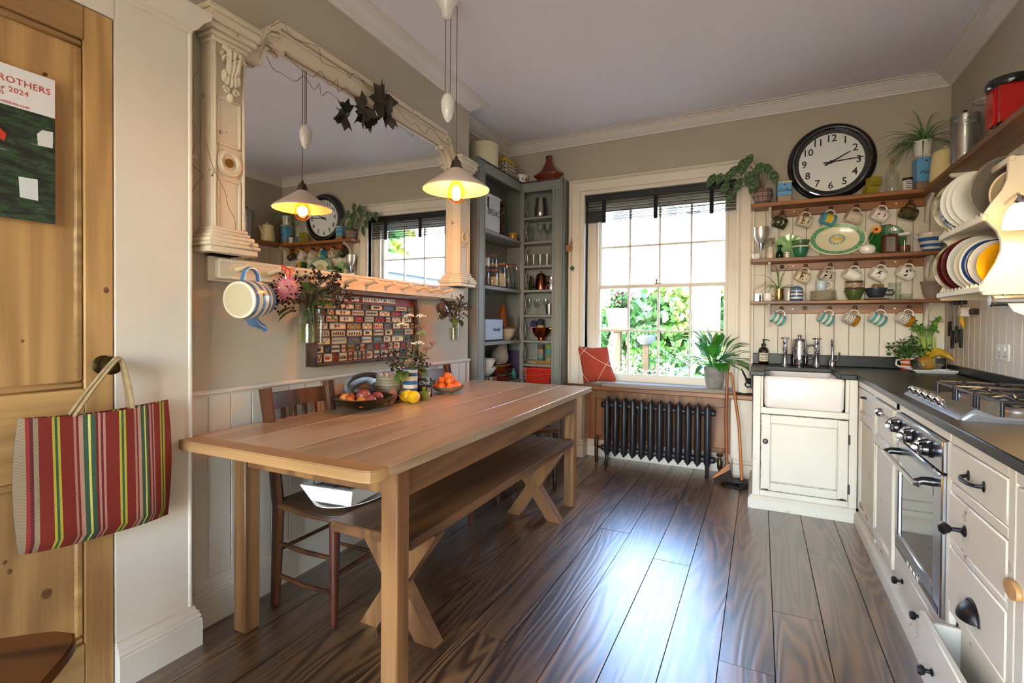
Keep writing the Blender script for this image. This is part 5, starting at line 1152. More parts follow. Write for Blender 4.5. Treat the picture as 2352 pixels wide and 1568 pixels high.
# hearth brush and long-handled dustpan propped together
bm_ = thing('long_handled_brush', 'wooden long handled brush leaning beside the radiator', 'brush', (-.235, 4.20, 0))
M_bh = wood('orange_handle', '#8a4a18', '#b5702e', None, 'z', 6, 3, .4, .05)
MB().tube([(.012, .0, .14), (.0, .02, .5), (.005, .05, .86), (.012, .052, .91), (.03, .055, .94)], [.012, .0115, .011, .0115, .01], 10).build('handle', M_bh, bm_)
MB().prism([(-.085, .035), (-.088, .02), (.035, .105), (.032, .15), (.015, .15), (-.01, .115)], -.025, .025, 'y').build('brush_head', M_bh, bm_)
g = random.Random(12); q = MB()
for i in range(260):
    t = g.random(); y = g.uniform(-.022, .022); p0 = Vector((-.085 + .12 * t, y, .022 + .085 * t)); p1 = p0 + Vector((.012 + .02 * g.random(), g.uniform(-.008, .008), 0)); p1.z = max(.001, p0.z - .04 - .03 * g.random() - .03 * t); q.tube([p0, p1], .0012, 3, caps=False)
tag(q.build('bristles', mat('dark_bristle', '#3a2c22', .8), bm_, fix=False), kind='stuff')
dp = thing('long_handled_dustpan', 'black metal dustpan on a tall wooden handle beside the sink cabinet', 'dustpan', (-.16, 4.14, 0))
q = MB(); q.prism([(-.1, -.045), (-.07, -.07), (.05, -.075), (.085, -.04), (.09, .01), (.06, .055), (-.04, .06), (-.09, .02)], .002, .008); q.prism([(.03, -.07), (.085, -.04), (.09, .01), (.06, .055), (-.04, .06), (-.04, .045), (.05, .035), (.06, 0), (.05, -.045)], .008, .035); q.prism([(0, -.03), (.085, -.03), (.085, .045), (0, .04)], .035, .042)
q.build('pan', mat('dusty_black_metal', '#15130f', .6, bump=.4, bs=80), dp)
MB().tube([(.045, .03, .03), (.02, .06, .45), (-.035, .1, .82), (-.05, .105, .85)], [.011, .0105, .01, .01], 10).build('handle', M_bh, dp)
# iron tail hook on the cabinet side, trivet, hanging reel
hk = thing('iron_hook', 'dark cast iron feathered hook on the side of the sink cabinet', 'hook', (-.052, 4.0, .78))
for k in range(4): MB().tube([(-.004, 0, .05 - .012 * k), (-.035, -.006, .03 - .008 * k + .02), (-.055 + .006 * k, -.008, .07 - .012 * k + .02), (-.07 + .012 * k, -.006, .125 - .022 * k)], [.007, .008, .007, .003], 8).build('feather', M_iron, hk)
MB().box(-.008, .004, -.012, .012, -.02, .1, .003).build('back_plate', M_iron, hk); MB().tube([(-.004, 0, .0), (-.03, 0, -.012), (-.045, 0, .006), (-.04, 0, .02)], .006, 8).build('lower_curl', M_iron, hk)
q = MB().tube([(.055 * cos(a), .055 * sin(a), .008) for a in [2 * PI * i / 28 for i in range(28)]], .006, 6, closed=True).tube([(.03 * cos(a), .03 * sin(a), .008) for a in [2 * PI * i / 20 for i in range(20)]], .004, 6, closed=True)
for k in range(8): a = k * PI / 4; q.tube([(.03 * cos(a), .03 * sin(a), .008), (.055 * cos(a), .055 * sin(a), .008)], .003, 5)
for k in range(3): a = k * 2.09; q.lathe([(0, 0), (.006, 0), (.005, .008), (0, .008)], 8, TR(.055 * cos(a), .055 * sin(a), 0))
solo('round_trivet', q, M_iron, 'round black iron trivet at the cabinet end of the window sill', 'trivet', (-.112, 4.37, .672))
rl_ = thing('cotton_reel', 'wooden cotton reel ornament with a dark feather beside the window', 'ornament', (-1.592, 4.355, 1.92), .5)
q = MB().lathe([(0, -.02), (.03, -.02), (.032, -.016), (.015, -.008), (.013, .008), (.03, .016), (.032, .02), (0, .02)], 18, RX(PI / 2)); q.build('reel', mat('reel_wood', '#9a6a3c', .6, var=.3, vs=30), rl_); MB().lathe([(.02, -.012), (.021, 0), (.02, .012)], 16, RX(PI / 2)).build('dark_thread', M_matblack, rl_)
q = MB(); q.leaf((.01, -.01, .02), (.25, 0, 1), .085, .03, .2, .3, 4); q.leaf((.01, -.005, .02), (.6, 0, .8), .06, .025, .2, .3, 4); q.build('dark_feather', mat('teal_black', '#14201f', .4), rl_, fix=False)
MB().tube([(.01, -.01, -.02), (.03, -.012, -.165)], .001, 4).build('string', M_stem, rl_); MB().ball((.031, -.012, -.185), .02, 14, 9).build('glass_ball', mat('dark_teal_glass', '#1d3f40', .08, coat=.6), rl_)

# ================================================================ OUTSIDE THE WINDOW
tag(MB().box(-40, 40, 4.9, 60, -.5, -.3).build('ground', mat('pale_garden_paving', '#a39d90', .95, var=.2, vs=3)), kind='structure')
M_fac = mat('pale_render', '#d6cfc2', .9, var=.08, vs=.6)
hs = thing('terrace_house', 'pale rendered house wall with sash windows beyond the garden', 'building', (-3, 15, -.3))
def hp(name, m, *bx):
    q = MB()
    for t in bx: q.box(*t)
    return q.build(name, m, hs, world=True, smooth=False)
hp('wall', M_fac, (-14, 8, 15.2, 17, -.3, 5.4)); hp('projecting_wall', mat('cream_render', '#e0d9cc', .9), (-14, -3.95, 14.6, 15.2, -.3, 5.4)); hp('string_course', M_fac, (-3.95, 8, 15.1, 15.2, 3.25, 3.4))
M_wfr = mat('white_frames', '#e0e0dc', .6); M_wgl = mat('reflecting_panes', '#3c464e', .15)
def hwin(x0, x1, z0, z1, nx, nz, blind=False, y=15.2):
    f = hp('window', M_wfr, (x0 - .06, x1 + .06, y - .05, y, z0 - .06, z1 + .06))
    for i in range(nx):
        for j in range(nz):
            w_ = (x1 - x0) / nx; h_ = (z1 - z0) / nz
            q = MB().box(x0 + i * w_ + .025, x0 + (i + 1) * w_ - .025, y - .065, y - .05, z0 + j * h_ + .025, z0 + (j + 1) * h_ - .025); o_ = q.build('pane', mat('shutter_grey', '#b8bcc0', .6) if blind else M_wgl, f, smooth=False); o_.matrix_local = wm(hs).inverted()
    return f
hwin(-3.5, -3.03, 3.6, 4.1, 3, 2, True); hwin(-3.45, -3.02, 2.3, 2.95, 3, 2); hwin(-1.97, -1.56, 3.9, 4.5, 2, 2); hwin(-1.97, -1.56, 2.87, 3.16, 2, 1)
q = MB().tube([(-2.2, 15.08, -.3), (-2.2, 15.08, 3.9), (-2.25, 15.08, 4.2), (-2.4, 15.08, 4.4), (-2.4, 15.08, 5.4)], .06, 8); q.build('drainpipe', mat('grey_drainpipe', '#8f9498', .6), hs, world=True)
# clapboard outhouse to the right of the window (seen in the mirror)
sh = thing('clapboard_outhouse', 'blue grey clapboard outhouse beside the garden, seen in the mirror', 'outhouse', (3.4, 9, -.3))
M_clap = mat('blue_grey_boards', '#8496a3', .7)
MB().box(2.62, 5, 5.6, 14, -.3, 2.3).build('wall', M_clap, sh, world=True, smooth=False)
b0 = None
for k in range(15):
    if b0 is None: b0 = MB().prism([(0, 0), (-.035, .0), (-.008, .172), (0, .172)], -3.45, 5.0, 'y').build('clapboard', M_clap, sh, smooth=False); b0.location = (-.78, 0, 0)
    else: inst(b0, sh, (-.78, 0, .172 * k))
MB().prism([(2.4, 2.26), (2.4, 2.33), (5.2, 3.3), (5.2, 3.2)], 5.4, 14.2, 'y').build('roof', mat('slate_roof', '#7c8a94', .6), sh, world=True, smooth=False)
def foliage(q, c, r, n, sz, g, k=0):
    for i in range(n):
        v = Vector((g.gauss(0, 1), g.gauss(0, 1), g.gauss(0, 1))).normalized() * (g.random() ** .4); p = Vector(c) + Vector((v.x * r[0], v.y * r[1], v.z * r[2]))
        d = Vector((g.uniform(-1, 1), g.uniform(-1, 1), g.uniform(-.4, 1))).normalized(); s = d.cross(Vector((g.uniform(-1, 1), g.uniform(-1, 1), .3))).normalized() * sz * .32; L_ = d * sz * g.uniform(.7, 1.3)
        q.k = k; q.add([p, p + L_ * .5 + s, p + L_, p + L_ * .5 - s], [(0, 1, 2, 3)])
LM = [mat('garden_leaf_a', '#48762e', .5), mat('garden_leaf_b', '#2f5a26', .5), mat('garden_leaf_c', '#75873a', .5)]
for m_ in LM:
    m_.node_tree.nodes['Principled BSDF'].inputs['Transmission Weight'].default_value = .0
def bush(name, label, c, r, n, sz, seed, ms=LM, stem=True, cat='shrub'):
    g = random.Random(seed); t = thing(name, label, cat, (c[0], c[1], -.3)); q = MB()
    for j in range(7):
        cc_ = (g.uniform(-.55, .55) * r[0], g.uniform(-.5, .5) * r[1], c[2] + .3 + g.uniform(-.5, .55) * r[2]); foliage(q, cc_, (r[0] * .55, r[1] * .55, r[2] * .55), n // 7, sz, g, j % len(ms))
    tag(q.build('foliage', list(ms), t, smooth=False, fix=False), kind='stuff')
    q = MB()
    for j in range(5): q.tube([(g.uniform(-.1, .1), g.uniform(-.1, .1), 0), (g.uniform(-.3, .3) * r[0], 0, (c[2] + .3) * .6), (g.uniform(-.6, .6) * r[0], g.uniform(-.3, .3) * r[1], c[2] + .3 + .3 * r[2])], [.03, .02, .006], 5)
    q.build('stems', M_stem, t)
bush('fig_shrub', 'large leafed green shrub in the middle of the garden', (-1.5, 9.6, 1.1), (.95, .6, .95), 2600, .2, 1); bush('laurel_shrub', 'dense bright green shrub behind the peace lily window panes', (-.75, 9.2, 1.05), (.7, .5, .95), 2000, .15, 2)
bush('climbing_shrub', 'light green climbing shrub by the house wall', (-2.6, 10.5, 1.1), (.8, .5, .8), 1500, .16, 3); bush('low_hedge', 'low dark green hedge behind the white flower bed', (-1.3, 8.2, .35), (1.5, .4, .6), 2600, .1, 4)
bush('garden_tree', 'yellow green tree behind the clapboard outhouse, seen in the mirror', (6.9, 12, 4.1), (2.6, 1.6, 1.5), 2600, .35, 6, [mat('sunny_leaf', '#93a12a', .5), LM[0]], cat='tree')
bush('apple_tree', 'slim fruit tree with thin sunlit leaves before the house', (-.35, 11, 1.7), (.5, .4, .6), 500, .14, 7, [LM[2], mat('orange_leaf', '#b08a4a', .5)], cat='tree')
fb = thing('white_flower_bed', 'bed of small white flowers over green leaves below the window', 'flower bed', (-1.3, 6.7, -.3)); g = random.Random(17); q = MB()
for k in range(5200):
    x = g.uniform(-1.15, 1.1); y = g.uniform(-.75, .75); h = .62 + .2 * (y + .75) / 1.5 + .06 * sin(x * 7) + .05 * sin(y * 9 + x * 4); z = g.uniform(.15, h); d = Vector((g.uniform(-1, 1), g.uniform(-1, 1), g.uniform(0, 1.2))).normalized() * .075; s = d.cross(Vector((g.uniform(-1, 1), .3, g.uniform(-1, 1)))).normalized() * .017; p = Vector((x, y, z)); q.k = k % 2; q.add([p, p + d * .5 + s, p + d, p + d * .5 - s], [(0, 1, 2, 3)])
tag(q.build('foliage', [LM[1], LM[0]], fb, smooth=False, fix=False), kind='stuff')
q = MB()
for k in range(1100):
    x = g.uniform(-1.15, 1.1); y = g.uniform(-.75, .75); h = .65 + .24 * (y + .75) / 1.5 + .06 * sin(x * 7) + .05 * sin(y * 9 + x * 4); p = Vector((x, y, h + g.uniform(-.07, .1))); r = g.uniform(.014, .026); n_ = Vector((g.uniform(-.5, .5), -1, g.uniform(.2, 1))).normalized(); a_ = n_.orthogonal().normalized(); b_ = n_.cross(a_)
    q.add([p + (a_ * cos(t) + b_ * sin(t)) * r * (1 if i % 2 else .45) for i, t in enumerate([2 * PI * j / 8 for j in range(8)])], [tuple(range(8))])
tag(q.build('flowers', mat('white_petals', '#e8eae8', .7), fb, smooth=False, fix=False), kind='stuff')
tbk = thing('flower_tub', 'white weathered tub of pink flowers raised on a post in the garden', 'planter', (-1.88, 7.25, -.3))
MB().box(-.05, .05, -.05, .05, 0, 1.47).build('post', M_stem, tbk); MB().box(-.2, .2, -.16, .16, 1.44, 1.47).build('platform', M_stem, tbk)
MB().lathe([(0, 1.47), (.135, 1.47), (.175, 1.75), (.182, 1.755), (.165, 1.755), (.13, 1.5), (0, 1.5)], 22).build('tub', mat('flaking_white_tin', '#cdd0ce', .6, var=.25, vs=14), tbk)
g = random.Random(8); q = MB(); foliage(q, (0, 0, 1.85), (.2, .2, .14), 420, .085, g, 0); q.k = 1
for k in range(60): q.k = 1; q.ball((g.uniform(-.22, .22), g.uniform(-.2, .1), 1.85 + g.uniform(-.02, .16)), .019, 5, 3)
tag(q.build('flowers', [LM[1], mat('pink_petals', '#c8405a', .6)], tbk, smooth=False, fix=False), kind='stuff')
wb = thing('wire_basket_planter', 'grey wire basket planter on a post among the shrubs', 'planter', (-1.6, 7.9, -.3))
MB().box(-.04, .04, -.04, .04, 0, 1.22).build('post', M_stem, wb); MB().lathe([(0, 1.2), (.08, 1.21), (.135, 1.27), (.15, 1.36), (.142, 1.36), (.07, 1.23), (0, 1.22)], 20).build('basket', mat('grey_basket', '#6f736f', .7, bump=.6, bs=60), wb); q = MB(); foliage(q, (0, 0, 1.4), (.17, .15, .08), 260, .07, g); tag(q.build('foliage', LM[0], wb, smooth=False, fix=False), kind='stuff')
gc = thing('garden_chair', 'pale wooden folding garden chair outside the window', 'chair', (-1.86, 6.55, -.3), .4)
M_gc = mat('pale_garden_wood', '#b98f62', .7)
for y in (-.2, .2):
    MB().tube([(-.2, y, 0), (.12, y, 1.4)], .022, 6).build('leg', M_gc, gc); MB().tube([(.25, y, 0), (-.16, y, 1.12)], .022, 6).build('leg', M_gc, gc)
for k in range(4): MB().box(-.02, .02, -.2, .2, 0, .05, T=TR(.0 + .033 * k, 0, .92 + .13 * k)).build('slat', M_gc, gc)
# ================================================================ SHELVES ON THE SINK WALL
M_wb = mat('white_bracket_paint', '#d2cbbd', .5)
M_pegd = wood('dark_peg', '#2e170a', '#5a3016', None, 'y', 8, 3, .4, .05)
SH = [(2.15, .03, 2.058), (1.728, .028, 1.642), (1.404, .022, 1.312)]
NAMES = ['top pine wall shelf under the big clock', 'middle pine wall shelf holding the oval platter', 'lowest pine wall shelf holding stacked plates']
PX = [.142 + .157 * k for k in range(6)]
for (z, t, zb), nm in zip(SH, NAMES):
    s = thing('wall_shelf', nm + ', with mug pegs', 'shelf', (-.07, 4.41, z), 0, 'pine mug shelves on the sink wall')
    MB().box(-.075, 1.142, 4.243, 4.415, z - t, z, .003).build('shelf_board', M_shelf, s, world=True)
    MB().box(.066, 1.012, 4.392, 4.417, zb, z - t, .003).build('peg_board', M_shelf, s, world=True)
    for x in PX: MB().lathe([(.008, 0), (.008, .03), (.013, .036), (.014, .044), (.009, .05), (0, .051)], 12, TR(x, 4.392, z - t - .035) @ RX(PI / 2 - .15)).build('peg', M_pegd, s, world=True)
    for x in (.22, .853): MB().lathe([(0, 0), (.006, 0), (.005, .003), (0, .004)], 8, TR(x, 4.392, zb + .035) @ RX(PI / 2)).build('screw_cap', M_china, s, world=True)
    br_ = [(4.415, z - t), (4.27, z - t), (4.262, z - t - .012), (4.275, z - t - .022), (4.31, z - t - .03), (4.345, z - t - .05), (4.37, z - t - .09), (4.378, z - t - .14), (4.388, z - t - .165), (4.4, z - t - .175), (4.415, z - t - .165)]
    for x in (.045, 1.016): MB().prism(br_, x, x + .02, 'x').build('bracket', M_wb, s, world=True)
# long shelf returning along the cooker wall
rs = thing('long_wall_shelf', 'long pine shelf running along the wall above the plate rack', 'shelf', (1.06, 3.0, 2.15))
MB().box(.971, 1.142, 1.25, 4.242, 2.12, 2.15, .003).build('shelf_board', M_shelfY, rs, world=True)
for y in (3.78, 2.55): MB().prism([(1.142, 2.12), (.99, 2.12), (.985, 2.11), (1.0, 2.098), (1.05, 2.092), (1.09, 2.07), (1.115, 2.02), (1.142, 1.98)], y, y + .02, 'y').build('bracket', M_wb, rs, world=True)

# ---------------------------------------------------------------- mugs
def printmat(name, base, ink, scale=38, th=.54, ink2=None):
    if name in MC: return MC[name]
    m, nt, p, L = _base(name); N = nt.nodes.new; tc = N('ShaderNodeTexCoord'); nz = N('ShaderNodeTexNoise'); nz.inputs['Scale'].default_value = scale; nz.inputs['Detail'].default_value = 2; L(tc.outputs['Object'], nz.inputs['Vector'])
    rp = N('ShaderNodeValToRGB'); rp.color_ramp.interpolation = 'CONSTANT'; e = rp.color_ramp.elements; e[0].color = rgb(base); e[1].position = th; e[1].color = rgb(ink)
    if ink2: k = e.new(th + .07); k.color = rgb(ink2)
    L(nz.outputs[0], rp.inputs[0]); L(rp.outputs[0], p.inputs['Base Color']); p.inputs['Roughness'].default_value = .2; MC[name] = m; return m
def gridmat():
    m, nt, p, L = _base('grid_and_mustard'); N = nt.nodes.new; tc = N('ShaderNodeTexCoord'); sp = N('ShaderNodeSeparateXYZ'); L(tc.outputs['Object'], sp.inputs[0])
    at_ = N('ShaderNodeMath'); at_.operation = 'ARCTAN2'; L(sp.outputs[1], at_.inputs[0]); L(sp.outputs[0], at_.inputs[1])
    def line(src, mul, w_):
        a = N('ShaderNodeMath'); a.operation = 'MULTIPLY'; a.inputs[1].default_value = mul; L(src, a.inputs[0]); f = N('ShaderNodeMath'); f.operation = 'FRACT'; L(a.outputs[0], f.inputs[0]); c_ = N('ShaderNodeMath'); c_.operation = 'LESS_THAN'; c_.inputs[1].default_value = w_; L(f.outputs[0], c_.inputs[0]); return c_.outputs[0]
    mx_ = N('ShaderNodeMath'); mx_.operation = 'MAXIMUM'; L(line(sp.outputs[2], 78, .2), mx_.inputs[0]); L(line(at_.outputs[0], 3.18, .2), mx_.inputs[1])
    c1_ = N('ShaderNodeMix'); c1_.data_type = 'RGBA'; c1_.inputs[6].default_value = rgb('#e4ded2'); c1_.inputs[7].default_value = rgb('#1c1a1a'); L(mx_.outputs[0], c1_.inputs[0])
    gt = N('ShaderNodeMath'); gt.operation = 'GREATER_THAN'; gt.inputs[1].default_value = .056; L(sp.outputs[2], gt.inputs[0])
    c2_ = N('ShaderNodeMix'); c2_.data_type = 'RGBA'; L(gt.outputs[0], c2_.inputs[0]); L(c1_.outputs[2], c2_.inputs[6]); c2_.inputs[7].default_value = rgb('#a8741c'); L(c2_.outputs[2], p.inputs['Base Color']); p.inputs['Roughness'].default_value = .15; return m
M_grid = gridmat()
M_teal = bands('teal_stripes', [(0, '#5aa09c'), (.22, '#dcd5c4'), (.4, '#5aa09c'), (.6, '#dcd5c4'), (.78, '#5aa09c')], 'z', 0, .09)
def mug(name, label, loc, body, handle, tilt=.38, r=.042, h=.09, prnt=None, taper=1.0, group='mugs hanging from the pine shelves', yaw=.28, hang=True, rz=0):
    if hang:
        a = Vector((cos(tilt) * cos(yaw), sin(yaw), -sin(tilt))).normalized(); x_ = Vector((.0, 0, 1)); x_ = (x_ - a * x_.dot(a)).normalized(); y_ = a.cross(x_)
        Rm = Matrix(((x_.x, y_.x, a.x, 0), (x_.y, y_.y, a.y, 0), (x_.z, y_.z, a.z, 0), (0, 0, 0, 1)))
        o_ = Vector(loc) - (Rm @ Vector((r + .024, 0, h * .5)))
        t = thing(name, label, 'mug', o_, rot=Rm, group=group)
    else: t = thing(name, label, 'mug', loc, rz)
    MB().lathe([(0, .001), (r * .86 * taper, 0), (r * .95 * taper, .004), (r * (taper + 1) / 2, h * .5), (r, h - .002), (r * .97, h), (r * .92, h - .002), (r * .88 * taper, .008), (0, .007)], 24).build('mug_body', body, t)
    MB().tube([(r * .95, 0, h * .86), (r + .02, 0, h * .84), (r + .03, 0, h * .62), (r + .028, 0, h * .4), (r + .015, 0, h * .22), (r * .93 * taper, 0, h * .18)], .0052, 8).build('mug_handle', handle, t)
    if body in (M_grid, M_teal): MB().lathe([(0, -.0008), (r * .86 * taper, -.0008), (r * .9 * taper, .002)], 22).build('base', M_china, t)
    if prnt is not None:
        q = MB(); n = 10; vs = []; F = []; rr = r * (taper + 1) / 2 + .0012
        for j in range(2):
            for i in range(n + 1): a_ = PI / 2 - .75 + 1.5 * i / n; vs.append((rr * cos(a_), rr * sin(a_), h * (.22 + .56 * j)))
        F = [(i, i + 1, n + 2 + i, n + 1 + i) for i in range(n)]
        q.add(vs, F).build('printed_picture', prnt, t, fix=False)
    return t
zp = [s[0] - s[1] - .052 for s in SH]
PY = 4.345
M_oat = mat('oatmeal_china', '#cdbfa6', .2, coat=.4); M_olive = mat('olive_glaze', '#34361f', .2, coat=.4)
row1 = [('dark green mug with white writing and flowers', M_olive, M_dark, printmat('p_green', '#34361f', '#d5d5c8', 45, .56), .25), ('cream mug with birds and a thick loop handle', M_oat, M_oat, printmat('p_bird', '#cdbfa6', '#2a1a10', 40, .57, '#a8602a'), .1),
        ('turquoise mug with a yellow landscape picture', mat('turquoise_glaze', '#3f93a6', .2, coat=.4), M_china, printmat('p_sun', '#c8a81c', '#d8d0a8', 45, .56, '#2f6a9a'), .2), ('cream mug dotted with orange and blue spots', M_oat, M_oat, printmat('p_dots', '#cdbfa6', '#55588a', 60, .66, '#55588a'), .3),
        ('white china mug with a red rose', M_china, M_china, printmat('p_rose', '#e9e4da', '#b0343a', 42, .58, '#4a6a3a'), .45), ('dark olive marbled mug', mat('marbled_olive', '#2a2418', .25, coat=.4, var=.7, vs=40, col2='#5a5438'), M_olive, None, .05)]
for x, (lb, b_, h_, p_, tl_) in zip(PX, row1): mug('mug', lb + ' hanging below the top shelf', (x, PY, zp[0]), b_, h_, .25 + tl_ * .5, prnt=p_)
row2 = [None, ('ivory mug with a sitting cat picture', M_cream_china, '#5a4a34'), ('greyish mug with running dog silhouettes', mat('grey_white_china', '#c2b5a6', .2, coat=.4), '#1c1412'), ('white mug with a tiny bird drawing', M_china, '#4a4a50'), ('white mug with a shaggy dog drawing', M_china, '#241c18'), ('white mug with a hedgehog drawing', M_china, '#28262a')]
for i, (x, rr_) in enumerate(zip(PX, row2)):
    if rr_: mug('mug', rr_[0] + ' hanging below the middle shelf', (x, PY, zp[1]), rr_[1], rr_[1], .4 + .03 * i, prnt=printmat('p_ani%d' % i, {1: '#d9cba8', 2: '#c2b5a6'}.get(i, '#e9e4da'), rr_[2], 34 + 4 * i, .56 if i != 3 else .66))
row3 = ['teal and cream striped mug at the free end of the lowest peg row', None, 'teal and cream striped mug beside a grid patterned mug and an empty peg', 'grid patterned mug with mustard rim between two striped mugs', 'teal and cream striped mug between two grid patterned mugs', 'grid patterned mug with mustard rim above the celery']
for i, (x, lb) in enumerate(zip(PX, row3)):
    if lb: mug('mug', lb, (x, PY, zp[2]), M_grid if 'grid' in lb[:5] else M_teal, M_china, .48)

# ---------------------------------------------------------------- clock
ck = thing('wall_clock', 'big round black station clock standing on the top shelf', 'clock', (.455, 4.425, 2.437), rot=RX(PI / 2 + .05))
M_face = mat('clock_face', '#d9dad2', .35)
MB().lathe([(0, 0), (.262, 0), (.272, .008), (.282, .02), (.284, .034), (.276, .044), (.27, .046), (.266, .056), (.256, .062), (.25, .06), (.246, .05), (.0, .03)], 56).build('case', M_black, ck, ang=30)
MB().lathe([(.252, .058), (.25, .068), (.243, .07), (.237, .064), (.236, .05)], 56).build('bezel', mat('dark_chrome', '#8a8682', .1, 1), ck)
MB().lathe([(0, .047), (.238, .047), (.238, .044)], 48).build('dial', M_face, ck)
q = MB()
for k in range(60):
    if k % 5: a = 2 * PI * k / 60; q.box(-.0011, .0011, .208, .22, .047, .0476, T=RZ(-a))
tag(q.build('minute_marks', M_ink, ck, smooth=False), kind='stuff')
for k in range(12):
    a = 2 * PI * k / 12; MB().box(-.0028, .0028, .205, .222, .047, .0478, T=RZ(-a)).build('hour_mark', M_ink, ck, smooth=False)
    n_ = 12 if k == 0 else k; text('numeral', str(n_), .072, M_ink, ck, TR(.172 * sin(a), .172 * cos(a), .0475), bold=.0011)
def hand(ang, L_, tail, w_, z): return MB().prism([(-w_, -tail), (w_, -tail), (w_ * .6, L_), (-w_ * .6, L_)], z, z + .002, 'z', T=RZ(-ang)).build('clock_hand', M_ink, ck)
hand(math.radians(62), .135, .045, .0065, .051); hand(math.radians(86), .2, .05, .005, .0545); MB().lathe([(.012, .048), (.012, .058), (0, .06)], 14).build('centre_boss', M_ink, ck)

# ---------------------------------------------------------------- top shelf
Z1, Z2, Z3, SY = SH[0][0], SH[1][0], SH[2][0], 4.33
bg = thing('spotted_begonia', 'white spotted begonia in a brown checked pot at the end of the top shelf', 'plant', (.003, SY, Z1))
M_chk = bands('brown_check', [(0, '#7a6258'), (.14, '#3a2420'), (.18, '#8a7064'), (.45, '#3a2420'), (.49, '#8a7064'), (.75, '#3a2420'), (.79, '#7a6258')], 'z', 0, .12, .6, coat=0)
MB().lathe([(0, 0), (.045, 0), (.055, .02), (.072, .07), (.074, .09), (.066, .118), (.06, .118), (.06, .1), (0, .095)], 24).build('pot', M_chk, bg)
q = MB()
for k in range(12): a = 2 * PI * k / 12; q.tube([(.046 * cos(a), .046 * sin(a), .004), (.0735 * cos(a), .0735 * sin(a), .07), (.0675 * cos(a), .0675 * sin(a), .117)], .002, 5)
tag(q.build('pot_ribs', mat('pot_rib_brown', '#3a2420', .6), bg), kind='stuff')
m, nt, p, L = _base('spotted_leaf'); N = nt.nodes.new; tc = N('ShaderNodeTexCoord'); vo = N('ShaderNodeTexVoronoi'); vo.inputs['Scale'].default_value = 85; vo.inputs['Randomness'].default_value = .6; L(tc.outputs['Object'], vo.inputs['Vector'])
rp = N('ShaderNodeValToRGB'); rp.color_ramp.elements[0].position = .2; rp.color_ramp.elements[0].color = rgb('#c9d2b8'); rp.color_ramp.elements[1].position = .28; rp.color_ramp.elements[1].color = rgb('#3a5428'); L(vo.outputs['Distance'], rp.inputs[0]); L(rp.outputs[0], p.inputs['Base Color']); p.inputs['Roughness'].default_value = .35
M_spot = m; g = random.Random(6); q = MB()
for i, (dx, dz, dy) in enumerate(((-.36, .27, -.02), (-.31, .26, -.05), (-.24, .29, 0), (-.2, .3, -.06), (-.14, .36, -.02), (-.09, .38, -.05), (-.26, .18, -.06), (-.16, .2, -.07), (-.1, .24, -.08), (-.05, .28, -.03), (-.02, .3, -.07), (.03, .3, -.02), (-.06, .18, -.09), (.07, .24, -.04), (-.21, .12, -.05), (-.13, .32, -.08))):
    b0 = Vector((0, 0, .1)); tip = Vector((dx, dy, dz)); q.tube([b0, b0.lerp(tip, .5) + Vector((0, 0, .06)), tip], .0025, 5)
    l_ = MB(); sg = -1 if dx < 0 else 1; l_.leaf(tip + Vector((-sg * .015, 0, .012)), Vector((sg * g.uniform(.15, .5), -.25, -.75)), g.uniform(.11, .15), g.uniform(.055, .07), .35, .12, 5, up=(0, -1, .3), pw=.8); l_.build('leaf', M_spot, bg, ang=80, fix=False)
q.build('stems', mat('begonia_stem', '#6a5a34', .5), bg)
M_tinblue = mat('sky_blue_print', '#5f9fc9', .4, coat=.2)
def tin(word, label, loc, w_, d_, h_, rz, split):
    t = thing(word.lower() + '_tin', label, 'tin', loc, rz)
    MB().box(-w_, w_, -d_, d_, 0, h_ * split, .004).build('tin_base', mat('tin_beige', '#a89078', .35, .6), t); MB().box(-w_, w_, -d_, d_, h_ * split, h_ - .012, .003).build('tin_body', M_tinblue, t); MB().box(-w_ - .001, w_ + .001, -d_ - .001, d_ + .001, h_ - .014, h_, .003).build('lid', mat('tin_cream', '#c9c0a8', .4), t)
    text('lettering', word, w_ * .72, M_ink, t, Matrix(((1, 0, 0, 0), (0, 0, -1, -d_ - .0012), (0, 1, 0, h_ * (split + .25)), (0, 0, 0, 1))), shear=.4)
    MB().lathe([(0, 0), (w_ * .2, 0), (w_ * .2, .001), (0, .001)], 14, TR(0, -d_, h_ * .84) @ RX(PI / 2) @ Matrix.Diagonal((1, .6, 1, 1))).build('red_badge', mat('badge_red', '#8e1c24', .4), t)
tin('Coffee', 'small pale blue tin lettered Coffee on the top shelf', (.147, 4.335, Z1), .048, .04, .162, .12, .33)
tin('Flour', 'taller pale blue tin lettered Flour under the spider plant', (.99, 4.335, Z1), .05, .048, .235, .1, .25)
for z, x, lb in ((0, .69, 'lower olive green soap block beside the clock'), (.062, .708, 'upper olive green soap block beside the clock')): solo('soap_block', MB().box(-.037, .037, -.034, .034, 0, .061, .004), mat('olive_soap', '#93851c', .6, var=.2, vs=14), lb, 'soap', (x, 4.32, Z1 + z), .35, 'olive soap blocks')
bt = thing('cork_bottle', 'clear glass bottle with a cork on the top shelf', 'bottle', (.815, SY, Z1))
MB().lathe([(0, .002), (.038, 0), (.041, .008), (.041, .12), (.034, .145), (.014, .165), (.013, .215), (.017, .218), (.017, .228), (.011, .228)], 22).build('bottle_glass', M_glass, bt); MB().lathe([(.01, .215), (.012, .245), (0, .246)], 12).build('cork', mat('cork', '#a8804c', .8), bt)
lj = thing('label_jar', 'small jar with a printed white label and dark lid on the top shelf', 'jar', (.9, 4.32, Z1)); MB().lathe([(0, 0), (.027, 0), (.028, .004), (.028, .082), (0, .084)], 18).build('jar_body', mat('label_paper', '#d5d2ca', .5), lj); MB().lathe([(.029, .078), (.029, .096), (0, .098)], 18).build('lid', M_matblack, lj)
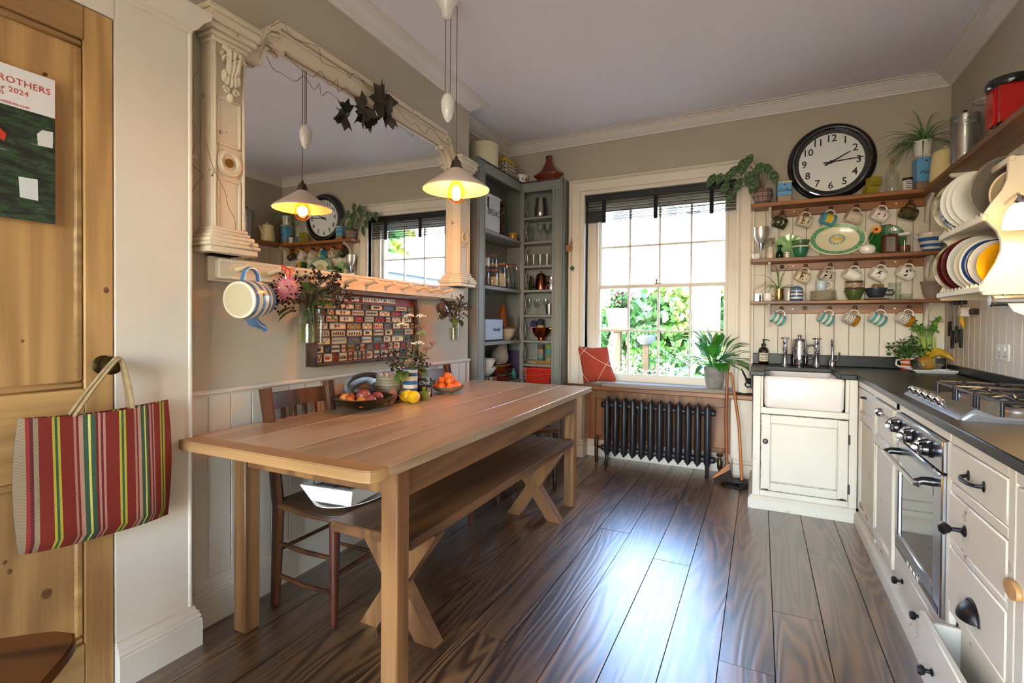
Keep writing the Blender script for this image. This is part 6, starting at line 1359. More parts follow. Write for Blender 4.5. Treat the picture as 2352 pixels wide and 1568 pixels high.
for k in range(4): MB().box(-.016, .016 - .006 * (k % 2), -.0287, -.0278, .02 + k * .014, .026 + k * .014).build('print', M_ink, lj)
M_spid = mat('spider_leaf', '#4f7a34', .45, var=.5, vs=10, col2='#8fa86a')
def spider(name, label, loc, pot, n, L_, seed, zt, sx=1.0, bias=0, hi=(.15, .07, 9)):
    t = thing(name, label, 'plant', loc); pot(t); g = random.Random(seed)
    for i in range(n):
        a = g.uniform(0, 2 * PI); e = g.uniform(.35, 1.35); d = Vector((cos(a) * cos(e) * sx + bias, sin(a) * cos(e) * .55 - .12, sin(e))); q = MB(); q.leaf((.01 * cos(a), .01 * sin(a), zt), d, L_ * g.uniform(.7, 1.25), .011, g.uniform(1.6, 3.4), .35, 9, pw=.6); q.clamp(hi=hi); q.build('leaf', M_spid, t, ang=80, fix=False)
    return t
spider('spider_plant', 'arching spider plant in a white pot standing on the Flour tin', (.985, 4.34, Z1 + .235), lambda t: MB().lathe([(0, 0), (.04, 0), (.045, .01), (.055, .1), (.058, .105), (.05, .105), (.048, .09), (0, .088)], 22).build('pot', M_china, t), 64, .28, 3, .09, 1.15, -.3)
# long shelf things
ep = thing('enamel_coffee_pot', 'cream enamel coffee pot at the corner of the long shelf', 'coffee pot', (1.055, 4.12, 2.15))
M_ce = mat('cream_enamel_pot', '#d8c68e', .25, coat=.4)
MB().lathe([(0, 0), (.07, 0), (.082, .012), (.084, .04), (.075, .15), (.07, .19), (.066, .195), (.04, .21), (.01, .216), (.014, .23), (0, .235)], 26).build('pot_body', M_ce, ep)
MB().tube([(.04, .07, .17), (.04, .12, .16), (.04, .125, .09), (.045, .075, .05)], .008, 8).build('handle', M_ce, ep); MB().tube([(0, -.07, .1), (-.0, -.1, .15), (0, -.115, .18)], [.018, .012, .01], 8).build('spout', M_ce, ep)
cn = thing('aluminium_canister', 'tall dull aluminium canister with a lid on the long shelf', 'canister', (1.075, 3.86, 2.15)); MB().lathe([(0, 0), (.062, 0), (.064, .004), (.068, .3), (.07, .305), (.07, .32), (.03, .335), (0, .336)], 28).build('canister_body', M_alu, cn); MB().lathe([(.006, .335), (.006, .345), (.012, .352), (0, .358)], 12).build('lid_knob', M_black, cn)
def gjar(loc, r, h, lb):
    t = thing('glass_storage_jar', lb, 'jar', loc, 0, 'glass jars on the long shelf'); MB().lathe([(0, .004), (r * .92, 0), (r, .012), (r, h * .75), (r * .8, h * .86), (r * .8, h), (r * .83, h)], 24).build('jar_glass', M_glass, t); MB().tube([(r * .84 * cos(a), r * .84 * sin(a), h * .9) for a in [2 * PI * i / 20 for i in range(20)]], .003, 5, closed=True).build('wire_band', M_steel, t); return t
gjar((1.03, 3.70, 2.15), .062, .27, 'tall clear glass jar beside the aluminium canister'); gjar((1.065, 3.50, 2.15), .07, .3, 'wide clear glass jar next to the red coffee grinder')
gr_ = thing('red_grinder', 'shiny red coffee grinder with a black lid on the long shelf', 'grinder', (1.055, 3.2, 2.15)); M_rp = mat('red_plastic', '#b00a0c', .15, coat=.5)
q = MB().prism([(-.055, -.065), (.055, -.065), (.06, .04), (.03, .075), (-.03, .075), (-.06, .04)], .04, .21); q.build('body', M_rp, gr_); MB().lathe([(0, 0), (.055, 0), (.06, .04), (0, .042)], 20).build('base', M_black, gr_)
for s_ in (-1, 1): MB().box(s_ * .06 - .008, s_ * .06 + .008, -.02, .075, .04, .225, .006).build('side_rib', M_rp, gr_)
MB().lathe([(0, .21), (.085, .21), (.092, .22), (.092, .24), (.085, .252), (0, .255)], 28).build('lid', M_black, gr_)
# ---------------------------------------------------------------- middle shelf
fn = thing('steel_funnel', 'aluminium funnel with a steel tip standing upside in a dish', 'funnel', (-.005, SY - .01, Z2)); 
MB().lathe([(.006, .075), (.01, .085), (.022, .125), (.042, .15), (.053, .19), (.054, .25), (.051, .25), (.05, .19), (.038, .152), (.018, .128), (.004, .09)], 24).build('cone', mat('pearl_aluminium', '#c9c4ba', .3, .7), fn); MB().lathe([(0, .06), (.007, .064), (.008, .072), (.024, .126), (.02, .13), (0, .13)], 18).build('tip', M_chrome, fn); MB().tube([(.052, 0, .24), (.06, 0, .23), (.058, 0, .22)], .004, 6).build('lug', M_chrome, fn)
MB().tube([(-.04, 0, .0), (-.04, 0, .1)], .002, 5).tube([(.04, 0, .0), (.04, 0, .1)], .002, 5).build('stand_wires', M_chrome, fn)
solo('white_dish', MB().lathe([(0, 0), (.022, 0), (.036, .04), (.034, .042), (.02, .008), (0, .006)], 20), M_china, 'little white cup dish below the funnel', 'dish', (-.035, 4.29, Z2)); solo('glass_disc', MB().lathe([(.03, 0), (.05, 0), (.052, .006), (.03, .006)], 26, RX(PI / 2 - .15)), M_glass, 'clear glass ring leaning behind the funnel tip', 'ring', (.015, 4.37, Z2 + .052))
dv = thing('dried_flower_vase', 'cream speckled vase of dried flower heads on the middle shelf', 'vase', (.062, 4.315, Z2)); MB().lathe([(0, 0), (.022, 0), (.027, .02), (.026, .05), (.019, .07), (.022, .09), (.018, .09), (0, .06)], 18).build('vase_body', M_oat, dv); g = random.Random(3)
for i in range(9): tip = Vector((g.uniform(-.04, .04), g.uniform(-.03, .03), .09 + g.uniform(.02, .07))); q = MB().tube([(0, 0, .08), tip], .001, 4); [q.ball(tip + Vector((g.uniform(-.01, .01), g.uniform(-.01, .01), g.uniform(-.006, .006))), .005, 5, 3) for _ in range(9)]; q.build('flower_head', mat('dried_grey_green', '#8a8468', .8), dv, ang=80)
solo('green_bud_vase', MB().lathe([(0, 0), (.02, 0), (.026, .02), (.022, .045), (.01, .06), (.009, .075), (.02, .1), (.017, .1), (0, .06)], 18), glass('deep_green_glass', (.1, .3, .08), .18), 'small dark green glass bud vase on the middle shelf', 'vase', (.122, 4.295, Z2))
q = MB(); n = 36; vs = []; F = []
for j in range(5):
    t = j / 4
    for i in range(n): a = 2 * PI * i / n; rr = .095 * t * (1 + .05 * sin(9 * a) * t); vs.append((rr * cos(a), rr * sin(a), .018 * t * t + .004 * t * sin(9 * a)))
F = [(j * n + i, j * n + (i + 1) % n, (j + 1) * n + (i + 1) % n, (j + 1) * n + i) for j in range(4) for i in range(n)]; q.add(vs, F)
cpz = thing('leaf_plate', 'pale green cabbage leaf plate leaning behind the green bowls', 'plate', (.19, 4.39, Z2 + .098), rot=RX(PI / 2 - .2)); q.build('plate', mat('cabbage_glaze', '#84b070', .2, coat=.5), cpz, fix=False)
for k in range(9): a = 2 * PI * k / 9; MB().tube([(0, 0, .003), (.05 * cos(a), .05 * sin(a), .009), (.09 * cos(a), .09 * sin(a), .021)], .0022, 5).build('leaf_vein', mat('cabbage_vein', '#a8cc92', .3), cpz)
solo('striped_egg_cup', MB().lathe([(0, 0), (.022, 0), (.024, .01), (.024, .046), (.02, .046), (0, .03)], 18), bands('fine_stripes', [(0, '#dcd5c4'), (.2, '#6a7a50'), (.35, '#dcd5c4'), (.55, '#6a4a3a'), (.7, '#dcd5c4'), (.85, '#6a7a50')], 'z', 0, .046), 'tiny striped pot in front of the leaf plate', 'pot', (.172, 4.285, Z2))
M_gr = mat('green_bowl_glaze', '#2f6a4c', .2, coat=.5)
solo('green_bowl', MB().lathe(bowl_prof(.058, .085, .026), 24), bands('green_cream', [(0, '#2f6a4c'), (.88, '#c9c8b0')], 'z', 0, .087), 'deep green bowl with a pale rim below another bowl', 'bowl', (.262, 4.31, Z2)); solo('green_bowl', MB().lathe(bowl_prof(.06, .06, .03), 24), mat('mottled_green', '#5a7a44', .25, coat=.4, var=.5, vs=14, col2='#2f5a3a'), 'mottled green bowl stacked in the deep green bowl', 'bowl', (.262, 4.31, Z2 + .066))
ov = thing('oval_platter', 'large cream oval platter with green border and lemons on the middle shelf', 'platter', (.497, 4.37, Z2 + .128), rot=RX(PI / 2 - .2))
q = MB().lathe([(0, 0), (.12, 0), (.13, .006), (.178, .016), (.183, .02), (.178, .021), (.128, .011), (.118, .006), (0, .005)], 44, sy=.68)
q.build('platter_body', mat('cream_platter', '#d8cfae', .2, coat=.4), ov); MB().lathe([(.138, .0135), (.17, .0203), (.17, .0212), (.138, .0145)], 44, sy=.68).build('green_border', mat('leafy_green_border', '#2f7a50', .3, var=.6, vs=70, col2='#7fae86'), ov)
for dx in (-.017, .019): MB().lathe([(0, .009), (.012, .008), (.017, .0055)], 16, TR(dx, 0, 0)).build('painted_lemon', mat('painted_lemon', '#cfb040', .3), ov)
q = MB()
for k in range(14): a = 2 * PI * k / 14; q.leaf((.04 * cos(a), .026 * sin(a), .0075), (-sin(a) + .4 * cos(a), cos(a) + .4 * sin(a), 0), .026, .013, 0, .05, 3)
tag(q.build('painted_leaves', mat('painted_leaf', '#7a9a8a', .4), ov, fix=False), kind='stuff')
ony = thing('onion_vase', 'squat white round vase holding one yellow daisy', 'vase', (.672, 4.295, Z2)); MB().lathe([(0, 0), (.026, 0), (.045, .015), (.052, .035), (.046, .056), (.026, .07), (.01, .075), (.01, .08), (.006, .08), (0, .06)], 26).build('vase_body', M_china, ony)
MB().tube([(0, 0, .07), (.02, -.01, .11), (.046, -.015, .165)], .0022, 5).build('stem', M_leaf, ony); q = MB()
for k in range(12): a = 2 * PI * k / 12; c_, s_ = cos(a), sin(a); q.leaf((.047 + .007 * c_, -.022, .17 + .007 * s_), (c_, -.15, s_), .028, .011, .05, .1, 3, up=(0, 1, 0))
q.build('petals', mat('golden_petals', '#d98a14', .5), ony, fix=False); MB().ball((.047, -.026, .17), (.009, .006, .009), 10, 6).build('dark_eye', M_dark, ony)
solo('green_plate_round', MB().lathe([(0, 0), (.07, 0), (.085, .008), (.108, .014), (.11, .018), (.084, .012), (.07, .005), (0, .005)], 40, RX(PI / 2 - .2)), mat('embossed_green', '#1f5c26', .22, coat=.5, bump=.7, bs=70), 'embossed dark green plate leaning behind the grater', 'plate', (.80, 4.385, Z2 + .108))
gt_ = thing('nutmeg_grater', 'wooden framed grater with a wire loop on the middle shelf', 'grater', (.80, 4.305, Z2), .15); M_gw = wood('red_brown_grater', '#2c1008', '#50210f', None, 'z', 6, 3, .4, .05)
MB().box(-.042, -.028, -.03, .03, 0, .13, .003).box(.028, .042, -.03, .03, 0, .13, .003).box(-.028, .028, -.03, .03, .115, .13, .003).box(-.028, .028, -.03, .03, 0, .012, .003).build('frame', M_gw, gt_); MB().box(-.028, .028, -.022, -.018, .012, .115).build('grating_plate', mat('punched_tin', '#8a8078', .4, .7, bump=1, bs=260), gt_); MB().tube([(-.018, 0, .13), (-.02, 0, .17), (-.012, 0, .2), (0, 0, .205), (.012, 0, .2), (.02, 0, .17), (.018, 0, .13)], .002, 5).build('wire_loop', M_chrome, gt_)
cj = thing('glass_lidded_jar', 'glass jar with a white lid and dark spices beside the grater', 'jar', (.885, 4.305, Z2)); MB().lathe([(0, .003), (.034, 0), (.036, .008), (.036, .125)], 22).build('jar_glass', M_glass, cj); MB().lathe([(0, .006), (.033, .008), (.033, .05), (0, .052)], 18).build('spices', F_[1], cj); MB().lathe([(.037, .122), (.038, .13), (.036, .136), (.01, .138), (0, .142)], 22).build('lid', M_china, cj)
bj = thing('batter_jug', 'blue and white banded batter bowl with a pouring lip', 'bowl', (1.035, 4.315, Z2), 2.6); SB_ = '#2c5f98'
MB().lathe([(0, 0), (.045, 0), (.05, .005), (.072, .085), (.074, .09), (.07, .1), (.074, .125), (.07, .125), (.064, .1), (.044, .01), (0, .008)], 28).build('bowl_body', bands('banded_blue', [(0, SB_), (.12, '#dcd8cc'), (.25, SB_), (.4, '#dcd8cc'), (.55, SB_), (.74, '#dcd8cc')], 'z', 0, .125), bj); MB().tube([(.06, 0, .105), (.085, 0, .12), (.1, 0, .124)], [.022, .014, .008], 10).build('lip', M_china, bj)
# ---------------------------------------------------------------- lowest shelf
tr_ = thing('toast_rack', 'tiny white ribbed rack with a pewter figure on the lowest shelf', 'rack', (-.018, 4.29, Z3))
for k in range(4): MB().box(-.024, .024, -.012 + .009 * k, -.009 + .009 * k, 0, .06, .001).build('rib', M_china, tr_)
MB().lathe([(0, 0), (.01, 0), (.005, .012), (.008, .03), (.005, .042), (.006, .05), (0, .054)], 10, TR(.012, -.025, 0)).build('figure', M_iron, tr_)
wj = thing('white_creamer', 'small white china creamer beside the brass pot', 'jug', (.047, 4.29, Z3)); MB().lathe([(0, 0), (.022, 0), (.031, .015), (.031, .04), (.026, .055), (.028, .062), (.025, .062), (0, .02)], 20).build('jug_body', M_china, wj); MB().tube([(.027, 0, .05), (.045, 0, .05), (.05, 0, .03), (.032, 0, .015)], .004, 8).build('handle', M_china, wj)
solo('cream_saucer', MB().lathe([(0, 0), (.02, 0), (.038, .008), (.036, .01), (0, .005)], 22), M_oat, 'cream saucer beneath the brass plant pot', 'saucer', (.122, 4.305, Z3))
spider('brass_pot_plant', 'spider plant with long arching leaves in a brass pot', (.122, 4.305, Z3 + .008), lambda t: MB().lathe([(0, 0), (.028, 0), (.034, .02), (.03, .06), (.032, .085), (.028, .085), (0, .06)], 22).build('pot', mat('bright_brass', '#b08a4a', .2, 1), t), 16, .24, 14, .08, 1.25, 0, (9, .08, .275))
sg = thing('glass_jug', 'clear glass jug behind the brass pot', 'jug', (.19, 4.37, Z3)); MB().lathe([(0, 0), (.03, 0), (.034, .05), (.03, .1)], 20).build('jug_body', M_glass, sg); MB().tube([(.03, 0, .09), (.05, 0, .085), (.05, 0, .04), (.033, 0, .03)], .004, 6).build('handle', M_glass, sg)
bjr = thing('banded_jar', 'blue and white banded storage jar with a domed lid', 'jar', (.24, 4.305, Z3)); MB().lathe([(0, 0), (.038, 0), (.041, .004), (.041, .078), (0, .08)], 26).build('jar_body', bands('banded_jar_blue', [(0, '#31589a'), (.2, '#dcd8cc'), (.38, '#31589a'), (.55, '#dcd8cc'), (.72, '#31589a'), (.88, '#dcd8cc')], 'z', 0, .08), bjr); MB().lathe([(.042, .079), (.042, .088), (.036, .1), (.022, .11), (0, .113)], 26).build('lid', M_blu, bjr); MB().tube([(-.018, -.005, .1), (-.014, -.02, .118), (.014, -.02, .118), (.018, -.005, .1)], .004, 8).build('lid_loop', M_china, bjr)
M_pl = mat('stack_plate_glaze', '#c2b69c', .3, coat=.3)
for k in range(8): solo('side_plate', MB().lathe([(0, 0), (.05, 0), (.083, .01), (.085, .012), (.08, .0125), (.05, .004), (0, .004)], 30), M_pl, 'oatmeal side plate, number %s up in the stack of plates' % ('one', 'two', 'three', 'four', 'five', 'six', 'seven', 'eight')[k], 'plate', (.41 + .003 * sin(k * 2), 4.32, Z3 + k * .0085), group='stacked side plates')
mug('printed_mug', 'pale blue mug with a bird print standing on the stack of plates', (.398, 4.315, Z3 + .075), mat('pale_blue_china', '#b5c4cc', .2, coat=.4), M_china, hang=False, rz=-.3, r=.037, h=.072, prnt=printmat('p_blue', '#b5c4cc', '#20242a', 40, .52, '#c8b840'))
for k, (r, h, z, c_, lb) in enumerate(((.062, .07, 0, '#4a5a28', 'moss green glazed bowl at the bottom of the bowl stack'), (.06, .05, .04, '#5a4a34', 'brown green bowl second up in the bowl stack'), (.057, .05, .07, '#a8917c', 'pinkish stoneware bowl third up in the bowl stack'), (.057, .045, .092, '#5a4434', 'brown rimmed bowl topping the bowl stack'))): solo('small_bowl', MB().lathe(bowl_prof(r, h, .028), 26), mat('bowl_' + c_[1:], c_, .3, coat=.3), lb, 'bowl', (.6, 4.32, Z3 + z), group='stacked small bowls')
solo('wide_saucer', MB().lathe([(0, 0), (.04, 0), (.078, .012), (.075, .014), (.04, .005), (0, .005)], 28), mat('pink_saucer', '#c4a892', .3, coat=.3), 'pale pink saucer under the dark handled bowl', 'saucer', (.735, 4.32, Z3))
db = thing('dark_handled_bowl', 'slate blue handled soup bowl of walnuts on a saucer', 'bowl', (.73, 4.32, Z3 + .008)); MB().lathe(bowl_prof(.067, .075, .034), 28).build('bowl_body', mat('slate_blue_glaze', '#2a3038', .3, coat=.3), db); MB().tube([(.066, 0, .06), (.095, 0, .062), (.104, 0, .045), (.095, 0, .028), (.055, 0, .03)], .006, 8).build('handle', mat('slate_blue_glaze', '#2a3038', .3), db)
for dx, lb in ((-.012, 'walnut resting against another in the dark bowl'), (.024, 'rounder walnut in the dark bowl')): solo('walnut', MB().ball((0, 0, 0), (.018, .016, .017), 12, 8), mat('walnut_shell', '#8a6a44', .7, bump=1, bs=120), lb, 'walnut', (.735 + dx, 4.32, Z3 + .1), group='walnuts in the dark bowl')
for x, z, lb in ((.845, 0, 'ribbed glass bowl at the bottom of the glass stack'), (.845, .042, 'ribbed glass bowl in the middle of the glass stack'), (.845, .084, 'ribbed glass bowl topping the glass stack'), (.893, 0, 'ribbed glass bowl standing alone by the glass stack')): solo('glass_bowl', MB().lathe([(0, .003), (.03, 0), (.034, .006), (.041, .04), (.037, .04), (.03, .01), (0, .008)], 22), M_gglass, lb, 'glass bowl', (x, 4.36 if x < .86 else 4.285, Z3 + z), group='ribbed glass bowls')
solo('stone_mortar', MB().lathe(bowl_prof(.07, .12, .038, .012), 26), mat('pinkish_stone', '#8f7f74', .6, var=.25, vs=20), 'heavy pinkish stone mortar at the end of the lowest shelf', 'mortar', (1.05, 4.325, Z3)); solo('nested_cup', MB().lathe(bowl_prof(.045, .05, .02), 22), M_oat, 'small cream bowl stacked in the stone mortar', 'bowl', (1.05, 4.325, Z3 + .1))
# ================================================================ SINK RUN
WT = .918; WB = .886
sc_ = thing('sink_cabinet', 'chipped cream painted cabinet under the white butler sink', 'cabinet', (.25, 4.0, 0))
def pp(par, name, m, *bx):
    q = MB()
    for t in bx: q.box(*t[:6], t[6] if len(t) > 6 else .003)
    return q.build(name, m, par, world=True)
pp(sc_, 'side_panel', M_cream, (-.04, -.018, 3.725, 4.41, .0, WB - .001)); pp(sc_, 'side_panel', M_cream, (.523, .543, 3.73, 4.2, 0, WB - .001)); pp(sc_, 'stile', M_cream, (-.04, .006, 3.71, 3.735, .085, WB - .001)); pp(sc_, 'stile', M_cream, (.5, .545, 3.71, 3.735, .085, WB - .001))
pp(sc_, 'stile', M_cream, (.006, .021, 3.712, 3.735, .675, WB - .001), (.479, .5, 3.712, 3.735, .675, WB - .001)); pp(sc_, 'rail', M_cream, (.006, .5, 3.71, 3.735, .634, .676)); pp(sc_, 'rail', M_cream, (.006, .5, 3.712, 3.735, .085, .122)); pp(sc_, 'cabinet_floor', M_cream, (-.02, .525, 3.73, 4.4, .08, .1)); pp(sc_, 'cabinet_back', M_cream, (-.02, .525, 4.39, 4.405, .1, .88))
q = MB().sweep([(-.055, 4.405), (-.055, 3.70), (.54, 3.70)][::-1], [(0, 0), (-.01, 0), (-.01, .062), (-.006, .07), (-.002, .074), (.002, .082), (.012, .088), (.012, 0)]); q.build('plinth', M_cream, sc_, world=True, ang=25)
def door_y(par, name, x0, x1, z0, z1, y, fr, knob=None, hinges=None):
    d = pp(par, name, M_cream, (x0, x0 + fr, y, y + .02, z0, z1, .003), (x1 - fr, x1, y, y + .02, z0, z1, .003), (x0 + fr, x1 - fr, y, y + .02, z0, z0 + fr, .003), (x0 + fr, x1 - fr, y, y + .02, z1 - fr, z1, .003)); inv = wm(par).inverted()
    a = MB().box(x0 + fr - .002, x1 - fr + .002, y + .01, y + .016, z0 + fr - .002, z1 - fr + .002).build('door_panel', M_cream, d); a.matrix_local = inv
    q = MB(); f = .008
    for b_ in ((x0 + fr, x1 - fr, z0 + fr, z0 + fr + f), (x0 + fr, x1 - fr, z1 - fr - f, z1 - fr), (x0 + fr, x0 + fr + f, z0 + fr, z1 - fr), (x1 - fr - f, x1 - fr, z0 + fr, z1 - fr)): q.box(b_[0], b_[1], y + .003, y + .012, b_[2], b_[3], .003)
    a = q.build('panel_bead', M_cream, d); a.matrix_local = inv
    if knob: a = MB().lathe([(.008, 0), (.007, .012), (.014, .018), (.017, .026), (.013, .033), (0, .036)], 16, TR(*knob) @ RX(PI / 2)).build('knob', mat('dark_brown_knob', '#2a1a12', .35), d); a.matrix_local = inv
    for z in hinges or (): a = MB().box(x1 - .002, x1 + .01, y - .003, y + .01, z - .03, z + .03, .001).build('hinge', M_iron, d); a.matrix_local = inv
    return d
door_y(sc_, 'cabinet_door', .009, .497, .126, .63, 3.706, .056, (.036, 3.706, .455), (.51, .2))
g = random.Random(77); q = MB()
def chips(q, p0, p1, n, w_, axis):
    for i in range(n):
        t = g.random() ** .8; a = [p0[j] + (p1[j] - p0[j]) * t for j in range(3)]; l_ = g.uniform(.008, .05); h_ = g.uniform(.0015, w_)
        P = [(-l_ / 2, 0), (-l_ * .3, h_ * .7), (-l_ * .05, h_ * .4), (l_ * .2, h_), (l_ / 2, 0), (l_ * .1, -h_ * .5), (-l_ * .25, -h_ * .3)]
        if axis == 'x': q.prism([(a[0] + u, a[2] + v) for u, v in P], a[1], a[1] + .0012, 'y')
        elif axis == 'y': q.prism([(a[1] + u, a[2] + v) for u, v in P], a[0], a[0] + .0012, 'x')
        else: q.prism([(a[0] + v, a[2] + u) for u, v in P], a[1], a[1] + .0012, 'y')
M_chip = mat('bare_wood_chip', '#5e4029', .7)
chips(q, (.4, 3.7052, .6285), (.49, 3.7052, .6285), 8, .006, 'x'); chips(q, (.02, 3.7052, .6285), (.4, 3.7052, .629), 9, .003, 'x'); chips(q, (.012, 3.7052, .129), (.05, 3.7052, .129), 6, .012, 'x'); chips(q, (.1, 3.7052, .1275), (.49, 3.7052, .1275), 10, .004, 'x'); chips(q, (.43, 3.7052, .131), (.49, 3.7052, .131), 5, .011, 'x'); chips(q, (.0105, 3.7052, .15), (.0105, 3.7052, .6), 9, .003, 'z'); chips(q, (.07, 3.7052, .183), (.43, 3.7052, .183), 8, .0025, 'x'); chips(q, (-.05, 3.6985, .066), (.53, 3.6985, .066), 22, .005, 'x')
tag(q.build('paint_chips', M_chip, sc_, world=True, smooth=False), kind='stuff')
# butler sink
sk_ = thing('butler_sink', 'white glazed butler sink with a deep plain front', 'sink', (.25, 3.95, .676))
q = MB()
def ring(q, rects):
    vs = []; n = 0; F = []
    for x0, x1, y0, y1, z, r in rects:
        P = rrect(x0, x1, y0, y1, r, 4); vs += [(a, b_, z) for a, b_ in P]; n = len(P)
    for j in range(len(rects) - 1): F += [(j * n + i, j * n + (i + 1) % n, (j + 1) * n + (i + 1) % n, (j + 1) * n + i) for i in range(n)]
    F += [tuple(range(n)), tuple((len(rects) - 1) * n + i for i in range(n))]; return q.add(vs, F)
sx0, sx1, sy0, sy1 = .024, .476, 3.696, 4.17
ring(q, [(sx0 + .012, sx1 - .012, sy0 + .015, sy1, .678, .02), (sx0 + .003, sx1 - .003, sy0 + .005, sy1, .695, .025), (sx0, sx1, sy0, sy1, .86, .025), (sx0 + .002, sx1 - .002, sy0 + .002, sy1, .876, .025), (sx0 + .01, sx1 - .01, sy0 + .01, sy1 - .008, .885, .02), (sx0 + .032, sx1 - .032, sy0 + .03, sy1 - .03, .885, .03), (sx0 + .042, sx1 - .042, sy0 + .04, sy1 - .04, .87, .03), (sx0 + .046, sx1 - .046, sy0 + .044, sy1 - .044, .71, .04)])
q.build('basin', mat('glazed_fireclay', '#e4ded6', .12, coat=.6), sk_, world=True, ang=40)
MB().lathe([(0, .712), (.03, .712), (.034, .709)], 18, TR(.25, 3.97, 0)).build('waste', M_chrome, sk_, world=True)
# slate worktop
wt = thing('slate_worktop', 'black slate worktop running from the sink along the cooker wall', 'worktop', (.8, 3.5, WB))
pp(wt, 'slab', M_slate, (-.06, .03, 3.682, 4.416, WB, WT, .004)); pp(wt, 'slab', M_slate, (.03, .47, 4.15, 4.416, WB, WT, .004)); pp(wt, 'slab', M_slate, (.448, .535, 3.684, 4.416, WB, WT, .004)); pp(wt, 'slab', M_slate, (.535, 1.144, 2.79, 4.416, WB, WT, .004)); pp(wt, 'slab', M_slate, (.53, 1.144, 1.15, 2.788, WB, WT, .004))
pp(wt, 'backsplash', M_slate, (-.06, 1.144, 4.392, 4.417, WT, 1.0, .004)); pp(wt, 'backsplash', M_slate, (1.122, 1.144, 1.2, 4.392, WT, .968, .004))
# taps
def tap(x, y, lb):
    t = thing('pillar_tap', lb, 'tap', (x, y, WT), 0, 'pillar taps at the sink')
    MB().lathe([(0, 0), (.024, 0), (.024, .006), (.016, .012), (.014, .03), (.012, .1), (.016, .11), (.017, .13), (.013, .14), (.011, .165), (.015, .172), (.015, .185), (.007, .19), (.006, .205), (0, .205)], 18).build('pillar', M_chrome, t)
    MB().tube([(0, -.01, .125), (0, -.045, .128), (0, -.075, .12), (0, -.085, .1)], [.012, .01, .01, .011], 10).build('spout', M_chrome, t)
    for a in (.4, .4 + PI / 2): MB().tube([(-.03 * cos(a), -.03 * sin(a), .206), (.03 * cos(a), .03 * sin(a), .206)], .0055, 8).build('cross_handle', M_chrome, t)
    MB().ball((0, 0, .214), .008, 10, 6).build('tap_button', M_china, t); return t
tap(.166, 4.275, 'chrome pillar tap with cross head next to the soap bottle'); tap(.37, 4.275, 'chrome pillar tap with cross head beside the curved filter tap')
ft = thing('filter_tap', 'slim curved chrome filter tap with a lever', 'tap', (.468, 4.27, WT)); MB().lathe([(0, 0), (.022, 0), (.024, .03), (.02, .05), (.012, .06), (0, .06)], 16).build('base', M_chrome, ft)
MB().tube([(0, 0, .05), (0, .004, .14), (-.004, -.004, .18), (-.008, -.03, .2), (-.01, -.06, .19), (-.012, -.072, .165)], .007, 10).build('spout', M_chrome, ft); MB().tube([(.018, 0, .04), (.035, -.005, .06), (.042, -.006, .11)], [.006, .006, .008], 8).build('lever', M_chrome, ft)
cfp = thing('steel_coffee_pot', 'polished steel cafetiere pot between the two pillar taps', 'coffee pot', (.262, 4.30, WT)); MB().lathe([(0, 0), (.05, 0), (.053, .01), (.056, .06), (.054, .14), (.046, .185), (.047, .19), (.04, .2), (.015, .207), (.008, .212), (.014, .222), (.012, .232), (0, .236)], 26).build('pot_body', M_chrome, cfp)
MB().tube([(.05, 0, .15), (.09, 0, .16), (.105, 0, .13), (.1, 0, .09), (.085, 0, .06), (.05, 0, .05)], .0065, 8).build('handle', M_chrome, cfp)
sb_ = thing('soap_bottle', 'brown pump soap bottle with a cream label beside the sink', 'bottle', (.022, 4.33, WT)); M_amb = mat('brown_bottle', '#1c0f08', .15, coat=.5)
MB().lathe([(0, 0), (.033, 0), (.036, .005), (.036, .11), (.03, .125), (.014, .135), (.013, .145), (0, .145)], 22).build('bottle_body', M_amb, sb_); MB().lathe([(.016, .142), (.016, .16), (.005, .163), (.005, .185), (.01, .186), (.01, .195), (0, .196)], 14).build('pump', M_matblack, sb_); MB().tube([(0, 0, .19), (.03, -.012, .19), (.04, -.016, .184)], .004, 6).build('nozzle', M_matblack, sb_)
MB().lathe([(.0365, .025), (.0365, .09)], 16, a0=-2.5, a1=-.4).build('label', mat('cream_label', '#cdc3a8', .6), sb_, fix=False)
for z, w_ in ((.04, .6), (.052, .7), (.066, .5), (.076, .66)): MB().lathe([(.037, z), (.037, z + .004)], 8, a0=-1.45 - w_, a1=-1.45 + w_).build('print', M_ink, sb_, fix=False)
# corner group on the worktop
pm = thing('parsley_mug', 'orange and white banded mug of parsley in the worktop corner', 'plant', (.915, 4.30, WT)); MB().lathe([(0, 0), (.04, 0), (.043, .004), (.044, .085), (.04, .085), (.038, .03), (0, .03)], 24).build('mug_body', bands('orange_bands', [(0, '#c44a1c'), (.2, '#ddd5c8'), (.36, '#c44a1c'), (.55, '#ddd5c8'), (.72, '#c44a1c'), (.9, '#ddd5c8')], 'z', 0, .085), pm); MB().tube([(-.043, 0, .07), (-.065, 0, .068), (-.068, 0, .035), (-.043, 0, .02)], .006, 8).build('mug_handle', M_china, pm)
g = random.Random(5); q = MB()
for i in range(34):
    a = g.uniform(0, 2 * PI); e = g.uniform(.2, 1.4); d = Vector((cos(a) * cos(e), sin(a) * cos(e), sin(e))); tip = Vector((0, 0, .08)) + d * g.uniform(.07, .15); q.k = 0; q.tube([(0, 0, .06), tip], .0013, 4, caps=False)
    for j in range(9): q.k = 1; v = Vector((g.gauss(0, 1), g.gauss(0, 1), g.gauss(0, 1))).normalized(); q.leaf(tip + v * .008, v, .026, .02, .3, .2, 2)
q.build('parsley_sprigs', [M_leaf, mat('parsley_green', '#2c5a1c', .5)], pm, fix=False)
cl_ = thing('celery', 'head of green celery standing in a bowl in the corner', 'celery', (1.03, 4.345, WT + .012)); M_cel = mat('celery_green', '#8faa4a', .4, var=.3, vs=12, col2='#a8bf6a'); g = random.Random(9)
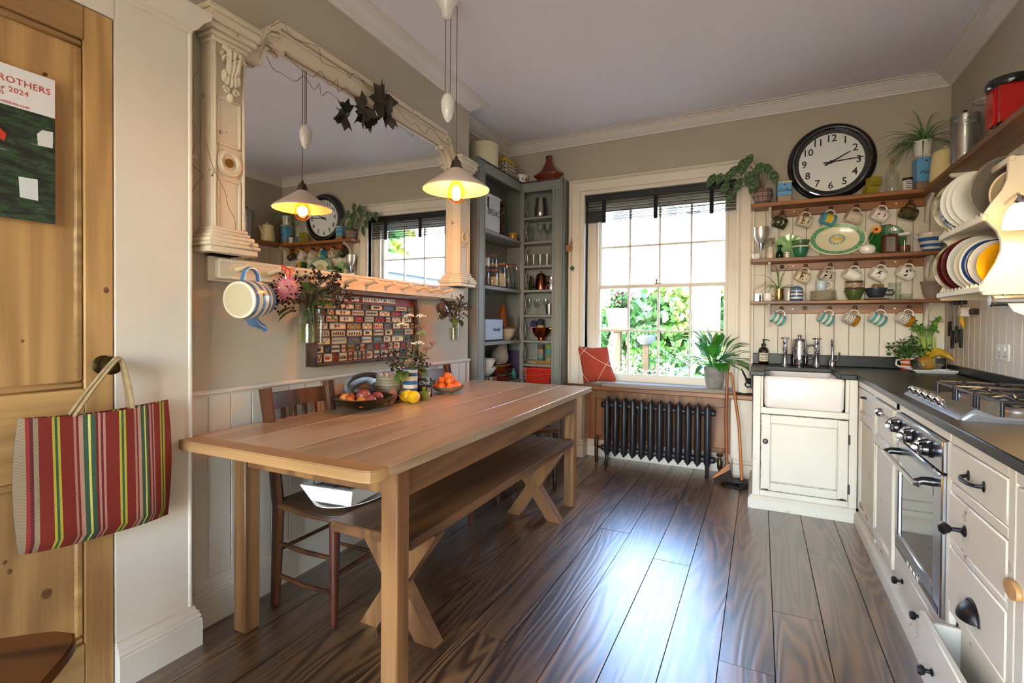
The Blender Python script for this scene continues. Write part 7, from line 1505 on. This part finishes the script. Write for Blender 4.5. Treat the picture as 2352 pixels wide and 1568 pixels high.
for i in range(9): a = 2 * PI * i / 9; r = .02 if i % 2 else .032; MB().tube([(r * cos(a), r * sin(a), .0), (r * 1.1 * cos(a), r * 1.1 * sin(a), .12), (r * 1.5 * cos(a) - .01, r * 1.2 * sin(a), .22)], [.015, .013, .008], 7, flat=.7).build('stalk', M_cel, cl_)
q = MB()
for i in range(22): a = g.uniform(0, 2 * PI); b0 = Vector((.035 * cos(a) - .012, .035 * sin(a), .22)); d = Vector((cos(a) * .4 - .15, sin(a) * .4 - .2, 1)); tip = b0 + d.normalized() * g.uniform(.03, .12); q.tube([b0, tip], .002, 4, caps=False); [q.leaf(tip, Vector((g.uniform(-1, 1), g.uniform(-1, 1), g.uniform(-.2, 1))), .04, .024, .4, .2, 3) for _ in range(4)]
q.build('celery_leaves', mat('celery_leaf', '#5f9a2c', .5), cl_, fix=False)
solo('corner_bowl', MB().lathe(bowl_prof(.075, .05, .035), 26), M_oat, 'cream bowl of fruit and celery in the worktop corner', 'bowl', (1.035, 4.30, WT))
M_ban = mat('banana_skin', '#d9ac1c', .45, var=.2, vs=12, col2='#b98a14')
for k, lb in enumerate(('banana curving over the rim of the corner bowl', 'banana lying behind the first one in the corner bowl')):
    pts = [(-.08 + .16 * t, -.015 * k, .05 * sin(PI * t) + .0) for t in [i / 9 for i in range(10)]]; solo('banana', MB().tube(pts, [.004, .012, .017, .019, .02, .02, .019, .016, .01, .005], 8), M_ban, lb, 'banana', (1.075, 4.27 + .03 * k, WT + .075 + .012 * k), -.5, 'bananas in the corner bowl', ang=80)
q = MB(); trough(q, .1, .05, .125, .065, .022, .005, rim=.003); solo('white_tray', q, M_china, 'shallow white rectangular tray at the back of the worktop', 'tray', (1.0, 4.12, WT), .15)
tj = thing('tilted_jar', 'tilted glass sweet jar of golden grains in a wire stand on a white tray', 'jar', (1.0, 4.125, WT + .01), .25)
JT = TR(0, 0, .062) @ RY(PI / 2 + -.35); MB().lathe([(0, -.085), (.045, -.085), (.05, -.078), (.05, .04), (.042, .06), (.044, .085)], 24, JT).build('jar_glass', M_glass, tj); MB().lathe([(0, -.08), (.046, -.078), (.046, -.01), (0, .0)], 20, JT).build('grains', mat('golden_grain', '#a87c1c', .6, bump=1, bs=120), tj); MB().lathe([(.045, .078), (.048, .08), (.048, .1), (0, .1)], 24, JT @ Matrix.Diagonal((1, 1, -1, 1))).build('mesh_lid', M_alu, tj)
for x in (-.06, .06): MB().tube([(x, -.045, .0), (x, -.045, .06), (x, .045, .06), (x, .045, .0)], .002, 5).build('wire_stand', M_chrome, tj)
# on the cooker wall
kr = thing('knife_rack', 'black magnetic knife rack on the corner wall', 'knife rack', (1.14, 4.16, 1.36)); MB().box(-.008, .004, -.14, .14, 0, .03, .003).build('strip', M_matblack, kr)
for k, (y, bl_, hl) in enumerate(((-.1, .17, .12), (-.02, .15, .11), (.06, .18, .12), (.11, .12, .1))):
    kn = thing('kitchen_knife', ('broad', 'slim', 'long', 'short')[k] + ' black handled knife hanging on the magnetic rack', 'knife', (1.131, 4.16 + y, 1.375), 0, 'knives on the magnetic rack')
    MB().prism([(-.012, 0), (.012, 0), (.012, -bl_), (-.012, -bl_)] if k != 1 else [(-.007, 0), (.007, 0), (.01, -bl_), (-.01, -bl_)], -.004, -.001, 'x').build('blade', M_steel, kn); MB().box(-.013, .005, -.012, .012, -bl_ - hl, -bl_, .005).build('handle', M_black, kn)
cpz2 = thing('tape_holder', 'white tape roll held on a black wall clip', 'clip', (1.143, 3.95, 1.31)); MB().box(-.02, 0, -.12, .0, -.016, .016, .003).build('clip_arm', M_matblack, cpz2); MB().lathe([(.014, 0), (.03, 0), (.03, .045), (.014, .045)], 20, TR(-.012, .0, 0) @ RY(-PI / 2)).build('tape_roll', M_china, cpz2)
fb_ = MB().tube([(0, .0, .0), (-.006, .012, -.05), (-.006, .01, -.1), (0, -.008, -.14)], [.006, .014, .014, .005], 8); solo('felt_banana', fb_, M_ban, 'single yellow banana shape hanging behind the tape roll', 'banana', (1.122, 4.0, 1.35), ang=80)
so_ = thing('double_socket', 'white double plug socket on the panelled cooker wall', 'socket', (1.144, 3.485, 1.087)); MB().box(-.01, 0, -.075, .075, -.043, .043, .004).build('plate', mat('white_plastic', '#dddad2', .35), so_)
for y in (-.036, .036): MB().box(-.015, -.009, y - .008 + (.0), y + .008, .008, .03, .002).build('switch', mat('white_plastic', '#dddad2', .35), so_); [MB().box(-.0108, -.0098, y + dy - .003, y + dy + .003, dz - .004, dz + .004).build('pin_hole', M_matblack, so_) for dy, dz in ((0, -.004), (-.011, -.022), (.011, -.022))]

# ================================================================ COOKER WALL CABINETS
CX = .545
def front(par, name, y0, y1, z0, z1, x=CX, t=.02, c=.004, m=None): return MB().box(x, x + t, y0, y1, z0, z1, c).build(name, m or M_cream2, par, world=True)
M_cream2 = M_cream
def framed(par, name, y0, y1, z0, z1, splits, x=CX, fr=.045):
    q = MB().box(x, x + .02, y0, y0 + fr, z0, z1, .003).box(x, x + .02, y1 - fr, y1, z0, z1, .003); zs = [z0] + splits + [z1]
    q.box(x, x + .02, y0 + fr, y1 - fr, z0, z0 + fr, .003).box(x, x + .02, y0 + fr, y1 - fr, z1 - fr, z1, .003)
    for s in splits: q.box(x, x + .02, y0 + fr, y1 - fr, s - fr / 2, s + fr / 2, .003)
    d = q.build(name, M_cream, par, world=True); inv = wm(par).inverted()
    lo = [z0 + fr] + [s + fr / 2 for s in splits]; hi = [s - fr / 2 for s in splits] + [z1 - fr]
    for a, b_ in zip(lo, hi):
        p = MB().box(x + .012, x + .018, y0 + fr - .002, y1 - fr + .002, a - .002, b_ + .002).build('door_panel', M_cream, d); p.matrix_local = inv
        q = MB()
        for t in ((y0 + fr, y1 - fr, a, a + .008), (y0 + fr, y1 - fr, b_ - .008, b_), (y0 + fr, y0 + fr + .008, a, b_), (y1 - fr - .008, y1 - fr, a, b_)): q.box(x + .004, x + .014, *t, .003)
        p = q.build('panel_bead', M_cream, d); p.matrix_local = inv
    return d
def carcass(name, label, y0, y1, solid=True):
    c = thing(name, label, 'cabinet', (.8, (y0 + y1) / 2, 0))
    pp(c, 'carcass', M_cream2, (CX + .022, 1.13, y0 + .002, y1 - .002, .08, WB - .003)) if solid else None
    return c
inv_ = lambda c: wm(c).inverted()
def adopt(ob, c): ob.matrix_local = inv_(c); return ob
c1 = carcass('corner_base_cabinet', 'narrow chipped cream cabinet with two panels next to the sink corner', 3.245, 3.70)
d = framed(c1, 'cabinet_door', 3.25, 3.70, .1, .845, [.68]); k = MB().box(CX - .006, CX, 3.44, 3.5, .80, .812, .002).tube([(CX - .004, 3.45, .806), (CX - .022, 3.46, .806), (CX - .022, 3.49, .806), (CX - .004, 3.5, .806)], .004, 6).build('handle', M_iron, d); adopt(k, c1)
c2 = carcass('panelled_base_cabinet', 'chipped cream panelled cabinet with a chrome cup handle beside the oven', 2.735, 3.243)
d = framed(c2, 'cabinet_door', 2.745, 3.185, .13, .845, [.64], x=CX - .012); pp(c2, 'stile', M_cream2, (CX, CX + .02, 3.187, 3.243, .08, .85)); pp(c2, 'stile', M_cream2, (CX, CX + .02, 2.69, 2.743, .08, WB - .003))
k = MB().lathe([(0, .0), (.03, 0), (.032, .008), (.028, .022), (.015, .03), (0, .032)], 18, TR(CX - .012, 2.965, .80) @ RY(-PI / 2) @ Matrix.Diagonal((.7, 1.15, 1, 1))).build('cup_handle', M_chrome, d); adopt(k, c2)
for c_, y0, y1 in ((c1, 3.245, 3.70), (c2, 2.69, 3.243)): pp(c_, 'top_rail', M_cream2, (CX, CX + .02, y0, y1, .85, WB - .002))
q = MB(); chips(q, (.5435, 3.28, .655), (.5435, 3.66, .655), 7, .005, 'y'); chips(q, (.5435, 3.28, .147), (.5435, 3.66, .147), 9, .006, 'y'); tag(q.build('paint_chips', M_chip, c1, world=True, smooth=False), kind='stuff')
q = MB(); chips(q, (.5315, 2.79, .62), (.5315, 3.14, .62), 5, .004, 'y'); chips(q, (.5315, 2.76, .135), (.5315, 3.17, .135), 7, .004, 'y'); tag(q.build('paint_chips', M_chip, c2, world=True, smooth=False), kind='stuff')
# oven
c3 = thing('oven_housing', 'cream oven housing with one long low drawer', 'cabinet', (.8, 2.37, 0)); pp(c3, 'carcass', M_cream2, (CX + .022, 1.13, 2.04, 2.688, .08, .222)); pp(c3, 'top_rail', M_cream2, (CX, 1.1, 2.04, 2.688, .852, WB - .002)); pp(c3, 'stile', M_cream2, (CX, CX + .02, 2.03, 2.068, .08, .85)); pp(c3, 'rail', M_cream2, (CX, CX + .02, 2.07, 2.688, .218, .262))
d = front(c3, 'drawer', 2.09, 2.683, .1, .215, x=CX - .004)
KN = [(.009, 0), (.012, .003), (.006, .008), (.006, .018), (.013, .022), (.016, .03), (.012, .038), (0, .04)]
for y in (2.575, 2.29): adopt(MB().lathe(KN, 14, TR(CX - .004, y, .158) @ RY(-PI / 2)).build('knob', M_iron, d), c3)
ov_ = thing('built_in_oven', 'stainless steel built in oven with black glass door and chrome handle', 'oven', (.8, 2.378, .26)); OX_ = CX - .012
pp(ov_, 'oven_body', M_matblack, (OX_ + .03, 1.05, 2.08, 2.68, .265, .845)); pp(ov_, 'control_panel', M_steel, (OX_, OX_ + .03, 2.072, 2.684, .742, .848, .004))
dr = pp(ov_, 'oven_door', M_steel, (OX_, OX_ + .03, 2.072, 2.16, .265, .735, .004), (OX_, OX_ + .03, 2.64, 2.684, .265, .735, .004), (OX_, OX_ + .03, 2.16, 2.64, .265, .335, .004), (OX_, OX_ + .03, 2.16, 2.64, .64, .735, .004))
adopt(MB().box(OX_ + .008, OX_ + .014, 2.155, 2.645, .33, .645).build('door_glass', mat('black_oven_glass', '#0a0a0c', .04, coat=.6), dr, smooth=False), ov_)
adopt(MB().tube([(OX_ - .05, 2.14, .68), (OX_ - .05, 2.64, .68)], .011, 12).build('handle_bar', M_chrome, dr), ov_)
for y in (2.16, 2.62): adopt(MB().tube([(OX_, y, .69), (OX_ - .03, y, .69), (OX_ - .05, y, .682)], [.016, .014, .013], 10).build('handle_mount', M_black, dr), ov_)
for y in (2.62, 2.41, 2.2):
    kb_ = MB().lathe([(0, 0), (.028, 0), (.03, .006), (.024, .01), (.022, .028), (.019, .032), (0, .033)], 20, TR(OX_, y, .792) @ RY(-PI / 2)).build('dial', M_black, ov_, world=True); adopt(MB().tube([(OX_ - .002, y + .05, .82), (OX_ - .02, y + .05, .815), (OX_ - .034, y + .055, .795), (OX_ - .04, y + .03, .79)], .008, 8).build('lever', M_chrome, kb_), ov_); adopt(MB().lathe([(.022, .028), (.023, .034), (.019, .036)], 20, TR(OX_, y, .792) @ RY(-PI / 2)).build('dial_ring', M_chrome, kb_), ov_)
pp(ov_, 'lower_trim', M_black, (OX_ - .001, OX_ + .01, 2.09, 2.66, .268, .292, .002))
for k in range(4): MB().tube([(OX_ - .0015, 2.46 - .045 * k + dy, .28 + dz) for dy, dz in ((-.01, -.006), (-.004, .006), (.003, -.004), (.01, .006))], .0016, 4).build('engraved_mark', M_china, ov_, world=True)
# drawers
c4 = carcass('drawer_cabinet', 'cream cabinet of four drawers with odd black handles, lowest one open', 1.585, 2.03)
pp(c4, 'face_frame', M_cream2, (CX, CX + .02, 1.585, 1.622, .08, WB - .002), (CX, CX + .02, 1.622, 2.03, .852, WB - .002), (CX, CX + .02, 1.622, 2.03, .70, .73), (CX, CX + .02, 1.622, 2.03, .526, .548), (CX, CX + .02, 1.622, 2.03, .318, .347))
d1 = front(c4, 'drawer', 1.625, 2.027, .733, .849, CX - .002); d2 = front(c4, 'drawer', 1.625, 2.027, .55, .697, CX - .002); d3 = front(c4, 'drawer', 1.625, 2.027, .35, .523, CX - .002)
OD = .075; d4 = MB().box(CX - OD, CX - OD + .02, 1.61, 2.035, .1, .3, .004).box(CX - OD + .02, CX + .3, 1.635, 1.647, .12, .28).box(CX - OD + .02, CX + .3, 2.0, 2.012, .12, .28).box(CX - OD + .02, CX + .3, 1.647, 2.0, .12, .13).build('open_drawer', M_cream2, c4, world=True)
adopt(MB().tube([(CX - .002, 1.875, .79), (CX - .022, 1.87, .786), (CX - .03, 1.84, .784), (CX - .028, 1.79, .786), (CX - .018, 1.765, .788), (CX - .002, 1.76, .79)], .0055, 8).ball((CX - .004, 1.875, .79), (.004, .01, .016), 10, 6).ball((CX - .004, 1.762, .79), (.004, .01, .016), 10, 6).build('swan_handle', M_iron, d1), c4)
adopt(MB().lathe([(.018, 0), (.016, .004), (.007, .01), (.006, .03), (.012, .036), (.017, .044), (.02, .05), (.012, .06), (0, .063)], 16, TR(CX - .002, 1.90, .62) @ RY(-PI / 2)).build('knob', M_iron, d2), c4)
q = MB(); vs = []; F = []
for i in range(13):
    t = -1 + i / 6; r_ = math.sqrt(max(0, 1 - t * t))
    for j in range(7): a = PI / 2 * j / 6; vs.append((CX - .002 - .036 * r_ * sin(a), 1.83 + .05 * t, .398 + .045 * r_ * cos(a)))
F = [(i * 7 + j, i * 7 + j + 1, (i + 1) * 7 + j + 1, (i + 1) * 7 + j) for i in range(12) for j in range(6)]; q.add(vs, F); q.tube([(CX - .003, 1.83 + .054 * cos(a), .398 + .05 * sin(a)) for a in [PI * k / 14 for k in range(15)]], .004, 6)
adopt(q.build('cup_handle', M_iron, d3), c4)
adopt(MB().lathe(KN, 14, TR(CX - OD, 1.88, .19) @ RY(-PI / 2)).build('knob', M_iron, d4), c4)
c5 = carcass('near_base_cabinet', 'cream cabinet with a wooden turn button beside the drawers', 1.12, 1.583); d = framed(c5, 'cabinet_door', 1.125, 1.58, .1, .845, []); adopt(MB().lathe([(0, 0), (.028, 0), (.03, .004), (.028, .012), (0, .014)], 20, TR(CX, 1.575, .6) @ RY(-PI / 2) @ Matrix.Diagonal((.75, 1.3, 1, 1))).build('turn_button', M_pine, d), c5)
pp(c5, 'top_rail', M_cream2, (CX, CX + .02, 1.12, 1.583, .85, WB - .002))
tag(MB().sweep([(.527, 1.12), (.527, 3.69)], [(.05, 0), (0, 0), (0, .055), (.003, .062), (.007, .064), (.012, .074), (.025, .08), (.05, .08)]).build('trim_6', M_cream, ang=25), kind='structure')
# hob
hb = thing('gas_hob', 'stainless steel gas hob with chrome knobs set on the worktop', 'hob', (.85, 2.43, WT)); HY0, HY1 = 2.08, 2.785
q = MB().prism([(.575, WT), (.58, WT + .006), (.612, WT + .034), (.622, WT + .036), (.66, WT + .022), (.67, WT + .018), (1.09, WT + .018), (1.1, WT)], HY0 + .012, HY1 - .012, 'y'); q.prism([(.588, WT), (.612, WT + .02), (.622, WT + .022), (.66, WT + .012), (1.085, WT + .012), (1.09, WT)], HY0, HY1, 'y'); q.build('hob_tray', M_steel, hb, world=True, ang=30)
for k in range(5): MB().lathe([(.014, 0), (.0145, .004), (.011, .008), (.01, .026), (.007, .028), (0, .028)], 16, TR(.598, 2.69 - .085 * k, WT + .022) @ RY(-.72)).build('knob', M_chrome, hb, world=True)
for x, y, r in ((.77, 2.62, .045), (.77, 2.25, .035), (1.0, 2.62, .035), (1.0, 2.25, .045), (.88, 2.43, .055)):
    b_ = MB().lathe([(0, .012), (r, .012), (r * 1.25, 0), (r * 1.2, .008), (r, .016)], 22, TR(x, y, WT + .018)).build('burner', M_alu, hb, world=True); adopt(MB().lathe([(r * .8, .016), (r * .8, .022), (r * .6, .026), (0, .026)], 20, TR(x, y, WT + .018)).build('burner_cap', M_matblack, b_), hb)
M_grate = mat('enamelled_grate', '#3a3a3f', .3, .6)
for y0, y1 in ((2.10, 2.32), (2.325, 2.535), (2.54, 2.765)):
    z = WT + .062; q = MB(); r = .0065
    q.tube([(.69, y0 + .01, z), (.69, y1 - .01, z)], r, 6).tube([(1.07, y0 + .01, z), (1.07, y1 - .01, z)], r, 6)
    for y in (y0 + .01, y1 - .01): q.tube([(.69, y, z), (1.07, y, z)], r, 6)
    for x in (.69, 1.07):
        for y in (y0 + .01, y1 - .01): q.tube([(x, y, z), (x, y, WT + .018)], r, 6)
    ym = (y0 + y1) / 2
    for x in (.77, .88, 1.0): q.tube([(x, y0 + .01, z), (x, y0 + .05, z + .008), (x, y0 + .07, z - .004)], r * .9, 6).tube([(x, y1 - .01, z), (x, y1 - .05, z + .008), (x, y1 - .07, z - .004)], r * .9, 6)
    q.tube([(.69, ym, z), (.73, ym, z + .008), (.75, ym, z - .004)], r, 6).tube([(1.07, ym, z), (1.03, ym, z + .008)], r, 6); q.build('pan_support', M_grate, hb, world=True, ang=60)

# ================================================================ PLATE RACK
prk = thing('plate_rack', 'cream painted wooden plate rack with shaped sides on the cooker wall', 'plate rack', (1.144, 3.16, 1.36)); M_rack = M_rackw = mat('plate_rack_cream', '#d9d0b8', .45, var=.08, vs=4)
sp2 = [(1.143, 1.36), (.87, 1.36), (.862, 1.372), (.862, 1.40), (.878, 1.435), (.91, 1.50), (.926, 1.55), (.926, 1.59), (.912, 1.635), (.885, 1.67), (.868, 1.69), (.868, 1.715), (.895, 1.765), (.925, 1.81), (.942, 1.855), (.947, 1.95), (1.143, 1.95)]
MB().prism(sp2, 2.868, 2.888, 'y').build('side_board', M_rack, prk, world=True, ang=30); MB().prism(sp2, 3.43, 3.45, 'y').build('side_board', M_rackw, prk, world=True, ang=30)
for nm, x0, x1, z0, z1 in (('front_rail', .852, .874, 1.372, 1.4), ('front_rail', .858, .88, 1.682, 1.71), ('back_rail', 1.118, 1.14, 1.40, 1.43), ('back_rail', 1.118, 1.14, 1.71, 1.74), ('top_rail', .945, .965, 1.93, 1.955)): MB().box(x0, x1, 2.86, 3.452, z0, z1, .004).build(nm, M_rackw, prk, world=True)
NP = 11
for tier, (zf, zb_) in enumerate(((1.386, 1.415), (1.696, 1.725))):
    for k in range(NP):
        y = 2.905 + k * .052; MB().tube([(.866, y, zf + .008), (1.13, y, zb_)], .005, 6).build('dowel', M_rackw, prk, world=True); MB().tube([(.868, y, zf), (.871, y, zf + .026)], .005, 6).build('peg', M_rackw, prk, world=True)
def plate(r, deep=.02): return MB().lathe([(0, 0), (r * .55, 0), (r * .62, .004), (r * .97, deep), (r, deep + .003), (r * .96, deep + .004), (r * .62, .009), (r * .55, .005), (0, .005)], 40)
def rimmed(nm, c0, bandsx, r):
    if nm in MC: return MC[nm]
    m, nt, p, L = _base(nm); N = nt.nodes.new; tc = N('ShaderNodeTexCoord'); ln = N('ShaderNodeVectorMath'); ln.operation = 'LENGTH'; L(tc.outputs['Object'], ln.inputs[0]); mr_ = N('ShaderNodeMapRange'); mr_.inputs[2].default_value = r; L(ln.outputs['Value'], mr_.inputs[0]); rp = N('ShaderNodeValToRGB'); rp.color_ramp.interpolation = 'CONSTANT'; e = rp.color_ramp.elements; e[0].color = rgb(c0); e[0].position = 0; e.remove(e[1])
    for a, c_ in bandsx: k = e.new(a); k.color = rgb(c_)
    L(mr_.outputs[0], rp.inputs[0]); L(rp.outputs[0], p.inputs['Base Color']); p.inputs['Roughness'].default_value = .15; p.inputs['Coat Weight'].default_value = .4; MC[nm] = m; return m
M_flor = mat('floral_plate', '#cfc8b0', .2, coat=.4, var=.8, vs=26, col2='#7a7448'); M_bluep = mat('blue_transfer', '#3d5488', .2, coat=.4, var=.8, vs=60, col2='#c2c8d2')
up_p = [(3.405, .14, M_flor, 'floral edged plate at the window end of the upper rack tier'), (3.355, .128, M_bluep, 'blue transfer printed plate on the upper rack tier'), (3.3, .145, M_china, 'large white plate next to the blue printed plate'), (3.25, .14, M_china, 'white plate between two other white plates on the rack'), (3.2, .135, M_china, 'white plate beside the grey bowl on the rack')]
lo_p = [(3.405, .135, M_flor, 'floral edged plate at the window end of the lower rack tier'), (3.355, .135, mat('oxblood_glaze', '#4e1210', .15, coat=.5), 'dark red plate next to the floral one on the lower tier'), (3.3, .138, mat('oxblood_glaze', '#4e1210', .15), 'dark red plate beside the pale grey plate on the lower tier'), (3.245, .135, mat('pale_grey_china', '#c4c2ba', .2, coat=.4), 'pale grey plate next to the dark red plates'), (3.195, .125, M_oat, 'cream plate with a peach edge on the lower rack tier'), (3.15, .122, rimmed('blue_rim', '#dcd8cc', [(.8, '#27427c'), (.92, '#dcd8cc')], .125), 'white plate with a broad blue ring'), (3.1, .115, rimmed('thin_blue_rim', '#e0dad0', [(.95, '#1f2a4a')], .118), 'white plate with a thin dark blue edge'), (3.03, .105, mat('sunny_yellow_glaze', '#dd9a10', .15, coat=.5), 'bright yellow plate at the near end of the lower tier')]
def rackplate(y, r, m, lb, zb_): return solo('dinner_plate', plate(r), m, lb, 'plate', (.945 + .1 * (3.405 - y), y, zb_ + r + .002), rot=RZ(.12) @ RX(PI / 2 + .06), group='plates in the plate rack')
for y, r, m_, lb in up_p: rackplate(y, r, m_, lb, 1.706)
for y, r, m_, lb in lo_p: rackplate(y, r, m_, lb, 1.396)
solo('grey_bowl', MB().lathe([(0, 0), (.05, 0), (.1, .03), (.145, .055), (.15, .058), (.142, .06), (.095, .036), (.05, .008), (0, .008)], 40), mat('grey_brown_stoneware', '#7c7468', .4, var=.3, vs=12, coat=.2), 'large shallow grey stoneware bowl on the upper rack tier', 'bowl', (1.0, 3.11, 1.706 + .152), rot=RZ(.15) @ RX(PI / 2 + .1), group='plates in the plate rack')
solo('cream_bowl', MB().lathe([(0, 0), (.04, 0), (.075, .025), (.1, .05), (.103, .053), (.096, .054), (.07, .03), (.04, .008), (0, .008)], 36), mat('warm_cream_glaze', '#d9c6a0', .25, coat=.4), 'smaller cream bowl in front of the grey bowl on the rack', 'bowl', (.985, 2.985, 1.706 + .106), rot=RZ(.2) @ RX(PI / 2 + .1), group='plates in the plate rack')
# rack lamp
LXr, LYr, LZr = .935, 2.72, 1.62
lm = thing('rack_lamp', 'small glowing ribbed glass lamp fixed to the side of the plate rack', 'lamp', (LXr, LYr, LZr))
m = bpy.data.materials.new('milk_glass'); m.use_nodes = True; nt = m.node_tree; nt.nodes.clear(); N = nt.nodes.new; L = nt.links.new      # lit only by the bulb inside it
o_ = N('ShaderNodeOutputMaterial'); t1 = N('ShaderNodeBsdfTranslucent'); t2 = N('ShaderNodeBsdfDiffuse'); mx = N('ShaderNodeMixShader'); mx.inputs[0].default_value = .4; t1.inputs[0].default_value = t2.inputs[0].default_value = rgb('#f4ead2'); L(t1.outputs[0], mx.inputs[1]); L(t2.outputs[0], mx.inputs[2]); L(mx.outputs[0], o_.inputs[0])
q = MB(); n = 40; pf = [(.018, .1), (.026, .095), (.04, .075), (.05, .045), (.054, .01), (.053, 0), (.05, .002)]; vs = []; F = []
for j, (r, z) in enumerate(pf):
    for i in range(n): a = 2 * PI * i / n; rr = r * (1 + (.02 if i % 2 else 0) * (1 if j < 5 else 0)); vs.append((rr * cos(a), rr * sin(a), z))
for j in range(len(pf) - 1): F += [(j * n + i, j * n + (i + 1) % n, (j + 1) * n + (i + 1) % n, (j + 1) * n + i) for i in range(n)]
q.add(vs, F).build('glass_shade', m, lm); MB().lathe([(.018, .095), (.02, .11), (.014, .122), (.008, .13), (0, .131)], 18).build('gallery', M_chrome, lm); MB().tube([(0, 0, .125), (0, .03, .145), (0, .1, .14), (0, .15, .13)], .006, 8).build('bracket_arm', M_chrome, lm); MB().lathe([(0, 0), (.012, .01), (.02, .04), (.014, .07), (.01, .1), (0, .1)], 14).build('bulb', glass('bulb_glass', (1, .97, .9), .16), lm)
ld = bpy.data.lights.new('rack_bulb', 'POINT'); ld.energy = 9; ld.color = (1, .66, .32); ld.shadow_soft_size = .015; lo = bpy.data.objects.new('rack_bulb', ld); C.objects.link(lo); lo.location = (LXr, LYr, LZr + .028)
# rolling pin and paper hanging under the rack
rp_ = thing('paper_roll_holder', 'steel roll holder with white paper below the near end of the plate rack', 'roll holder', (.88, 2.80, 1.33)); MB().tube([(-.0, 0, 0), (.25, .0, 0)], .022, 16).build('roller', M_steel, rp_); MB().lathe([(0, 0), (.024, 0), (.026, .006), (.022, .012), (0, .014)], 16, TR(0, 0, 0) @ RY(-PI / 2)).build('end_cap', M_alu, rp_); MB().prism([(.04, -.012), (.25, -.012), (.25, -.06), (.09, -.06), (.06, -.045)], -.003, .003, 'y', T=TR(0, -.015, 0)).build('paper_sheet', mat('kitchen_paper', '#e4e0d8', .9), rp_)
for x in (.03, .23): MB().box(x, x + .012, -.004, .07, .018, .03, .002).build('strap', M_steel, rp_)
